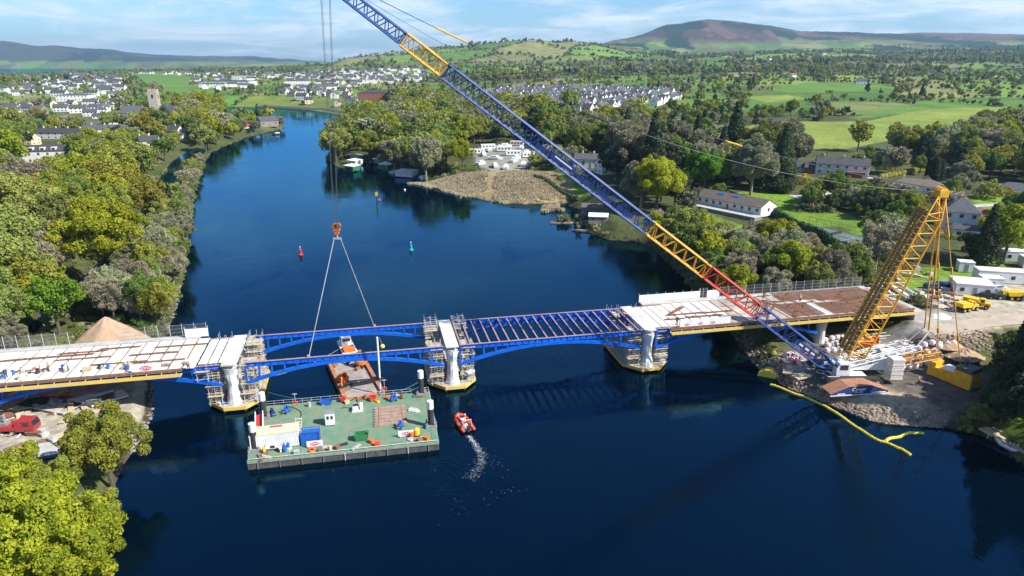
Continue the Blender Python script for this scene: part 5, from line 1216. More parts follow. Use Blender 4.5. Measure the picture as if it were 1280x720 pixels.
# ---------------------------------------------------------------- the jack-up barge; its frame: u along, v across
QA = R(11.3); QO = (-40.9, 91.6); QZ = 1.5
def BG(u, v, z=QZ): return (QO[0] + u * math.cos(QA) - v * math.sin(QA), QO[1] + u * math.sin(QA) + v * math.cos(QA), z)
BL, BW = 29.6, 18.2
ba = thing('work_barge', 'flat green-decked work barge with four dark leg piles moored in front of the bridge', 'barge', BG(0, 0, 0), QA)
mb = MB(); mb.box(BL / 2, BW / 2, -1.2, BL, BW, 2.62); part('hull', mb, M['hull'], ba)
mb = MB(); mb.box(BL / 2, BW / 2, 1.42, BL + .1, BW + .1, .08); part('deck', mb, M['green'], ba)
mb = MB(); mb.box(BL / 2, -.06, 1.1, BL, .12, .34); mb.box(BL / 2, BW + .06, 1.1, BL, .12, .34); part('rubbing_strake', mb, mat('strake', (.30, .36, .27), (.20, .22, .18), rough=.8), ba)
g = random.Random(12)
for k in range(9): u = 1.5 + k * 3.3; mb = MB(); mb.beam((u, -.12, -.1), (u, -.12, 1.3), .09, .1, up=(0, 1, 0)); part('hull_ladder_rail', mb, M['white'] if k in (4, 7) else M['grey'], ba)
mb = MB()
for (a, c, fix) in (((0, BL), 1.6, 'v0'), ((0, BL), BW - .2, 'v1')):
    n_ = 18
    for k in range(n_ + 1): u = .2 + (BL - .4) * k / n_; mb.tube((u, .2 if fix == 'v0' else BW - .2, 1.5), (u, .2 if fix == 'v0' else BW - .2, 2.5 if (fix == 'v1' or k % 5 == 0) else 1.72), .035, n=4)
for z in (2.0, 2.48): mb.tube((.2, BW - .2, z), (BL - .2, BW - .2, z), .03, n=4)
mb.tube((.2, .2, 1.72), (BL - .2, .2, 1.72), .07, n=5)
for u0 in (.2, BL - .2):
    for k in range(9): v = .2 + (BW - .4) * k / 8; mb.tube((u0, v, 1.5), (u0, v, 2.4), .03, n=4)
    mb.tube((u0, .2, 2.4), (u0, BW - .2, 2.4), .03, n=4)
part('handrail', mb, M['galv'], ba)
def bxy(px, py, z=QZ):
    x, y = G(px, py, z); dx, dy = x - QO[0], y - QO[1]; return (dx * math.cos(QA) + dy * math.sin(QA), -dx * math.sin(QA) + dy * math.cos(QA))
for px, py in ((316, 563), (322, 523), (526, 488), (539, 533)):
    u, v = bxy(px, py); u = min(max(u, .7), BL - .7); v = min(max(v, .9), BW - .9); mb = MB(); mb.tube((u, v, -4), (u, v, 4.9), .50, n=14); l_ = part('leg_pile', mb, M['dark'], ba); mb = MB(); mb.tube((u, v, 4.9), (u, v, 6.3), .53, n=14); part('white_cap', mb, M['white'], l_); mb = MB(); mb.box(u, v, 1.5, 1.9, 1.7, .5); [mb.box(u + a, v + b_, 2.0, .25, .25, .5) for a in (-.7, .7) for b_ in (-.65, .65)]; part('pile_gate', mb, M['grey'], l_)
# things standing on the barge, placed from where they stand on its deck
def onb(px, py): x, y = G(px, py, QZ); return (x, y, QZ)
def item(name, label, cat, px, py, parts, rz=0.0, z=QZ, group=None):
    x, y = G(px, py, z); o = thing(name, label, cat, (x, y, z + .005), QA + rz, group)
    for nm, mb, m in parts: part(nm, mb, M[m] if isinstance(m, str) else m, o)
    return o
def B(*bx_): m = MB(); [m.box(*b_) for b_ in bx_]; return m
ct = item('site_container', 'cream-topped white steel container with a small red logo on the barge deck', 'container', 345, 555, [('box', B((0, 0, .1, 7.4, 2.9, 2.5)), 'white'), ('roof', B((0, 0, 2.6, 7.5, 3.0, .1)), mat('cream_roof', (.62, .58, .38), (.5, .47, .33))), ('skid', B((-3, 0, 0, .3, 2.6, .1), (3, 0, 0, .3, 2.6, .1)), 'dark')], rz=R(2))
mb = MB(); [mb.box(-3.6 + .3 * k, -1.48, .2, .14, .06, 2.3) for k in range(25)]; part('ribs', mb, M['white'], ct)
m = MB(); m.box(.2, .9, 2.71, 1.9, .5, .02); part('roof_logo', m, M['pink'], ct)
item('timber_stair', 'grey timber access stair at the right end of the white container', 'stair', 374, 548, [('steps', (lambda m: ([m.box(0, -1.7 + k * .42, .25 + k * .3, .95, .36, .08) for k in range(9)], m)[1])(MB()), 'timber'), ('rail', (lambda m: ([m.beam((s * .5, -1.9, .2), (s * .5, 1.9, 2.9), .09) for s in (-1, 1)], m)[1])(MB()), 'galv')])
bc = item('fuel_tank', 'bright blue steel tank in a frame near the middle of the barge front', 'tank', 389, 553, [('tank', B((0, 0, .15, 2.7, 1.6, 1.9)), 'cblue'), ('frame', (lambda m: ([m.beam((a * 1.38, b_ * .84, 0), (a * 1.38, b_ * .84, 2.35), .12) for a in (-1, 1) for b_ in (-1, 1)] + [m.beam((-1.38, b_ * .84, 2.3), (1.38, b_ * .84, 2.3), .1) for b_ in (-1, 1)], m)[1])(MB()), 'cblue')])
for px, py, w, l in ((394, 559, 2.5, 'white sign with red oval logo below the blue tank on the barge edge'), (508, 546, 2.6, 'white sign with faded red logo at the right front of the barge')):
    o = item('barge_sign', l, 'sign', px, py, [('board', B((0, 0, .12, w, .07, 1.05)), 'white'), ('foot', B((-w * .4, 0, 0, .08, .6, .3), (w * .4, 0, 0, .08, .6, .3)), 'galv')]); logo(o, 0, -.04, .64, w * .58)
item('generator', 'small rounded white generator in front of the white container', 'generator', 339, 561, [('canopy', (lambda m: m.extr([(-.8, .2), (.8, .2), (.8, .9), (.5, 1.25), (-.5, 1.25), (-.8, .9)], -.45, .45))(MB()), 'white'), ('base', B((0, 0, 0, 1.7, 1.0, .22)), 'dark'), ('grille', B((.3, -.46, .35, .7, .02, .45)), 'dark')])
item('gas_bottle_rack', 'upright yellow bottle rack beside the white generator', 'rack', 344, 557, [('bottles', (lambda m: ([m.lathe(-.2 + .36 * k, 0, [(.16, .02), (.17, .1), (.17, 1.2), (.06, 1.45), (.05, 1.6)], 8) for k in range(2)], m)[1])(MB()), 'yellow'), ('frame', B((0, .2, 0, .9, .06, 1.0)), 'dark')])
def pump(m2='cblue'):
    m = MB(); m.box(0, 0, .15, 1.1, .7, .6); m.tube((-.3, 0, .75), (-.3, 0, 1.3), .16, n=8); m.box(.35, 0, .75, .3, .4, .5); w = MB(); [w.tube((sx * .45, sy * .38 - .05, .18), (sx * .45, sy * .38 + .05, .18), .18, n=8) for sx in (-1, 1) for sy in (-1, 1)]; h = MB(); h.tube((-.9, 0, .5), (-.55, 0, .5), .07); h.tube((-.9, -.3, .5), (-.9, .3, .5), .05)
    return [('body', m, m2), ('wheel', w, 'dark'), ('handle', h, 'grey')]
for px, py, rz, l in [(358, 563, .4, 'blue pump set in front of the container beside the stair'), (358, 516, 1, 'blue compressor on the far left part of the barge'), (341, 519, 2, 'dark blue pump near the far left leg pile'), (492, 501, .2, 'blue pump set at the far edge right of the timber mats'), (500, 535, 1.2, 'blue pump beside the right front sign')]:
    item('pump_set', l, 'pump', px, py, [(a, b_, c) for a, b_, c in pump('cblue' if px != 341 else 'navy')], rz)
def skip_(L=2.4, W_=1.3, h=.9):
    m = MB(); m.extr([(-L / 2 + .3, .1), (L / 2 - .3, .1), (L / 2, h), (L / 2 - .08, h), (L / 2 - .36, .16), (-L / 2 + .36, .16), (-L / 2 + .08, h), (-L / 2, h)], -W_ / 2, W_ / 2); m.box(0, -W_ / 2, .1, L - .5, .06, h - .1); m.box(0, W_ / 2, .1, L - .5, .06, h - .1); r = MB(); r.beam((-L / 2, -W_ / 2, h), (L / 2, -W_ / 2, h), .08); r.beam((-L / 2, W_ / 2, h), (L / 2, W_ / 2, h), .08); return m, r
for px, py, c, l, sz in [(408, 505, 'cblue', 'open blue skip at the far edge of the barge', (2.2, 1.1, .8)), (452, 549, 'sgreen', 'open green skip on the front half of the barge', (2.4, 1.3, 1.1)), (466, 500, 'red', 'small red bin at the far edge left of the timber mats', (1.3, .9, .8)), (429, 502, 'red', 'small red bin left of the winch', (1.0, .8, .8))]:
    m, r = skip_(*sz); item('open_skip', l, 'skip', px, py, [('body', m, c), ('rim', r, c)])
item('small_cabin', 'white box cabin with dark windows in the middle of the green deck', 'cabin', 413, 530, [('body', B((0, 0, .1, 1.5, 1.2, 2.2)), 'white'), ('roof', B((0, 0, 2.3, 1.6, 1.3, .08)), 'grey'), ('window', B((-.3, -.61, 1.2, .4, .02, .6), (.35, -.61, 1.2, .4, .02, .6)), 'glass'), ('skid', B((0, 0, 0, 1.3, 1.4, .1)), 'dark')])
item('deck_winch', 'white winch with a black drum and mast standing on the green deck', 'winch', 447, 513, [('base', B((0, 0, 0, 1.9, 1.3, .35), (.7, 0, .35, .5, 1.1, .9)), 'white'), ('drum', (lambda m: m.tube((-.3, -.5, .75), (-.3, .5, .75), .42, n=12))(MB()), 'dark'), ('mast', (lambda m: (m.tube((.1, 0, .35), (.0, 0, 2.6), .09), m.beam((0, 0, 2.5), (-1.1, 0, 2.0), .12))[0])(MB()), 'dark'), ('guard', B((-.3, -.62, .35, 1.0, .06, .8), (-.3, .62, .35, 1.0, .06, .8)), 'white')])
for k in range(6):
    u0, v0 = bxy(488, 520); x, y, _ = BG(u0, v0 - 2.9 + k * 1.16); o = thing('timber_mat', 'long pink-brown timber mat laid on the right part of the barge deck', 'timber mat', (x, y, QZ + .005), QA, 'timber mats on the barge'); mb = MB(); [mb.box(0, -.38 + i * .25, 0, 5.6 - .25 * ((i + k) % 3), .22, .26) for i in range(4)]; part('planks', mb, mat('mat_timber', (.40, .27, .20), (.26, .19, .14), rough=.9, scale=1.2), o); mb = MB(); [mb.box(s, 0, .245, .12, 1.0, .03) for s in (-2, 2)]; part('strap', mb, M['rust'], o)
item('yellow_bowser', 'yellow upright tank beside the right front sign on the barge', 'tank', 521, 544, [('tank', (lambda m: m.lathe(0, 0, [(.45, .1), (.5, .2), (.5, 1.1), (.3, 1.3), (.08, 1.35)], 12))(MB()), 'yellow'), ('base', B((0, 0, 0, 1.1, 1.1, .12)), 'dark')])
item('orange_box', 'small orange-red box at the front edge of the barge', 'box', 472, 557, [('box', B((0, 0, 0, .8, .6, .6)), 'ored'), ('lid', B((0, 0, .6, .85, .65, .08)), 'ored')])
item('upturned_dinghy', 'little white dinghy lying near the right end of the green deck', 'dinghy', 518, 514, [('hull', (lambda m: m.prism([(-1.1, -.45), (.6, -.45), (1.2, 0), (.6, .45), (-1.1, .45)], .08, .5, [(-.9, -.3), (.4, -.3), (.8, 0), (.4, .3), (-.9, .3)]))(MB()), 'white'), ('keel', B((0, 0, .48, 1.6, .06, .08)), 'brown')], rz=-.5)
item('gangway', 'white gangway with red inside leaning at the left end of the barge', 'gangway', 325, 538, [('ramp', (lambda m: m.beam((0, -2.6, .3), (0, 2.9, 1.4), 1.1, .12))(MB()), 'red'), ('side', (lambda m: ([m.beam((s * .6, -2.6, .7), (s * .6, 2.9, 1.8), .12, .8) for s in (-1, 1)], m)[1])(MB()), 'white')], rz=.12)
for px, py, l in [(370, 510, 'post with an orange lifebuoy at the far edge of the barge, left one'), (481, 492, 'post with an orange lifebuoy at the far edge of the barge, right one')]:
    m = MB(); n_ = 14
    vs = []; fs = []
    for i in range(n_):
        a = 6.283 * i / n_
        for j in range(5): b_ = 6.283 * j / 5; rr = .36 + .09 * math.cos(b_); vs.append((rr * math.cos(a), .09 * math.sin(b_) - .1, 1.0 + rr * math.sin(a)))
    for i in range(n_):
        for j in range(5): fs.append((i * 5 + j, i * 5 + (j + 1) % 5, ((i + 1) % n_) * 5 + (j + 1) % 5, ((i + 1) % n_) * 5 + j))
    m.add(vs, fs); item('lifebuoy_post', l, 'lifebuoy', px, py, [('post', (lambda q: (q.tube((0, 0, 0), (0, 0, 2.9), .05), q.box(0, 0, 2.7, .8, .1, .12))[0])(MB()), 'galv'), ('ring', m, 'ored')])
g = random.Random(31)
for k in range(34):
    u = g.uniform(1.5, BL - 1.5); v = g.choice([g.uniform(.5, 2.6), g.uniform(BW - 2, BW - .6), g.uniform(.5, 2.2)]); x, y, _ = BG(u, v); c = g.choice(['timber', 'brown', 'white', 'galv', 'orange', 'dark', 'yellow', 'rust']); kd = g.choice(['rope_coil', 'plank_stack', 'drum', 'crate']); cn_ = {'timber': 'pale', 'brown': 'brown', 'white': 'white', 'galv': 'grey', 'orange': 'orange', 'dark': 'black', 'yellow': 'yellow', 'rust': 'rusty'}[c]
    o = thing(kd, '%s %s among the loose gear along the barge edges' % (cn_, kd.replace('_', ' ')), kd.replace('_', ' '), (x, y, QZ + .005), g.uniform(0, 3), 'loose gear on the barge'); mb = MB()
    if kd == 'rope_coil': [mb.lathe(0, 0, [(.42, .09 * i), (.5, .045 + .09 * i), (.42, .09 + .09 * i)], 12) for i in range(3)]
    elif kd == 'drum': mb.lathe(0, 0, [(.28, 0), (.3, .04), (.28, .4), (.3, .44), (.28, .8), (.3, .86), (.26, .87)], 10)
    elif kd == 'crate': mb.box(0, 0, 0, .8, .6, .5); mb.box(0, 0, .5, .84, .64, .05); mb.box(0, -.31, .1, .84, .03, .12)
    else: [mb.box(g.uniform(-.1, .1), g.uniform(-.1, .1), i * .09, 1.9, .5, .08, g.uniform(-.08, .08)) for i in range(3)]
    part('body', mb, M[c], o)
def hose(pts, m, label, r=.06): x0, y0 = G(*pts[0], QZ); o = thing('deck_hose', label, 'hose', (x0, y0, QZ)); mb = MB(); w = [G(a, b_, QZ) for a, b_ in pts]; mb.path([(a - x0, b_ - y0, .07) for a, b_ in w], r, 6); part('hose', mb, M[m], o)
hose([(362, 512), (370, 511), (376, 515), (377, 524), (374, 533)], 'dark', 'dark hose curving across the barge behind the container'); hose([(377, 517), (384, 508), (392, 503)], 'brown', 'brown hose running to the far edge of the barge')
item('mooring_mast', 'tall white pile with a rusty band standing at the far edge of the barge', 'pile', 476, 491, [('pole', (lambda m: m.tube((0, 0, -1), (0, 0, 11.2), .17, n=10))(MB()), 'white'), ('band', (lambda m: m.tube((0, 0, 2.4), (0, 0, 3.2), .19, n=10))(MB()), 'rust'), ('foot', B((0, 0, 0, .8, .8, .4)), 'grey')])
x, y = G(478, 433, 6.0); o = thing('mooring_ball', 'round yellow ball hanging beside the tall white pile', 'marker ball', (x, y, 6)); mb = MB(); mb.ball(0, 0, 0, .48, nu=14, nv=9); part('ball', mb, M['yfloat'], o, smooth=True); mb = MB(); mb.tube((0, 0, .4), (-.5, -.1, 2.0), .03); part('cord', mb, M['rope2'], o)
# ---------------------------------------------------------------- second pontoon with its orange machines, the little tug
P1 = Vector(G(432, 500, 1.2)); P2 = Vector(G(479, 493, 1.2)); P3 = Vector(G(408, 446, 1.2)); ax = (P1 - P3).normalized(); 
pth = math.atan2((P3 - P1).y, (P3 - P1).x); pc = (P1 + P2) / 2 + (P3 - P1) * .5; PLn = 21.5; PWd = 7.6
po = thing('flat_pontoon', 'grey-decked pontoon with rust-orange sides lying under the lifted girders', 'pontoon', (pc.x, pc.y, 0), pth)
mb = MB(); mb.box(0, 0, -.8, PLn, PWd, 1.9); part('hull', mb, M['rust'], po); mb = MB(); mb.box(0, 0, 1.1, PLn - .1, PWd - .1, .08); part('deck', mb, M['pgrey'], po)
for s in (-1, 1):
    mb = MB(); mb.box(0, s * (PWd / 2 - .35), 1.18, PLn - .2, .7, .5); part('side_coaming', mb, mat('orange_rust', (.50, .20, .08), (.32, .12, .06), rough=.85, scale=1), po)
mb = MB(); mb.box(-PLn / 2 + .3, 0, 1.18, .5, PWd - 1.6, .4); part('end_coaming', mb, M['orange'], po)
def poxy(px, py): x, y = G(px, py, 1.2); return (x, y, 1.19)
def excav(label, loc, rz):
    r = thing('mini_excavator', label, 'excavator', loc, rz)
    for s in (-1, 1): m = MB(); m.extr([(-1.2, .3), (-.95, .02), (.95, .02), (1.2, .3), (.95, .6), (-.95, .6)], s * .8 - .2, s * .8 + .2); part('track', m, M['dark'], r)
    m = MB(); m.box(0, 0, .3, 1.5, 1.2, .4); m.lathe(-.1, 0, [(1.15, .72), (1.2, .9), (1.15, 1.5), (.7, 1.75), (.2, 1.8)], 14); part('house', m, M['orange'], r); m = MB(); m.box(.35, .45, 1.5, .9, .8, 1.0); c = part('cab', m, M['orange'], r); q = MB(); q.box(.82, .45, 1.65, .02, .6, .7); part('window', q, M['glass'], c)
    m = MB(); m.beam((.8, 0, 1.1), (2.2, 0, 2.2), .3, .35); m.beam((2.2, 0, 2.2), (3.0, 0, .9), .24, .28); part('arm', m, M['orange'], r); m = MB(); m.extr([(2.7, .9), (3.2, .9), (3.4, .3), (2.9, .1), (2.6, .4)], -.35, .35); part('bucket', m, M['dark'], r); return r
excav('orange machine nearer the barge on the grey pontoon', poxy(429, 479), R(-80)); excav('orange machine half under the lifted girder on the pontoon', poxy(451, 458), R(160))
for f, l in ((-.26, 'dark steel beam laid across the pontoon by the nearer orange machine'), (.30, 'dark steel beam across the pontoon under the girders')):
    c = pc + (P3 - P1).normalized() * PLn * f; o = thing('steel_beam', l, 'steel beam', (c.x, c.y, 1.7), pth + math.pi / 2); mb = MB(); mb.box(0, 0, 0, PWd - .3, .5, .07); mb.box(0, 0, .07, PWd - .3, .08, .32); mb.box(0, 0, .39, PWd - .3, .5, .07); part('beam', mb, M['dark'], o); mb = MB(); mb.box(0, 0, .462, .4, .5, .05); part('lug', mb, M['rust'], o)
for k in range(9):
    g = random.Random(k); c = pc + (P3 - P1).normalized() * g.uniform(-9, 9) + (P2 - P1).normalized() * g.choice([-2.6, 2.5, 1.5]); o = thing('timber_block', 'brown timber block on the grey pontoon deck', 'timber', (c.x, c.y, 1.19), g.uniform(0, 3), 'blocks on the pontoon deck'); mb = MB(); [mb.box(0, -.2 + .42 * i, 0, 1.7, .38, .3) for i in range(2)]; mb.box(0, 0, .3, 1.5, .4, .28); part('block', mb, M['brown'], o)
x, y = G(433, 432, .8); tg = thing('work_boat', 'small white and orange workboat beyond the pontoon between the girders', 'boat', (x, y, 0), pth); mb = MB(); mb.prism([(-4.5, -1.4), (2.6, -1.4), (4.6, 0), (2.6, 1.4), (-4.5, 1.4)], -.4, .9, [(-4.6, -1.6), (2.9, -1.6), (5.2, 0), (2.9, 1.6), (-4.6, 1.6)]); part('hull', mb, M['white'], tg)
mb = MB(); mb.box(1.0, 0, .9, 2.6, 2.1, 2.0); wh = part('wheelhouse', mb, M['white'], tg); mb = MB(); mb.box(-.32, 0, 1.9, .05, 1.7, .7); mb.box(1, -1.07, 1.9, 2, .04, .7); part('window', mb, M['glass'], wh); mb = MB(); mb.box(-2.9, 0, .92, 2.6, 2.4, .5); part('deck_box', mb, M['orange'], tg); mb = MB(); mb.tube((1, 0, 2.9), (1, 0, 4.6), .06); part('mast', mb, M['galv'], tg)
def line(p, q, label, m='rope2', r=.035, s=.8):
    p = Vector(p); q = Vector(q); o = thing('mooring_line', label, 'rope', p); mb = MB(); mb.path([a - p for a in sag(p, q, 12, s)], r, 4); part('rope', mb, M[m], o)
gl = mat('green_rope', (.06, .30, .22)); M['green_rope'] = gl
line(BG(.5, BW - .4, 2.2), BR(-37, .5, 1.6), 'short mooring rope from the barge to the left pier', 'rope2'); line(BG(11, BW - .2, 2), BR(-35.6, 4, 1.4), 'green rope from the barge to the left pier staging', 'green_rope'); line(BG(20.8, BW - .3, 2.0), BR(-5, 3, 1.5), 'upper green rope from the barge to the middle pier', 'green_rope'); line(BG(21.5, BW - .3, 1.8), BR(-5, 1.5, 1.1), 'lower green rope from the barge to the middle pier', 'green_rope')
line((tg.location.x - 1, tg.location.y - 3, 1.2), BR(-35.5, 9, 1.6), 'rope from the small workboat to the left pier'); line((tg.location.x + 1, tg.location.y - 3, 1.2), BR(-12, 5, .3), 'rope from the small workboat towards the tall pile')
# ---------------------------------------------------------------- rescue boat with its crew, wash behind it
x0, y0 = G(584, 535, .3); x1, y1 = G(575, 522, .3); ra = math.atan2(y1 - y0, x1 - x0); rb = thing('rigid_inflatable_boat', 'orange inflatable boat with crew turning beside the barge', 'boat', ((x0 + x1) / 2, (y0 + y1) / 2 - .2, .12), ra)
pts = [(-2.7, .95, .32), (-1, 1.02, .32), (.9, 1.0, .36), (2.1, .66, .5), (2.75, 0, .62), (2.1, -.66, .5), (.9, -1.0, .36), (-1, -1.02, .32), (-2.7, -.95, .32)]; mb = MB(); mb.path(pts, .30, 10); [mb.ball(*p, .30) for p in pts]; part('tube', mb, M['ored'], rb, smooth=True)
mb = MB(); mb.prism([(-2.6, -.9), (1.2, -.9), (2.5, 0), (1.2, .9), (-2.6, .9)], .05, .22); part('floor', mb, M['grey'], rb); mb = MB(); mb.box(0, 0, .22, .7, .8, .85); mb.box(-.9, 0, .22, .9, .5, .45); mb.box(.9, 0, .22, .6, .6, .3); part('console', mb, M['white'], rb); mb = MB(); mb.box(-2.75, 0, .1, .5, .45, .95); part('outboard_motor', mb, M['dark'], rb); mb = MB(); [mb.tube((-2.1, s * .8, .4), (-2.1, s * .7, 1.9), .04) for s in (-1, 1)]; mb.tube((-2.1, -.7, 1.9), (-2.1, .7, 1.9), .04); part('roll_bar', mb, M['white'], rb)
c_, s_ = math.cos(ra), math.sin(ra)
for a, b_, z, ps, rz, l, jk, hl in [(-.9, 0, .78, 'sit', -math.pi / 2, 'crew member in orange seated behind the console of the inflatable boat', 'hivis', 'yellow'), (.95, .55, .68, 'sit', -math.pi / 2, 'crew member in red on the left tube of the inflatable boat', 'red', 'white'), (.7, -.55, .68, 'sit', -math.pi / 2, 'crew member in red-orange on the right tube of the inflatable boat', 'ored', 'white'), (-1.9, .7, .72, 'sit', 0, 'crew member at the stern of the inflatable boat', 'hivis', 'white')]:
    bx_, by_ = rb.location.x + a * c_ - b_ * s_, rb.location.y + a * s_ + b_ * c_; person((bx_, by_, z - .05), ra + rz, ps, l, jk, hl)
# foam: low lumps of white water
fm = mat('foam', (.50, .52, .52), rough=.6)
def foam(label, px_list, n_, spread, seed, smin=.05, smax=.2):
    g = random.Random(seed); mb = MB(); P = [G(*p) for p in px_list]
    for k in range(n_):
        f = g.random() ** 1.25 * (len(P) - 1); i = min(int(f), len(P) - 2); a = f - i; w = spread * (.3 + .7 * f / (len(P) - 1)); x = P[i][0] * (1 - a) + P[i + 1][0] * a + g.gauss(0, w); y = P[i][1] * (1 - a) + P[i + 1][1] * a + g.gauss(0, w * .8); r = g.uniform(smin, smax) * (1.1 - .5 * f / len(P)); mb.ball(x, y, .0, r * g.uniform(.8, 2.2), r, r * .28, 5, 4)
    o = part('foam', mb, fm); tag(o, label, 'foam', kind='stuff')
foam('broken white wash curling behind the inflatable boat', [(586, 545), (594, 555), (601, 565), (602, 576), (596, 588), (588, 598)], 800, .6, 1, .015, .055)
foam('thin foam flecks left on the dark water by the boat', [(600, 560), (625, 585), (640, 610), (600, 625), (560, 632), (555, 650)], 70, 2.2, 2, .015, .035)
# ---------------------------------------------------------------- buoys and the channel post
def buoy(px, py, c, label):
    x, y = G(px, py); o = thing('channel_buoy', label, 'buoy', (x, y, 0)); mb = MB(); mb.lathe(0, 0, [(.2, -.6), (.75, -.2), (.75, .35), (.45, .6), (.4, 1.9), (.12, 2.0)], 12); part('body', mb, M[c], o); mb = MB(); mb.tube((0, 0, 2), (0, 0, 2.7), .05); mb.ball(0, 0, 2.8, .2); part('light', mb, M['white'], o)
buoy(376, 319, 'red', 'red channel buoy with a white top left of the hook block'); M['teal'] = mat('buoy_teal', (.01, .40, .33)); buoy(514, 313, 'teal', 'green channel buoy right of the hook block')
for px, py, l in ((506, 238, 'small white mooring buoy near the reed bed'), (474, 251, 'pink mooring buoy beside the channel post')): x, y = G(px, py); o = thing('mooring_buoy', l, 'buoy', (x, y, 0)); mb = MB(); mb.ball(0, 0, .25, .55); part('ball', mb, M['white'] if px > 500 else M['pink'], o); mb = MB(); mb.tube((0, 0, .7), (0, 0, 1.0), .08); part('ring', mb, M['galv'], o)
x, y = G(471, 252); o = thing('channel_post', 'dark post with a yellow mark standing in the river', 'channel marker', (x, y, 0)); mb = MB(); mb.tube((0, 0, -3), (0, 0, 7.0), .2, n=8); part('post', mb, M['dark'], o); mb = MB(); mb.box(0, 0, 2.6, 1.0, .5, 1.8); part('mark', mb, M['yellow'], o)
# ---------------------------------------------------------------- the right bank: crane yard
def at(px, py, dz=0.0): x, y, z = GP(px, py); return (x, y, z + dz)
g = random.Random(41)
# white and pink bags of spoil in long rows behind the crane
bagp = Proto(lambda: (lambda r: (part('bag', (lambda m: m.lathe(0, 0, [(.25, 0), (.55, .1), (.62, .45), (.5, .85), (.2, .98)], 9))(MB()), M['bag'], r), part('strap', (lambda m: (m.beam((-.4, 0, .9), (.4, 0, .9), .1), m.beam((0, -.4, .92), (0, .4, .92), .1))[0])(MB()), M['pink'], r), r)[-1])(thing('bulk_bag', 'x', 'bulk bag')))
for row, (a, b_) in enumerate([((1112, 462), (1158, 456)), ((1110, 455), (1175, 437)), ((1110, 447), (1192, 431)), ((1035, 441), (1060, 436)), ((1034, 434), (1056, 428)), ((1032, 427), (1052, 422)), ((1116, 440), (1150, 434))]):
    pa, pb = at(*a), at(*b_); n_ = int(math.dist(pa, pb) / 1.35)
    for k in range(n_ + 1):
        f = k / max(1, n_); x = pa[0] + (pb[0] - pa[0]) * f + g.uniform(-.2, .2); y = pa[1] + (pb[1] - pa[1]) * f + g.uniform(-.25, .25)
        bagp.put((x, y, zt(x, y) - .02), g.uniform(0, 6), g.uniform(.9, 1.15), 'white bulk bag with pink straps in the rows %s' % ('behind the crane counterweights' if row in (0, 1, 2, 6) else 'under the right end of the deck'), 'bulk bags %s' % ('behind the crane' if row in (0, 1, 2, 6) else 'under the deck'))
o = thing('ramp_frame', 'navy blue steel ramp with a rusty top and white lettering on the crane yard edge', 'steel ramp', at(1068, 489, .02), R(7)); mb = MB(); mb.extr([(-5.6, .15), (5.6, .15), (5.6, .5), (2.2, 1.7), (-2.4, 1.7), (-5.6, .45)], -1.5, -1.4); mb.extr([(-5.6, .15), (5.6, .15), (5.6, .5), (2.2, 1.7), (-2.4, 1.7), (-5.6, .45)], 1.4, 1.5); [mb.box(k, 0, .15, .25, 2.8, .3) for k in (-4, -1.5, 1.5, 4)]; part('side_plate', mb, M['navy'], o)
mb = MB(); mb.beam((-5.7, 0, .5), (-2.4, 0, 1.76), 3.2, .1); mb.beam((-2.4, 0, 1.78), (2.2, 0, 1.78), 3.2, .1); mb.beam((2.2, 0, 1.76), (5.7, 0, .54), 3.2, .1); part('top_plate', mb, mat('rust_plate', (.42, .20, .10), (.28, .13, .08), rough=.85), o); mb = MB(); mb.box(0, -1.56, .02, 11.4, .12, .14); [mb.box(k, -1.53, .3, 1.5, .04, .16) for k in (-3.6, 3.0, 4.4)]; part('white_edge', mb, M['white'], o)
text('Career', .95, M['white'], o, (-.3, -1.53, 1.12), (math.pi / 2, 0, 0), shear=.3); text('STEELWORK', .34, M['white'], o, (-.3, -1.53, .55), (math.pi / 2, 0, 0))
for k, (px, py, l, rz) in enumerate([(1072, 478, 'timber crane mat lying beside the counterweights', .3), (1080, 480, 'timber crane mat between the ramp and the crane', -.5), (1040, 484, 'timber crane mat under the cab end of the crane', .1), (1090, 476, 'timber crane mat below the counterweight stack', .9), (985, 462, 'timber mat at the river edge of the crane yard', 1.2), (1005, 470, 'timber mat left of the crane tracks', .4)]):
    o = thing('crane_mat', l, 'timber mat', at(px, py), rz); mb = MB(); [mb.box(0, -.75 + .5 * i, 0, 5, .46, .28) for i in range(4)]; part('planks', mb, M['timber'], o); mb = MB(); [mb.box(s, 0, .285, .12, 2.0, .03) for s in (-1.8, 1.8)]; part('strap', mb, M['rust'], o)
for px, py, l in [(994, 451, 'pink and white wrapped bundle on the right bank near the blue boom foot'), (985, 446, 'second wrapped bundle on the right bank under the boom'), (1002, 456, 'third wrapped bundle on the right bank by the crane mats')]:
    o = thing('wrapped_bundle', l, 'bundle', at(px, py), .4); mb = MB(); [mb.tube((-.9, y, z), (.9, y, z), .26, n=9) for y, z in ((-.5, .27), (0, .27), (.5, .27), (-.25, .72), (.25, .72))]; part('rolls', mb, M['bag'], o); mb = MB(); [mb.box(x, 0, 0, .1, 1.6, 1.0) for x in (-.5, .5)]; part('band', mb, M['pink'], o)
o = thing('excavator', 'orange excavator arm and body parked behind the crane mast', 'excavator', at(1086, 440), R(-30))
for s in (-1, 1): m = MB(); m.extr([(-2, .45), (-1.6, .05), (1.6, .05), (2, .45), (1.6, .9), (-1.6, .9)], s * 1.2 - .28, s * 1.2 + .28); part('track', m, M['dark'], o)
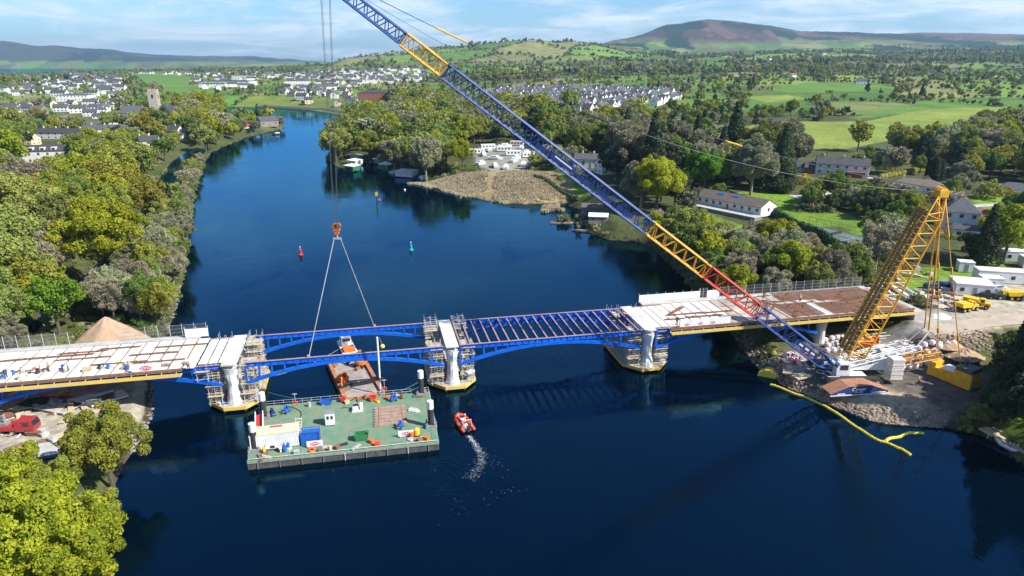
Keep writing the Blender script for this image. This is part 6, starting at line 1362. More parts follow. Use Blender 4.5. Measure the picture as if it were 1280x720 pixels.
m = MB(); m.box(-.3, 0, .9, 3.2, 2.4, 1.2); part('house', m, M['orange'], o); m = MB(); m.box(.8, .7, 2.1, 1.4, .9, 1.3); c = part('cab', m, M['orange'], o); m = MB(); m.box(1.52, .7, 2.3, .02, .7, .9); part('window', m, M['glass'], c); m = MB(); m.beam((1.2, -.2, 1.8), (-2.6, -.2, 4.2), .5, .6); m.beam((-2.6, -.2, 4.2), (-5.2, -.2, 2.0), .4, .45); part('arm', m, M['orange'], o); m = MB(); m.extr([(-5.6, 2.1), (-4.9, 2.1), (-4.7, 1.2), (-5.3, .9), (-5.9, 1.3)], -.8, .4); part('bucket', m, M['dark'], o)
# bits of gear all over the yard
def clutter(poly_px, n_, seed, where, kinds, smax=1.6, z=None):
    gg = random.Random(seed); W_ = np.array([G(a, b_, 2.5 if z is None else z) for a, b_ in poly_px]); lo, hi = W_.min(0), W_.max(0); k = 0
    while k < n_:
        p = (gg.uniform(lo[0], hi[0]), gg.uniform(lo[1], hi[1]))
        if not inside(np.array([p]), W_)[0]: continue
        kd, cm, cn_ = gg.choice(kinds); o = thing(kd, '%s %s lying %s' % (cn_, kd.replace('_', ' '), where), kd.replace('_', ' '), (p[0], p[1], (zt(*p) if z is None else z) - .01), gg.uniform(0, 3.1), 'building gear ' + where); mb = MB(); L = gg.uniform(.8, smax)
        if kd == 'plank_stack': [mb.box(gg.uniform(-.1, .1), gg.uniform(-.1, .1), i * .12, L * 2, .9, .11, gg.uniform(-.06, .06)) for i in range(gg.choice([2, 4, 6]))]
        elif kd == 'formwork_panel': mb.box(0, 0, .1, L * 1.7, L * 1.2, .12); [mb.box(q, 0, 0, .14, L * 1.2, .1) for q in (-L * .5, 0, L * .5)]
        elif kd == 'concrete_block': mb.box(0, 0, 0, L, L * .6, L * .55); mb.box(0, 0, L * .55, L * .5, L * .25, .1)
        elif kd == 'pipe_bundle': [mb.tube((-L, -.4 + .27 * i, .14 + .0), (L, -.4 + .27 * i, .14), .13, n=7) for i in range(4)]
        elif kd == 'steel_trestle': [mb.beam((-L, s * L * .6, .2), (L, s * L * .6, .2), .12) for s in (-1, 1)]; [mb.beam((q, -L * .6, .2), (q, L * .6, .2), .1) for q in (-L, 0, L)]; mb.beam((-L, -L * .6, .2), (-L * .6, -L * .6, 1.4), .1)
        elif kd == 'drum': mb.lathe(0, 0, [(.28, 0), (.3, .04), (.28, .8), (.3, .86), (.26, .87)], 10)
        else: mb.box(0, 0, 0, 1.2, .8, .7); mb.box(0, 0, .7, 1.25, .85, .06)
        part('body', mb, M[cm], o); k += 1
KS = [('plank_stack', 'timber', 'pale'), ('plank_stack', 'brown', 'brown'), ('formwork_panel', 'conc', 'grey'), ('formwork_panel', 'timber', 'pale'), ('concrete_block', 'conc', 'grey'), ('pipe_bundle', 'galv', 'grey'), ('steel_trestle', 'rust', 'rusty'), ('steel_trestle', 'white', 'white'), ('drum', 'red', 'red'), ('site_crate', 'panel2', 'buff'), ('plank_stack', 'rust', 'rusty'), ('formwork_panel', 'brown', 'brown'), ('plank_stack', 'timber', 'pale')]
clutter([(968, 448), (1015, 440), (1030, 452), (1030, 470), (1000, 476), (975, 462)], 16, 1, 'on the bank under the blue boom', KS)
clutter([(1130, 388), (1180, 378), (1200, 392), (1196, 410), (1150, 404)], 44, 2, 'at the right end of the deck', KS, 2.2)
clutter([(1085, 356), (1150, 352), (1165, 372), (1120, 380)], 12, 3, 'beside the far right end of the deck', KS, 2.4)
clutter([(1060, 444), (1108, 434), (1112, 446), (1068, 456)], 12, 4, 'behind the crane', KS, 1.4)
clutter([(2, 476), (120, 466), (235, 458), (236, 452), (120, 459), (2, 466)], 26, 7, 'along the near edge of the left deck', [('plank_stack', 'timber', 'pale'), ('site_crate', 'white', 'white'), ('concrete_block', 'galv', 'grey'), ('drum', 'cblue', 'blue'), ('steel_trestle', 'rust', 'rusty'), ('drum', 'dark', 'black')], .6, DZ + .12)
clutter([(-20, 498), (60, 490), (118, 488), (170, 500), (100, 530), (60, 560), (-20, 575)], 60, 5, 'in the yard under the left deck', KS, 2.2)
# concrete mats and rack beams in the left yard
for i, (px, py, L, W_, c, l, rz) in enumerate([(40, 570, 9, 6, 'conc', 'large grey steel plate in the left yard below the red truck', .1), (18, 588, 9, 2.2, 'brown', 'brown timber stack at the left edge of the yard', .1), (93, 545, 7, 4.2, 'timber', 'pale timber mat pile right of the red truck', .75), (52, 582, 6.5, 4, 'timber', 'pale timber mat pile in the lower yard', .15), (62, 508, 11, 4, 'conc', 'grey slab by the deck shadow in the left yard', -.5), (112, 502, 8, 4, 'panel', 'white slab between timber mats under the left deck', .4), (20, 510, 10, 4, 'timber', 'pale planks spread along the left deck shadow', .3), (135, 500, 6, 3.5, 'panel', 'white sheet beside the lone tree in the yard', .6)]):
    o = thing('yard_mat', l, 'mat', at(px, py), rz + QA); mb = MB(); [mb.box(0, -W_ / 2 + W_ * (k + .5) / 5, .28, L, W_ / 5 - .08, .22) for k in range(5)]; part('boards', mb, M[c], o); mb = MB(); [mb.box(-L / 2 + L * (k + .5) / 7, 0, 0, .3, W_, .28) for k in range(7)]; part('bearer', mb, M['dark'], o)
# red lorry in the yard
tx, ty, tz = at(42, 541); tr_ = thing('red_lorry', 'dark red crane lorry with twin front axles parked in the left yard', 'lorry', (tx - 3, ty, tz), QA - .12); tr_.scale = (.86,) * 3; mb = MB(); mb.box(-3.5, 0, .75, 13, .9, .35); part('chassis', mb, M['dark'], tr_)
mb = MB(); mb.extr([(.9, .8), (4.2, .8), (4.3, 1.8), (3.9, 2.9), (1.2, 3.0), (.9, 2.4)], -1.25, 1.25); mb.box(-.6, 0, 1.05, 3.0, 2.5, .8); cb = part('cab', mb, M['truckred'], tr_); mb = MB(); mb.add([(4.31, -1.1, 1.85), (4.31, 1.1, 1.85), (3.95, 1.1, 2.8), (3.95, -1.1, 2.8)], [(0, 1, 2, 3)]); mb.box(2.9, -1.26, 1.9, 1.1, .02, .8); part('window', mb, M['glass'], cb)
mb = MB(); mb.box(-1.6, 0, 1.85, 1.6, 1.4, .5); mb.tube((-1.4, 0, 2.3), (-1.4, 0, 3.8), .3, n=8); mb.beam((-1.4, 0, 3.7), (-5.2, .2, 2.6), .4, .4); part('loader_crane', mb, M['grey'], tr_); mb = MB(); mb.box(-6, 0, 1.1, 8, 2.5, .2); mb.box(-6, -1.2, 1.3, 8, .08, .5); mb.box(-6, 1.2, 1.3, 8, .08, .5); part('load_bed', mb, M['grey'], tr_)
for x_ in (2.9, .2, -6.2, -7.6):
    for s in (-1, 1): mb = MB(); mb.tube((x_, s * .95, .55), (x_, s * 1.28, .55), .55, n=14); w = part('wheel', mb, M['dark'], tr_); mb = MB(); mb.tube((x_, s * 1.281, .55), (x_, s * 1.30, .55), .3, n=10); part('rim', mb, M['galv'], w)
mb = MB(); [mb.tube((x_, s * 1.1, .3), (x_, s * 2.3, .15), .12) for x_ in (1.6, -4.6) for s in (-1, 1)]; part('outrigger', mb, M['white'], tr_)
o = thing('red_hose', 'thick red hose slung under the left deck', 'hose', at(60, 492)); ox, oy, oz = o.location; mb = MB(); mb.path([Vector(G(a, b_, 4.2)).to_3d() - Vector((ox, oy, 0)) + Vector((0, 0, 4.2 - oz + dz)) if False else Vector((G(a, b_, 4.2)[0] - ox, G(a, b_, 4.2)[1] - oy, 4.2 - oz)) for a, b_, dz in [(38, 491, 0), (60, 494, 0), (85, 493, 0), (105, 489, 0), (125, 482, 0)]], .12, 6); part('hose', mb, M['red'], o)
# scattered stones of the bank: rubble nobody could count
def rocks(label, line_px, width, n_, seed, smin, smax, m='rock'):
    gg = random.Random(seed); mb = MB(); P = [GP(*p) for p in line_px]
    for k in range(n_):
        f = gg.random() * (len(P) - 1); i = min(int(f), len(P) - 2); a = f - i; x = P[i][0] * (1 - a) + P[i + 1][0] * a + gg.gauss(0, width); y = P[i][1] * (1 - a) + P[i + 1][1] * a + gg.gauss(0, width * .7); z = zt(x, y); r = gg.uniform(smin, smax)
        if z < -.9: continue
        n0 = len(mb.v); mb.ball(x, y, z + r * .15, r * gg.uniform(.8, 1.4), r * gg.uniform(.7, 1.2), r * gg.uniform(.5, .9), 6, 4); mb.v[n0:] = [(a_ + gg.uniform(-.16, .16) * r, b_ + gg.uniform(-.16, .16) * r, c + gg.uniform(-.16, .16) * r) for a_, b_, c in mb.v[n0:]]
    o = part('rubble', mb, M[m]); tag(o, label, 'rocks', kind='stuff')
rocks('pale boulders facing the river edge of the crane yard', [(1022, 498), (1050, 509), (1080, 521), (1105, 527), (1140, 530), (1178, 532)], .6, 800, 1, .1, .36)
rocks('grey-brown rubble along the bank under the deck', [(920, 425), (940, 448), (962, 460), (985, 480), (1010, 492), (1025, 499)], 1.2, 800, 2, .1, .38)
rocks('pale stones on the sloping yard edge', [(1085, 515), (1120, 518), (1160, 518), (1180, 522)], .9, 260, 3, .08, .28)
rocks('rubble on the slope below the sandy road', [(1165, 425), (1195, 430), (1225, 420), (1240, 440)], 2.0, 260, 4, .12, .45)
rocks('stones along the island shore', [(238, 300), (232, 345), (222, 385), (210, 415)], .8, 200, 5, .12, .35, 'stone')
rocks('stones along the left yard shore', [(196, 470), (190, 520), (165, 565)], .8, 160, 6, .15, .4, 'stone')
for px, py, w, l in [(1188, 432, 2.2, 'brown heap of soil at the foot of the sandy road'), (1205, 444, 3.0, 'larger orange-brown soil heap behind the ballast tray'), (1176, 396, 2.0, 'white heap of lime beside the deck end')]:
    o = thing('spoil_heap', l, 'heap', at(px, py, -.2)); gg = random.Random(px); vs = [(0, 0, w * .6)]; n_ = 20
    for j in range(1, 6):
        for i in range(n_): a = 6.283 * i / n_; f = j / 5; vs.append((w * 1.3 * f * math.cos(a), w * f * math.sin(a), w * .6 * (1 - f) + gg.uniform(-.08, .12) * w * .6))
    mb = MB(); mb.add(vs, [(0, 1 + i, 1 + (i + 1) % n_) for i in range(n_)] + [(1 + (j - 1) * n_ + i, 1 + j * n_ + i, 1 + j * n_ + (i + 1) % n_, 1 + (j - 1) * n_ + (i + 1) % n_) for j in range(1, 5) for i in range(n_)]); part('heap', mb, M['white'] if px == 1176 else M['soil'], o)
# floating booms and the yellow float
def float_boom(pts, label):
    W_ = [G(*p) for p in pts]; x0, y0 = W_[0]; o = thing('floating_boom', label, 'floating boom', (x0, y0, 0)); P = [Vector((a - x0, b_ - y0, .05)) for a, b_ in W_]; Q = []
    for a, b_ in zip(P[:-1], P[1:]): Q += [a + (b_ - a) * (k / 4) for k in range(4)]
    Q.append(P[-1]); [setattr(q, 'y', q.y + .25 * math.sin(i * .9)) for i, q in enumerate(Q)]
    mb = MB(); mb.path(Q, .27, 8); part('float_tube', mb, M['yfloat'], o); mb = MB(); [mb.tube(Q[i] - (Q[i + 1] - Q[i]).normalized() * .1, Q[i] + (Q[i + 1] - Q[i]).normalized() * .1, .32, n=8) for i in range(1, len(Q) - 1, 2)]; part('joint', mb, M['yellow'], o)
float_boom([(963, 481), (985, 489), (1003, 496), (1030, 507), (1050, 520), (1070, 534), (1085, 544), (1100, 552), (1118, 558), (1126, 562), (1137, 568)], 'long yellow floating boom curving along the rocky bank'); float_boom([(1107, 552), (1118, 547), (1134, 543), (1153, 541)], 'short yellow floating boom branching off the long one')
x, y = G(961, 470); o = thing('work_float', 'yellow float with a small frame beside the right bank', 'float', (x, y, 0), -.5); mb = MB(); mb.extr([(-2.2, -.1), (2.2, -.1), (1.9, .75), (.4, 1.5), (-.6, 1.5), (-1.9, .7)], -.9, .9); part('body', mb, M['yfloat'], o); mb = MB(); [mb.tube((a, b_, .6), (a, b_, 1.9), .05) for a in (-1, 1) for b_ in (-.7, .7)]; mb.tube((-1, .7, 1.9), (1, .7, 1.9), .05); part('rail', mb, M['dark'], o)
o = thing('yellow_hopper', 'small yellow hopper at the bank edge above the float', 'hopper', at(966, 442)); mb = MB(); mb.box(0, 0, .6, .7, .7, 1.0, 0, 1.5); mb.box(0, 0, 0, .9, .9, .6); part('hopper', mb, M['yfloat'], o); mb = MB(); mb.box(0, 0, 1.6, 1.2, 1.2, .08); part('rim', mb, M['dark'], o)
# ---------------------------------------------------------------- site cabins, cars, dumpers
for px, py, L, W_, h, rz, l in [(1212, 366, 8, 6.5, 2.8, -18, 'large flat white cabin nearest the dumpers'), (1252, 352, 12.5, 4, 2.9, -14, 'long white cabin with two doors behind the nearest one'), (1272, 326, 9, 4, 2.8, -14, 'white cabin at the right edge behind the long one'), (1290, 334, 6, 4, 2.8, -14, 'grey-white cabin cut by the right edge'), (1205, 339, 3.6, 2.8, 2.6, -16, 'small white cabin alone on the grass'), (1236, 361, 4.5, 3.2, 2.9, -14, 'white cabin annexe joined to the long cabin front')]:
    x, y, z = at(px, py); o = thing('site_cabin', l, 'cabin', (x, y, z), R(rz)); keepfree(x, y, L * .6 + 1.5); mb = MB(); mb.box(0, 0, .15, L, W_, h); part('body', mb, M['white'], o); mb = MB(); mb.box(0, 0, h + .15, L + .15, W_ + .15, .14); part('roof', mb, M['panel'], o); mb = MB(); [mb.box(s, 0, -.3, .3, W_, .45) for s in (-L * .4, L * .4)]; part('base', mb, M['grey'], o)
    n_ = max(1, int(L / 2.6))
    for k in range(n_):
        mb = MB(); xx = -L / 2 + L * (k + .5) / n_; isd = k % 2 == (1 if n_ > 1 else 0); mb.box(xx, -W_ / 2 - .02, .3 if isd else 1.2, .9, .05, 2.0 if isd else .9); part('door' if isd else 'window', mb, M['grey'] if isd else M['glass'], o)
    mb = MB(); mb.box(L / 2 + .02, 0, 1.2, .05, 1.1, .9); part('window', mb, M['glass'], o)
def car_parts(m, van=False):
    def mk():
        r = thing('parked_van' if van else 'parked_car', 'x', 'van' if van else 'car'); L = 5.0 if van else 4.3
        body = [(-L / 2, .35), (L / 2, .35), (L / 2, .8), (L / 2 - .9, .98), (L / 2 - 1.5, 1.45), (-L / 2 + .7, 1.48), (-L / 2 + .1, 1.0), (-L / 2, .9)] if not van else [(-L / 2, .4), (L / 2, .4), (L / 2, 1.0), (L / 2 - .8, 1.25), (L / 2 - 1.4, 2.05), (-L / 2, 2.1)]
        b_ = MB(); b_.extr(body, -.88, .88); part('body', b_, m, r); gl_ = MB(); h = 1.02 if not van else 1.35; t_ = .38 if not van else .5
        for s in (-1, 1): gl_.box(-.15 if not van else .9, s * .885, h, (L - 2.3) if not van else 1.2, .02, t_)
        e = L / 2 - .92; gl_.add([(e, -.78, h), (e, .78, h), (e - .55, .75, h + t_), (e - .55, -.75, h + t_)], [(0, 1, 2, 3)]); gl_.v = [(a + .03, b2, c) if i >= len(gl_.v) - 4 else (a, b2, c) for i, (a, b2, c) in enumerate(gl_.v)]; gl_.box(-L / 2 + .35, 0, h, .35, 1.5, t_ * .8) if not van else None; part('window', gl_, M['glass'], r)
        for x_ in (-L * .3, L * .31):
            for s in (-1, 1): w = MB(); w.tube((x_, s * .70, .33), (x_, s * .92, .33), .33, n=12); wp = part('wheel', w, M['dark'], r); w = MB(); w.tube((x_, s * .921, .33), (x_, s * .93, .33), .18, n=8); part('rim', w, M['galv'], wp)
        for s in (-1, 1): w = MB(); w.box(L / 2 + .01, s * .62, .62, .03, .32, .16); part('headlight', w, M['white'], r)
        return r
    return mk
CP = dict(white=Proto(car_parts(M['wcar'])), silver=Proto(car_parts(M['silver'])), black=Proto(car_parts(M['bcar'])), blue=Proto(car_parts(M['gcar'])), red=Proto(car_parts(M['truckred'])), van=Proto(car_parts(M['wcar'], True)))
for px, py, k, rz, l in [(1246, 363, 'white', 10, 'white car parked right of the nearest white cabin'), (1250, 368, 'silver', 8, 'silver car parked in front of the white car by the cabins'), (1200, 363, 'red', 60, 'dark red car half hidden left of the nearest cabin'), (1186, 361, 'black', 10, 'black car on the scrub edge left of the cabins'), (1166, 361, 'blue', 5, 'dark blue car furthest left along the scrub'), (1268, 350, 'black', 20, 'black car in front of the long white cabin'), (1230, 372, 'black', 150, 'black car between the cabin and the yellow dumper'), (1242, 373, 'blue', 160, 'blue car beside the black car by the dumpers'), (1276, 374, 'black', 40, 'black car at the right edge behind the dumper'), (1212, 361, 'blue', 100, 'blue car tucked against the nearest cabin'), (1275, 348, 'van', 20, 'white van at the right edge by the long cabin'), (1092, 168, 'silver', 10, 'silver car in the far lane'),
        (1018, 246, 'silver', 40, 'silver car on the drive below the big white house'), (1180, 358, 'silver', 15, 'silver car in the row left of the cabins')]:
    if py < 200: continue
    x, y, z = at(px, py); CP[k].put((x, y, z + .02), R(rz), None, l); keepfree(x, y, 3.5)
def dumper(px, py, rz, l):
    x, y, z = at(px, py); r = thing('site_dumper', l, 'dumper', (x, y, z), R(rz)); r.scale = (.8,) * 3; keepfree(x, y, 4)
    m = MB(); m.box(-1.2, 0, .7, 4.2, 1.2, .6); part('chassis', m, M['dark'], r); m = MB(); m.extr([(-3.6, 1.5), (-.2, 1.3), (.3, 2.5), (-3.9, 2.7)], -1.3, 1.3); part('skip', m, M['yellow'], r); m = MB(); m.box(1.9, 0, .8, 2.2, 1.9, 1.0); part('bonnet', m, M['yellow'], r); m = MB(); m.box(.9, 0, 1.3, 1.2, 1.7, 1.5); c = part('cab', m, M['yellow'], r); m = MB(); m.box(1.51, 0, 1.9, .02, 1.4, .75); m.box(.9, -.86, 1.9, .9, .02, .75); part('window', m, M['glass'], c)
    for x_ in (2.1, -1.0, -2.7):
        for s in (-1, 1): w = MB(); w.tube((x_, s * .85, .62), (x_, s * 1.35, .62), .62, n=14); wp = part('wheel', w, M['dark'], r); w = MB(); w.tube((x_, s * 1.351, .62), (x_, s * 1.38, .62), .3, n=8); part('rim', w, M['yellow'], wp)
dumper(1209, 388, 20, 'yellow and black dumper on the sandy road behind the crane'); dumper(1222, 384, -40, 'second yellow dumper parked tight beside the first'); dumper(1257, 374, 170, 'yellow dumper nearest the right edge by the cars')
# long white and grey bundles at the deck end
for k, (a, b_, l) in enumerate([((1098, 360), (1118, 374), 'long white steel section lying left of the right deck end'), ((1110, 358), (1134, 374), 'second long white steel section at the right deck end'), ((1120, 357), (1142, 371), 'grey steel section beside the white ones at the deck end')]):
    p, q = Vector(G(*a, 8.9)).to_3d(), Vector(G(*b_, 8.9)).to_3d(); c = (p + q) / 2; d = q - p; o = thing('steel_section', l, 'steel section', (c.x, c.y, 9.1), math.atan2(d.y, d.x)); mb = MB(); mb.box(0, -.25, 0, d.length, .1, .7); mb.box(0, .25, 0, d.length, .1, .7); mb.box(0, 0, .7, d.length, .7, .08); part('section', mb, M['white'] if k < 2 else M['galv'], o); mb = MB(); [mb.box(s, 0, -.2, .2, 1.2, .2) for s in (-d.length * .3, d.length * .3)]; part('bearer', mb, M['brown'], o)
# handrailed access under the right deck end
o = thing('access_walkway', 'grey handrailed walkway along the foot of the right deck end', 'walkway', at(1085, 428, .2), math.atan2(6, 22)); mb = MB(); mb.box(7, 0, 0, 22, 1.6, .15); part('deck', mb, M['galv'], o); mb = MB(); [mb.tube((-4 + k * 1.6, s, .1), (-4 + k * 1.6, s, 1.3), .04, n=4) for k in range(15) for s in (-.75, .75)]; [mb.tube((-4, s, z), (18, s, z), .035, n=4) for s in (-.75, .75) for z in (.7, 1.25)]; part('handrail', mb, M['galv'], o)
# ---------------------------------------------------------------- dock and white boat on the right edge
p0 = G(1239, 541, 1.0); p1 = G(1300, 575, 1.0); dk = thing('wooden_dock', 'pale wooden walkway on piles along the lawn at the right edge', 'dock', (p0[0], p0[1], 0), math.atan2(p1[1] - p0[1], p1[0] - p0[0])); DL = math.dist(p0, p1); mb = MB(); mb.box(DL / 2, 0, .95, DL, 1.3, .14); part('walkway', mb, M['timber'], dk); mb = MB(); [mb.tube((k * 2.2, s, -2), (k * 2.2, s, 1.0), .12) for k in range(int(DL / 2.2) + 1) for s in (-.5, .5)]; part('pile', mb, M['galv'], dk); mb = MB(); mb.box(-.4, .3, .9, 2.4, 2.4, .3); part('end_platform', mb, M['timber'], dk)
q0, q1 = GP(1246, 538), GP(1290, 514); pth_ = thing('garden_path', 'sandy path running from the dock up beside the lawn', 'path', (q0[0], q0[1], max(q0[2], 1.1) + .05), math.atan2(q1[1] - q0[1], q1[0] - q0[0])); pL = math.dist(q0[:2], q1[:2]); mb = MB(); mb.prism([(0, -.8), (pL * .5, -.9), (pL, -.8), (pL, .8), (pL * .5, .9), (0, .8)], -.6, .12); part('path_surface', mb, M['sand'], pth_)
b0, b1 = G(1248, 551, .4), G(1292, 568, .4); bo_ = thing('white_inflatable_boat', 'white inflatable boat with white seats moored at the dock', 'boat', ((b0[0] + b1[0]) / 2 - .3, (b0[1] + b1[1]) / 2, .1), math.atan2(b0[1] - b1[1], b0[0] - b1[0])); bL = math.dist(b0, b1) / 2
pts = [(-bL, 1.0, .35), (0, 1.1, .38), (bL * .6, .85, .5), (bL, 0, .65), (bL * .6, -.85, .5), (0, -1.1, .38), (-bL, -1.0, .35)]; mb = MB(); mb.path(pts, .32, 10); [mb.ball(*p, .32) for p in pts]; part('tube', mb, M['white'], bo_, smooth=True); mb = MB(); mb.prism([(-bL, -.9), (bL * .5, -.8), (bL * .9, 0), (bL * .5, .8), (-bL, .9)], .05, .3); part('floor', mb, M['grey'], bo_)
for x_, w in ((bL * .35, .9), (-.2, 1.0), (-1.6, 1.1)): mb = MB(); mb.box(x_, 0, .3, .8, w, .5); mb.box(x_ - .35, 0, .8, .15, w, .45); part('seat', mb, M['white'], bo_)
mb = MB(); mb.box(.6, 0, .3, .5, .6, 1.0); part('console', mb, M['dark'], bo_)
# ---------------------------------------------------------------- reeds, islets, boathouses, marina
def reedbed(label, poly_px, n_, seed, h=.8, z0=.0):
    W_ = poly(poly_px); gg = np.random.default_rng(seed); lo, hi = W_.min(0), W_.max(0); P = gg.uniform(lo, hi, (n_ * 3, 2)); s = sdist(P, W_) + (fbm(P[:, 0] / 6, P[:, 1] / 6, 2) - .5) * 8; P = P[s < 0][:n_]; m_ = len(P); hh = h * (.6 + .6 * gg.random(m_)) * (.75 + .5 * fbm(P[:, 0] / 5, P[:, 1] / 5, 1)); a = gg.random(m_) * 3.14; w = .14
    dx, dy = np.cos(a) * w, np.sin(a) * w; lx, ly = gg.normal(size=m_) * .25, gg.normal(size=m_) * .25
    gz = np.maximum(0, height(P)); hh = hh + gz
    V = np.stack([np.column_stack([P[:, 0] - dx, P[:, 1] - dy, gz - .3]), np.column_stack([P[:, 0] + dx, P[:, 1] + dy, gz - .3]), np.column_stack([P[:, 0] + dx * .7 + lx, P[:, 1] + dy * .7 + ly, hh * .9]), np.column_stack([P[:, 0] - dx * .7 + lx, P[:, 1] - dy * .7 + ly, hh])], 1).reshape(-1, 3)
    o = part('reeds', np_mesh('reeds', V, np.arange(m_ * 4).reshape(-1, 4), M['reed']), None); tag(o, label, 'reed bed', kind='stuff')
reedbed('dry straw-coloured reed bed left of the small creek', [(510, 230), (545, 229), (604, 230), (612, 235), (604, 249), (578, 247), (545, 237)], 26000, 1); reedbed('larger dry reed bed right of the small creek', [(620, 233), (650, 230), (688, 234), (708, 245), (712, 251), (670, 254), (632, 255), (616, 250)], 32000, 2)
reedbed('thin reeds round the little island by the boom', [(672, 262), (700, 258), (705, 264), (680, 266)], 1600, 3, 1.4)
def islet(name, label, px, py, L, W_, rz, bushes, m='rock'):
    x, y = G(px, py); pts = [(L / 2 * math.cos(6.283 * k / 16) * (1 + .1 * math.sin(3 * k)), W_ / 2 * math.sin(6.283 * k / 16) * (1 + .12 * math.cos(2 * k))) for k in range(16)]; mb = MB(); mb.prism(pts, -1, .55, [(a * .9, b_ * .82) for a, b_ in pts]); o = part(name, mb, M[m]); o.location = (x, y, 0); o.rotation_euler[2] = R(rz); tag(o, kind='structure')
    gg = random.Random(px)
    for k in range(bushes):
        a = gg.uniform(-L * .42, L * .42); b_ = gg.uniform(-W_ * .2, W_ * .25); xx = x + a * math.cos(R(rz)) - b_ * math.sin(R(rz)); yy = y + a * math.sin(R(rz)) + b_ * math.cos(R(rz)); key = ('ib', 0)
        if key not in _PM: _PM[key] = crown_mesh('leaves', 91, LEAF['grey'], 1.6, 3.2, -.3, 10, 600, .4, 'round')[0]; _PM[('ib', 1)] = crown_mesh('leaves', 92, LEAF['olive'], 1.6, 3.0, -.3, 10, 600, .4, 'round')[0]
        q = bpy.data.objects.new('shrub', _PM[('ib', k % 2)]); COL.objects.link(q); q.location = (xx, yy, .4); q.scale = (1, 1, gg.uniform(.8, 1.25)); q.rotation_euler[2] = k; tag(q, 'small grey-green shrub on the little river island', 'shrub', 'shrubs on the little river islands')
islet('islet', '', 712, 278, 17, 4.5, 6, 9); islet('islet', '', 748, 291, 22, 3.0, -22, 2); islet('islet', '', 765, 294, 16, 3.5, -14, 3)
house('stone_boathouse', 'stone and timber boathouse beside the islets under the boom', 741, 266, 9, 6, 2.6, 1.4, -10, 'stone', 'brownroof', 1, (), (2, 1), keep=7, cat='boathouse'); house('garden_pavilion', 'low white-roofed boat shelter at the shore near the islets', 748, 276, 7, 5, 2.2, .8, -10, 'stone', 'white', 1, (), (2, 1), keep=6, cat='shelter')
for i, (px, py, L, W_, rz, c, l) in enumerate([(441, 214, 8, 6, 70, 'sgreen', 'green-fronted boathouse with pale roof nearest the wooded point'), (444, 207, 8, 6, 70, 'render', 'white-roofed boathouse second from the water on the point'), (447, 201, 8, 6, 70, 'render', 'white boathouse third in the row on the point'), (450, 195, 8, 6, 70, 'render', 'white boathouse fourth in the row on the point'), (462, 193, 10, 5, 10, 'render', 'long low white boathouse at the back of the basin'), (478, 205, 9, 6, -35, 'stone', 'grey boathouse left of the moored cruiser'), (484, 212, 8, 6, -35, 'sgreen', 'green boathouse beside the moored cruiser'), (509, 221, 11, 7, -25, 'render', 'largest white boathouse with a sloping grey roof by the reeds'), (470, 199, 8, 5, -35, 'stone', 'dark boathouse in the corner of the basin')]):
    x, y = G(px, py); o = thing('boathouse', l, 'boathouse', (x, y, .3), R(rz)); keepfree(x, y, 7); mb = MB(); mb.box(0, 0, .2, L, W_, 2.6); part('wall', mb, M[c], o); mb = MB(); mb.beam((0, -W_ / 2 - .3, 2.95), (0, W_ / 2 + .3, 3.5), L + .8, .16); part('roof', mb, M['panel'], o); mb = MB(); mb.box(-L / 2 - .02, 0, .0, .06, W_ * .6, 2.0); part('door', mb, M['dark'], o); mb = MB(); [mb.tube((a * L * .45, b_ * W_ * .45, -2.5), (a * L * .45, b_ * W_ * .45, .2), .15) for a in (-1, 0, 1) for b_ in (-1, 1)]; part('pile', mb, M['dark'], o)
def cruiser(loc, rz, label, L=8.0, group=None, c='white'):
    r = thing('motor_cruiser', label, 'boat', loc, rz, group); k = L / 8; mb = MB(); top = [(-4 * k, -1.35), (1.6 * k, -1.35), (4 * k, 0), (1.6 * k, 1.35), (-4 * k, 1.35)]; mb.prism([(a * .93, b_ * .8) for a, b_ in top], -.3, 1.0, top); part('hull', mb, M[c], r); mb = MB(); mb.prism([(-2.2 * k, -1.05), (1.2 * k, -1.05), (2.2 * k, 0), (1.2 * k, 1.05), (-2.2 * k, 1.05)], 1.0, 1.9, [(-2.0 * k, -.9), (.6 * k, -.9), (1.2 * k, 0), (.6 * k, .9), (-2.0 * k, .9)]); cb = part('cabin', mb, M['white'], r); mb = MB(); mb.box(-.6 * k, -1.0, 1.25, 2.2 * k, .06, .4); mb.box(-.6 * k, 1.0, 1.25, 2.2 * k, .06, .4); part('window', mb, M['glass'], cb); return r
x, y = G(494, 217); cruiser((x, y, 0), R(-35), 'small white motor cruiser moored between the boathouses'); x, y = G(529, 224); cruiser((x, y, 0), R(60), 'blue-hulled cruiser moored right of the largest boathouse', 8, None, 'cblue')
x, y = G(1000, 900); x, y = G(347, 168); cruiser((x, y, 0), R(50), 'dark-hulled cruiser moored at the stone boathouse point', 9, None, 'dark')
def caravan(loc, rz, label, group): r = thing('static_caravan', label, 'caravan', loc, rz, group); mb = MB(); mb.box(0, 0, .4, 9, 3.2, 2.4); part('body', mb, M['white'], r); mb = MB(); mb.extr([(-4.6, 2.8), (4.6, 2.8), (4.6, 2.95), (-4.6, 2.95)], -1.7, 1.7); part('roof', mb, M['panel'], r); mb = MB(); [mb.box(-3 + 2 * k, -1.63, 1.3, 1.0, .05, .9) for k in range(4)]; part('window', mb, M['glass'], r); return r
gg = random.Random(6); mw = np.array([GP(*q)[:2] for q in [(594, 192), (602, 184), (658, 181), (668, 192), (652, 213), (628, 215), (600, 206)]]); lo, hi = mw.min(0), mw.max(0); placed = []; k = 0
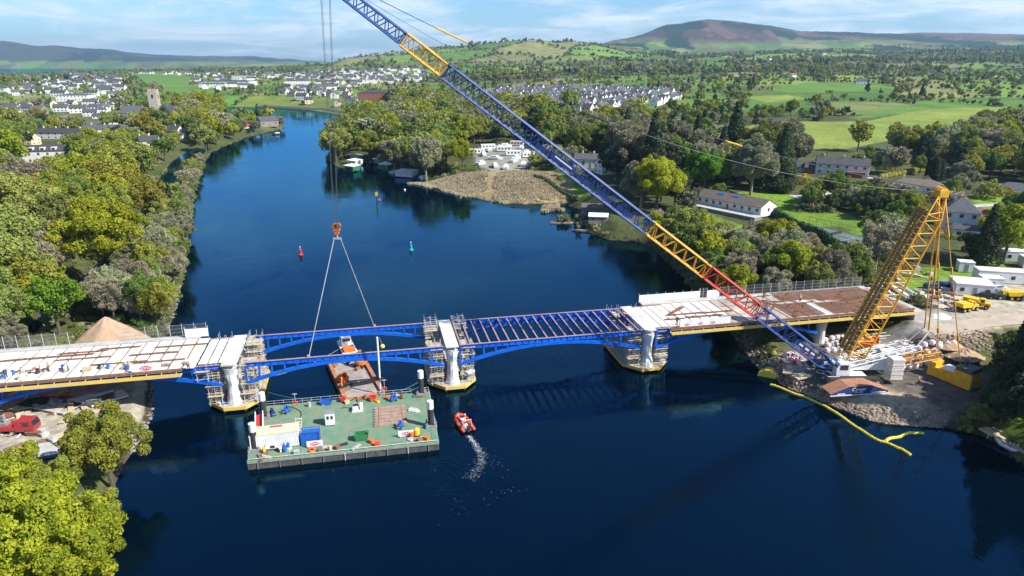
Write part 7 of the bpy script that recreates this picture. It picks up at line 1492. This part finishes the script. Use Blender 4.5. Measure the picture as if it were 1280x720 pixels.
while len(placed) < 19 and k < 900:
    k += 1; p = (gg.uniform(lo[0], hi[0]), gg.uniform(lo[1], hi[1]))
    if inside(np.array([p]), mw)[0] and all(math.dist(p, q) > 8.5 for q in placed):
        placed.append(p); z = zt(*p); grp = 'boats and caravans of the yard behind the reeds'
        if len(placed) % 3: cruiser((p[0], p[1], z + .5), gg.uniform(-.5, .5) + gg.choice([0, 1.4]), 'white cruiser laid up ashore in the boatyard behind the reeds', gg.uniform(7, 10), 'cruisers laid up in the boatyard')
        else: caravan((p[0], p[1], z), gg.uniform(-.3, .3), 'white static caravan in the boatyard behind the reeds', 'caravans in the boatyard')
keepfree(float(mw.mean(0)[0]), float(mw.mean(0)[1]), 34); pass
# tennis court, drives and lanes
c4 = [GP(*q) for q in [(1000, 289), (1030, 284), (1072, 297), (1050, 313)]]; zc_ = sum(p[2] for p in c4) / 4 + .25; ctx = sum(p[0] for p in c4) / 4; cty = sum(p[1] for p in c4) / 4; tcn = thing('tennis_court', 'grey-green tennis court enclosed by a low fence', 'tennis court', (ctx, cty, zc_), R(-62)); keepfree(ctx, cty, 17)
mb = MB(); mb.box(0, 0, -1, 30, 16, 1.0); part('surface', mb, M['court'], tcn); mb = MB(); [mb.box(0, s, .006, 23.8, .08, .01) for s in (-5.5, -4.1, 4.1, 5.5)]; [mb.box(s, 0, .006, .08, 11, .01) for s in (-11.9, 11.9)]; [mb.box(s, 0, .006, .08, 8.2, .01) for s in (-6.4, 6.4)]; mb.box(0, 0, .008, 12.8, .08, .01); part('court_line', mb, M['white'], tcn); mb = MB(); mb.box(0, 0, .1, .05, 12, .85); part('net', mb, M['dark'], tcn)
mb = MB(); [mb.tube((a, b_, 0), (a, b_, 2.6), .05, n=4) for a in range(-15, 16, 3) for b_ in (-8, 8)]; [mb.tube((-15, b_, z), (15, b_, z), .03, n=4) for b_ in (-8, 8) for z in (1.3, 2.6)]; part('fence', mb, M['dark'], tcn)
def lane(name, px_list, w, m):
    P = [GP(*q) for q in px_list]; Q = []
    for a, b_ in zip(P[:-1], P[1:]):
        n_ = max(1, int(math.dist(a[:2], b_[:2]) / 3)); Q += [(a[0] + (b_[0] - a[0]) * k / n_, a[1] + (b_[1] - a[1]) * k / n_) for k in range(n_)]
    Q.append(P[-1][:2]); mb = MB(); vs = []
    for i, (x, y) in enumerate(Q):
        a = Q[max(0, i - 1)]; b_ = Q[min(len(Q) - 1, i + 1)]; d = Vector((b_[0] - a[0], b_[1] - a[1])).normalized()
        for s in (-1, -.33, .33, 1): X, Y_ = x - d.y * w / 2 * s, y + d.x * w / 2 * s; vs.append((X, Y_, zt(X, Y_) + .12))
        keepfree(x, y, w * .7)
    mb.add(vs, [(i * 4 + j, i * 4 + j + 1, (i + 1) * 4 + j + 1, (i + 1) * 4 + j) for i in range(len(Q) - 1) for j in range(3)]); o = part(name, mb, M[m]); tag(o, kind='structure')
lane('drive', [(990, 246), (1012, 246), (1040, 238), (1056, 232)], 7, 'conc'); lane('lane', [(1170, 262), (1215, 258), (1250, 256), (1300, 246)], 5, 'conc'); lane('drive', [(1085, 222), (1110, 226), (1135, 230)], 4, 'conc'); lane('lane', [(262, 132), (330, 132), (400, 136), (445, 143)], 7, 'asphalt')
lane('haul_road', [(1086, 440), (1130, 428), (1180, 414), (1225, 404), (1290, 398)], 5, 'sand')
# stone quay walls along the bend
# ---------------------------------------------------------------- trees one by one, then the far masses
def near_houses(P, r):
    ok = np.ones(len(P), bool)
    for k in range(0, len(HP_ARR), 200):
        d = ((P[:, None, :] - HP_ARR[None, k:k + 200]) ** 2).sum(2).min(1); ok &= d > r * r
    return ok
# trees that can be told apart: screen point of the foot, kind, size, label
SOLO = [
    (60, 745, 'lime', 1.35, 'big yellow-green tree filling the bottom left corner', 0, 0), (-30, 700, 'lime', 1.25, 'yellow-green tree cut by the left edge in the bottom corner', 0, 1), (108, 765, 'lime', 1.2, 'yellow-green tree nearest the water at the bottom left', 0, 2),
    (142, 612, 'gold', 1.2, 'olive-gold tree standing alone beside the deck and the yard', 0, 0), (52, 655, 'gold', .85, 'golden-green tree between the yard and the bottom left trees', 0, 1), (20, 660, 'lime', 1.0, 'yellow-green tree at the near edge of the construction yard', 0, 2), (118, 706, 'gold', .85, 'small golden tree on the near left shore', 0, 1),
    (75, 418, 'bright', 1.25, 'bright lime tree just behind the left deck fence', 1, 0), (30, 420, 'lime', 1.6, 'round yellow-green tree on the far side of the left deck', 0, 1), (12, 450, 'grey', .8, 'grey-green bushy tree at the left end of the deck fence', 1, 0), (78, 446, 'lime', .38, 'small yellow-green bush growing at the left deck fence', 1, 1),
    (873, 244, 'bright', 1.75, 'bright green round tree behind the bungalow, the left of two', 1, 0), (903, 240, 'bright', 1.65, 'bright green round tree behind the bungalow, the right of two', 1, 1), (820, 268, 'lime', 2.0, 'large pale green tree left of the bungalow', 1, 2), (800, 262, 'grey', 1.7, 'large half-bare tree beside the pale green one by the boom', 1, 1),
    (975, 240, 'fir', 2.0, 'tall dark conifer right of the bungalow', 1, 0), (938, 244, 'grey', 2.1, 'big grey-green pine-like tree behind the bungalow lawn', 1, 0), (900, 226, 'fir', 1.7, 'dark conifer left of the bright green pair', 1, 1), (868, 215, 'fir', 1.9, 'dark conifer in the group behind the bright trees', 1, 2), (850, 212, 'fir', 1.9, 'slim dark conifer among the tall trees by the boom', 1, 0), (792, 228, 'grey', 2.6, 'tallest grey pine in the clump left of the bright trees', 1, 2), (815, 222, 'dark', 2.6, 'tall dark pine between the clump and the conifers', 1, 0), (770, 230, 'dark', 1.7, 'dark evergreen half behind the blue boom', 1, 1), (835, 216, 'grey', 2.4, 'tall grey-green pine above the large pale tree', 1, 1),
    (1270, 520, 'fir', 1.5, 'large dark spruce at the right edge above the boat dock', 0, 1), (1295, 470, 'fir', 1.3, 'dark spruce behind the large spruce at the right edge', 1, 2), (1250, 530, 'dark', .75, 'dark green bushy tree at the foot of the spruce', 0, 0), (1222, 534, 'olive', .42, 'low grey-green willow bush at the end of the rock bank', 0, 1), (1285, 545, 'green', .6, 'green shrub beside the dock path', 1, 1), (1320, 560, 'dark', 1.3, 'dark tree above the moored white boat beyond the frame edge', 1, 1), (1300, 505, 'green', 1.0, 'mid-green tree behind the dock path', 1, 0),
    (1093, 340, 'grey', 1.25, 'ivy-clad bare tree beside the tennis court', 1, 1), (1052, 355, 'bright', .6, 'small bright green tree behind the right deck, left of two', 1, 0), (1078, 358, 'green', .6, 'small green tree behind the right deck, right of two', 1, 2), (1228, 335, 'fir', 1.2, 'dark conifer left of the tall pale poplar', 1, 0), (1215, 330, 'dark', .9, 'dark evergreen below the tall white house', 1, 0), (1253, 330, 'lime', 1.5, 'tall pale green tree above the white cabins', 1, 0), (1245, 318, 'fir', .8, 'narrow dark conifer beside the pale green tree', 1, 1),
    (1160, 226, 'cypress', 1.6, 'first of three columnar cypresses behind the hedged bungalow', 1, 0), (1167, 227, 'cypress', 1.7, 'middle of three columnar cypresses behind the hedged bungalow', 1, 1), (1174, 226, 'cypress', 1.5, 'last of three columnar cypresses behind the hedged bungalow', 1, 2), (1198, 226, 'cypress', 1.7, 'lone columnar cypress right of the cypress trio', 1, 0),
    (207, 158, 'dark', 1.7, 'dark round evergreen in front of the church', 1, 1), (146, 178, 'dark', 1.2, 'dark pine left of the cream house', 1, 1), (1010, 205, 'yellow_', .8, 'x', 1, 0),
]
SOLOXY = []
for px, py, kd, sc, lb, lod, var in SOLO:
    if kd == 'yellow_': continue
    x, y, z = GP(px, py); f = 1.0
    add_tree(kd, x, y, sc, lb, None, 0 if sc > 1.5 and y < 400 else lod, var, z=z); SOLOXY.append((x, y, 3.2 * sc))
for x, y, r in SOLOXY: keepfree(x, y, r)
# shrubs with yellow flowers and clipped hedges in the gardens
def add_bush(px, py, m, sc, label, lod=2, name='shrub', cat='shrub'):
    x, y, z = GP(px, py); key = ('bush', m, lod)
    if key not in _PM: _PM[key] = crown_mesh('leaves', 77 + len(_PM), LEAF[m], 2.6, 3.6, -.6, 14, 900 if lod > 1 else 2600, .42, 'round')[0]
    o = bpy.data.objects.new(name, _PM[key]); COL.objects.link(o); o.location = (x, y, z); o.scale = (sc,) * 3; o.rotation_euler[2] = px; tag(o, label, cat); keepfree(x, y, 2.6 * sc); return o
for i, (px, py, m, sc, l) in enumerate([(1003, 230, 'yellow', 1.5, 'yellow flowering shrub left of the big house drive'), (1030, 236, 'yellow', 1.7, 'largest yellow flowering shrub below the big white house'), (1012, 244, 'yellow', 1.3, 'yellow shrub in the lower garden by the dark hedge'), (1108, 212, 'lime', 1.5, 'yellow-green shrub right of the big white house'),
        (1250, 244, 'yellow', 1.3, 'yellow clipped shrub before the right edge bungalow'), (1262, 246, 'yellow', 1.2, 'second yellow clipped shrub by the right edge bungalow'), (1235, 248, 'olive', 2.4, 'large rounded clipped shrub right of the mast head'), (822, 276, 'blossom', 1.4, 'pink-white blossoming bush left of the bungalow'), (835, 274, 'blossom', .9, 'smaller pink blossoming bush by the boom'),
        (855, 268, 'gold', .9, 'reddish-gold shrub at the bungalow lawn edge'), (912, 246, 'yellow', .5, 'small yellow shrub at the bungalow roof end'), (1055, 236, 'dark', 1.6, 'dark shrub beneath the yellow garden shrubs'), (722, 231, 'yellow', .9, 'yellow flower bed shrub in the reed-side garden'), (700, 226, 'green', .8, 'green shrub in the reed-side garden')]):
    add_bush(px, py, m, sc, l)
def hedge(pl, w, h, m, label, name='hedge'):
    pts = [GP(*q) for q in pl]; o = thing(name, label, 'hedge', pts[0]); mb = MB(); gx = random.Random(len(label)); x0, y0, z0 = pts[0]; V = []; 
    for a, b_ in zip(pts[:-1], pts[1:]):
        L = math.dist(a[:2], b_[:2]); n_ = max(1, int(L / 1.6))
        for i in range(n_):
            f = (i + .5) / n_; x = a[0] + (b_[0] - a[0]) * f; y = a[1] + (b_[1] - a[1]) * f; z = zt(x, y); keepfree(x, y, w)
            mb.ball(x - x0 + gx.uniform(-.2, .2), y - y0 + gx.uniform(-.2, .2), z - z0 + h * .42, w * .75 + gx.uniform(0, .3), w * .75 + gx.uniform(0, .3), h * (.6 + gx.uniform(-.06, .08)), 9, 6)
            for k in range(46):
                u = gx.uniform(0, 6.28); s = gx.uniform(-.2, 1); rr = math.sqrt(1 - s * s); X = x - x0 + rr * math.cos(u) * w * .8; Y_ = y - y0 + rr * math.sin(u) * w * .8; Z = z - z0 + h * .42 + s * h * .66
                V.append((X, Y_, Z))
    q = part('hedge_body', mb, m, o); lf = MB()
    for X, Y_, Z in V:
        d = Vector((gx.uniform(-1, 1), gx.uniform(-1, 1), gx.uniform(-1, 1))) * .32; e = Vector((gx.uniform(-1, 1), gx.uniform(-1, 1), gx.uniform(-1, 1))) * .28; c = Vector((X, Y_, Z)); lf.add([c - d, c - e, c + d, c + e], [(0, 1, 2, 3)])
    part('leaves', lf, m, o)
hedge([(955, 262), (990, 283), (1030, 300), (1044, 312)], 1.5, 3.0, M['hedge'], 'long dark clipped hedge beside the tennis court')
hedge([(1060, 238), (1080, 244), (1100, 240)], 2.6, 4.2, M['yhedge'], 'tall yellow-green clipped hedge left of the mast head')
hedge([(1100, 224), (1130, 218), (1158, 214)], 1.6, 2.4, M['yhedge'], 'yellow-green hedge curving behind the hedged bungalow')
hedge([(1135, 246), (1165, 250), (1180, 248)], 1.3, 1.8, M['yhedge'], 'low yellow hedge between the bungalow and the mast head')
hedge([(668, 222), (690, 232), (712, 246), (722, 252)], 1.2, 1.6, M['hedge'], 'dark clipped hedge along the reed bed garden')
# woods: outline on screen (seen at crown height), spacing, kinds with weights, size, place
WOODS = [
    ([(-260, 200), (40, 196), (120, 205), (200, 205), (228, 190), (215, 235), (196, 262), (170, 300), (128, 345), (80, 385), (40, 405), (-260, 470)], 12.0, dict(gold=3, lime=4, olive=2.6, grey=1.2, green=.7), 1.85, 'wood on the left bank'),
    ([(233, 200), (252, 188), (260, 196), (245, 222), (240, 262), (226, 262), (220, 245)], 5.2, dict(grey=4, olive=2, gold=1), .5, 'top of the narrow left island'),
    ([(222, 262), (240, 262), (236, 300), (228, 345), (222, 382), (205, 405), (140, 415), (95, 415), (110, 385), (150, 330), (186, 290), (206, 262)], 5.8, dict(grey=6, olive=1.6, gold=1, green=.5), .82, 'narrow island beside the left shore'),
    ([(-300, 560), (-40, 640), (20, 700), (60, 800), (-260, 800)], 8.5, dict(lime=1), 1.1, 'corner of the left bank'),
    ([(120, 204), (240, 186), (275, 168), (282, 142), (262, 128), (220, 146), (165, 158), (110, 180), (60, 206)], 9.8, dict(gold=2.4, lime=2.4, olive=3, green=1, grey=1, dark=.4), 1.35, 'left shore below the church'),
    ([(-200, 150), (60, 150), (160, 152), (170, 160), (120, 190), (60, 205), (-200, 230)], 14, dict(olive=3, gold=1.5, green=1.8, grey=.8, dark=.8), 1.15, 'gardens of the left village'),
    ([(408, 176), (440, 152), (470, 135), (520, 132), (580, 140), (600, 160), (596, 186), (592, 205), (604, 216), (560, 222), (520, 216), (495, 206), (470, 196), (436, 196), (420, 205), (408, 198)], 9.8, dict(olive=4, grey=2, gold=2, green=1.2, lime=1.4), 1.5, 'wooded point across the river'),
    ([(600, 150), (640, 140), (700, 142), (760, 152), (800, 160), (800, 200), (740, 205), (700, 196), (668, 180), (610, 178)], 11.5, dict(olive=3, grey=1.8, green=1.6, gold=1.4, lime=.8, dark=1), 1.5, 'woodland behind the reed bed and marina'),
    ([(610, 218), (660, 214), (670, 200), (720, 196), (735, 206), (690, 216), (660, 224)], 6.5, dict(grey=2, olive=2), .7, 'bank between marina and garden'),
    ([(780, 196), (862, 196), (905, 200), (1000, 190), (1000, 214), (960, 232), (905, 240), (862, 238), (842, 262), (812, 282), (790, 282), (768, 262), (760, 230)], 12.5, dict(grey=2.2, dark=1.6, fir=1, olive=2, green=1.8), 1.75, 'tall trees left of the bungalow'),
    ([(790, 290), (850, 282), (880, 300), (940, 306), (1000, 326), (1040, 334), (1080, 345), (1100, 352), (1060, 358), (960, 366), (900, 372), (868, 356), (845, 330), (815, 305)], 6.6, dict(grey=2.6, olive=3, green=1.8, gold=.8, lime=1.2), .95, 'riverside belt below the bungalow lawn'),
    ([(985, 246), (1060, 242), (1130, 252), (1150, 262), (1180, 292), (1210, 300), (1225, 318), (1180, 328), (1120, 334), (1098, 318), (1060, 280), (1000, 268)], 7.8, dict(grey=1.2, olive=3, green=2.4, lime=.6, dark=1), .9, 'shrubby ground round the tennis court'),
    ([(1225, 292), (1290, 262), (1480, 262), (1480, 330), (1285, 310), (1240, 320)], 8.2, dict(green=2, olive=2, lime=1, dark=1), 1.0, 'trees above the white cabins'),
    ([(1100, 352), (1130, 345), (1180, 360), (1180, 374), (1120, 372)], 4.5, dict(olive=2, grey=1), .4, 'scrub beside the right road'),
    ([(1000, 200), (1060, 191), (1180, 186), (1300, 168), (1500, 165), (1500, 230), (1300, 232), (1240, 225), (1190, 215), (1120, 205), (1060, 196)], 11.5, dict(grey=2.4, olive=2.5, gold=1.4, green=1.4, lime=.9, dark=.6), 1.35, 'woodland behind the garden houses'),
    ([(1235, 460), (1300, 430), (1480, 420), (1600, 560), (1480, 600), (1290, 520), (1240, 500)], 7.0, dict(dark=3, green=1), 1.0, 'right shore by the dock'),
]
ALLT = []
for wi, (pl, sp, kinds, size, place) in enumerate(WOODS):
    W_ = np.array([G(a, b_, 7.0) for a, b_ in pl]); g = np.random.default_rng(300 + wi); lo = W_.min(0); hi = W_.max(0)
    gx, gy = np.meshgrid(np.arange(lo[0], hi[0], sp), np.arange(lo[1], hi[1], sp * .95)); P = np.stack([gx.ravel(), gy.ravel()], 1); P[:, 0] += (np.round(P[:, 1] / (sp * .95)) % 2) * sp / 2; P += g.uniform(-.34, .34, P.shape) * sp
    P = P[inside(P, W_)]; P = P[(water_sd(P) > 1.2) & clear(P) & free(P) & near_houses(P, 7)]
    kk = list(kinds); ww = np.array([kinds[k] for k in kk], float); ww /= ww.sum(); zz = height(P); tt_ = town_thin(P, zz, g, .5) & unhidden(P, zz, np.full(len(P), size), g); P, zz = P[tt_], zz[tt_]; ch = g.choice(len(kk), len(P), p=ww)
    for p, z, c in zip(P, zz, ch):
        s = size * float(np.clip(g.normal(1, .17), .62, 1.4)); px, py = toPx(p[0], p[1], z + 5 * s)
        ALLT.append([p[1] / s, p[0], p[1], z, kk[c], s, place, px, py, wi])
WOODPOLY = [np.array([G(a, b_, 7.0) for a, b_ in w[0]]) for w in WOODS]
vis = lambda t_: -25 < t_[7] < 1305 and t_[8] < 760
order = sorted([t_ for t_ in ALLT if vis(t_)], key=lambda t_: t_[0]); singles = order[:250]; sid = set(map(id, singles)); others = [t_ for t_ in ALLT if id(t_) not in sid]
cnt = {}
for t_ in singles: cnt.setdefault((t_[4], t_[9]), []).append(t_)
ORD = {1: [''], 2: ['left one of two', 'right one of two'], 3: ['leftmost of three', 'middle of three', 'rightmost of three']}
for (kd, wi), L in cnt.items():
    L.sort(key=lambda t_: t_[7]); _, _, col_, sort_ = KIND[kd]; place = L[0][6]
    base = '%s %s tree in the %s' % (col_, sort_, place)
    for k, t_ in enumerate(L):
        if len(L) == 1: lb, gp = 'only ' + base, None
        elif len(L) <= 3: lb, gp = '%s, %s' % (base, ORD[len(L)][k]), None
        else: lb, gp = base, '%s %s trees in the %s' % (col_, sort_, place)
        d = t_[2]; add_tree(kd, t_[1], t_[2], t_[5], lb, gp, 0 if d < 90 or (t_[5] > 1.5 and d < 240) else 1, None, z=t_[3])
SK = ['lime', 'gold', 'olive', 'green', 'grey', 'dark', 'bright', 'fir']
def scatter_trees(name, L, lod, label, cat='trees'):
    meshes = [merge_tree(k, lod, v) for k in SK for v in range(2)]
    scatter_obj(name, [(t_[1], t_[2], t_[3], SK.index(t_[4]) * 2 + random.randrange(2), random.uniform(0, 6.28), t_[5]) for t_ in L], meshes, label, cat)
# the countryside: hedgerow trees along field edges, woods between
def country(y0, y1, sp, seed, smul):
    g = np.random.default_rng(seed); out = []
    hw = .80
    ny = int((y1 - y0) / sp)
    rows = []
    for j in range(ny):
        y = y0 + j * sp; w = hw * (y * .949 + 19) * (1.12); nx = int(2 * w / sp); x = -w + (np.arange(nx) + g.random(nx)) * sp; rows.append(np.stack([x, y + (g.random(nx) - .5) * sp], 1))
    P = np.vstack(rows); wd_ = wood(P); ci_, ce_ = cells(P); r = g.random(len(P))
    dens = np.where(wd_ > .615, .75, np.where(wd_ > .575, .2, .004)); dens = np.where(ce_ < sp * .42, np.maximum(dens, .72), dens); dens = np.where((P[:, 1] < 620), np.maximum(dens, .42), dens)
    P = P[r < dens]; r = g.random(len(P)); P = P[(water_sd(P) > 3) & clear(P, 1) & free(P) & near_houses(P, 8)]
    for wp in WOODPOLY: 
        if len(P): P = P[~inside(P, wp)]
    zz = height(P); tt_ = town_thin(P, zz, g) & unhidden(P, zz, np.full(len(P), smul), g); P, zz = P[tt_], zz[tt_]; moor_ = (zz > 190 + 40 * (fbm(P[:, 0] / 300, P[:, 1] / 300, 1) - .5)); ww = wood(P)
    vis_ = ~moor_; P, zz, ww = P[vis_], zz[vis_], ww[vis_]
    kk = ['olive', 'grey', 'green', 'gold', 'dark', 'lime', 'fir']; pr = np.array([3.2, 1.9, 2.2, 1.5, .8, .9, .3]); pr /= pr.sum(); ch = g.choice(7, len(P), p=pr)
    kn = (fbm(P[:, 0] / 90, P[:, 1] / 90, 5) > .66); 
    for i in range(len(P)):
        s = smul * float(np.clip(g.normal(1, .24), .45, 1.6)) * (1 if ww[i] > .5 else .8); out.append([0, P[i, 0], P[i, 1], zz[i], 'fir' if (kn[i] and g.random() < .5) else kk[ch[i]], s])
    return out
C1 = country(250, 700, 10.5, 1, .95); C2 = country(700, 1500, 13, 2, .9); C3 = country(1500, 3400, 20, 3, 1.15)
def hedgelines(y0, y1, sp, wdt, seed, s0, s1):
    g = np.random.default_rng(seed); rows = []
    for j in range(int((y1 - y0) / sp)):
        y = y0 + j * sp; w = .8 * (y * .949 + 19); nx = int(2 * w / sp); rows.append(np.stack([-w + (np.arange(nx) + g.random(nx)) * sp, y + (g.random(nx) - .5) * sp], 1))
    P = np.vstack(rows); ci_, ce_ = cells(P); P = P[(ce_ < wdt) & (g.random(len(P)) < .88)]; P = P[(water_sd(P) > 3) & clear(P, .5) & free(P) & near_houses(P, 8)]; zz = height(P); k = (zz < 185) & town_thin(P, zz, g, .6); P, zz = P[k], zz[k]
    return [[0, p[0], p[1], z - .6, ('olive', 'green', 'dark', 'grey', 'gold')[int(g.integers(5))], float(g.uniform(s0, s1))] for p, z in zip(P, zz)]
HL = hedgelines(560, 1900, 5.0, 2.1, 61, .26, .52) + hedgelines(1900, 4200, 11.0, 4.0, 62, .5, .9); print('hedge', len(HL))
print('trees', len(ALLT), len(C1), len(C2), len(C3))
mid = [t_ for t_ in others if t_[2] < 330]; scatter_trees('bank_woodland', mid, 1, 'closely packed trees filling in the riverside woods', 'woodland')
scatter_trees('hillside_woodland', [t_ for t_ in others if t_[2] >= 330] + C1, 2, 'trees and hedgerows on the slopes beyond the river banks', 'woodland')
scatter_trees('distant_woodland', C2 + C3 + HL, 3, 'distant woods and hedgerows running up to the hills', 'woodland')
# undergrowth on the wooded ground
g = np.random.default_rng(5); U = []
for wi in (0, 1, 2, 4, 6, 8, 10, 11, 13, 15):
    W_ = WOODPOLY[wi]; lo = W_.min(0) - 5; hi = W_.max(0) + 5; P = g.uniform(lo, hi, (int((hi - lo).prod() / 9), 2)); sw = sdist(P, W_); P = P[(sw < 4)]; P = P[(water_sd(P) > .3) & clear(P, .5) & (P[:, 1] < 420)]
    zz = height(P); U += [(p[0], p[1], z, int(g.integers(3)), float(g.uniform(0, 6)), float(g.uniform(.35, .75))) for p, z in zip(P, zz)]
# shore fringe of low bushes
for poly_ in (RIVER,):
    for a, b_ in zip(poly_[:-1], poly_[1:]):
        L = np.linalg.norm(b_ - a)
        if a[1] < 50 or L > 120: continue
        d = (b_ - a) / L; nrm = np.array([d[1], -d[0]])
        for s in np.arange(0, L, 2.2):
            p = a + d * s + nrm * (g.uniform(-2, 2)); 
            if 1 : U.append((p[0], p[1], None, int(g.integers(3)), float(g.uniform(0, 6)), float(g.uniform(.25, .5))))
P = np.array([u[:2] for u in U]); sdu = water_sd(P); hu = height(P, sdu); okc = clear(P, .3) & free(P)
U = [(u[0], u[1], h_ - .1, u[3], u[4], u[5]) for u, s_, h_, o in zip(U, sdu, hu, okc) if s_ > .25 and o]
um = [crown_mesh('under', 500 + i, LEAF[k], 2.4, 3.2, -.8, 9, 420, .5, 'round')[0] for i, k in enumerate(('olive', 'green', 'grey'))]
scatter_obj('undergrowth', U, um, 'low bushes and scrub under the trees and along the shores', 'scrub')
# ---------------------------------------------------------------- air
hz = MB(); hz.box(0, 6500, -6, 45000, 19600, 480); ho = part('haze', hz, None); tag(ho, 'thin blue summer haze over the valley', 'haze', kind='stuff')
hm = bpy.data.materials.new('haze'); hm.use_nodes = True; t = hm.node_tree
for n_ in list(t.nodes): t.nodes.remove(n_)
pv = N(t, 'ShaderNodeVolumePrincipled'); pv.inputs['Color'].default_value = (.42, .70, 1, 1); pv.inputs['Density'].default_value = 5.6e-5; pv.inputs['Anisotropy'].default_value = .25; ou = N(t, 'ShaderNodeOutputMaterial'); t.links.new(pv.outputs[0], ou.inputs['Volume']); ho.data.materials.clear(); ho.data.materials.append(hm); SC.cycles.volume_step_rate = 4
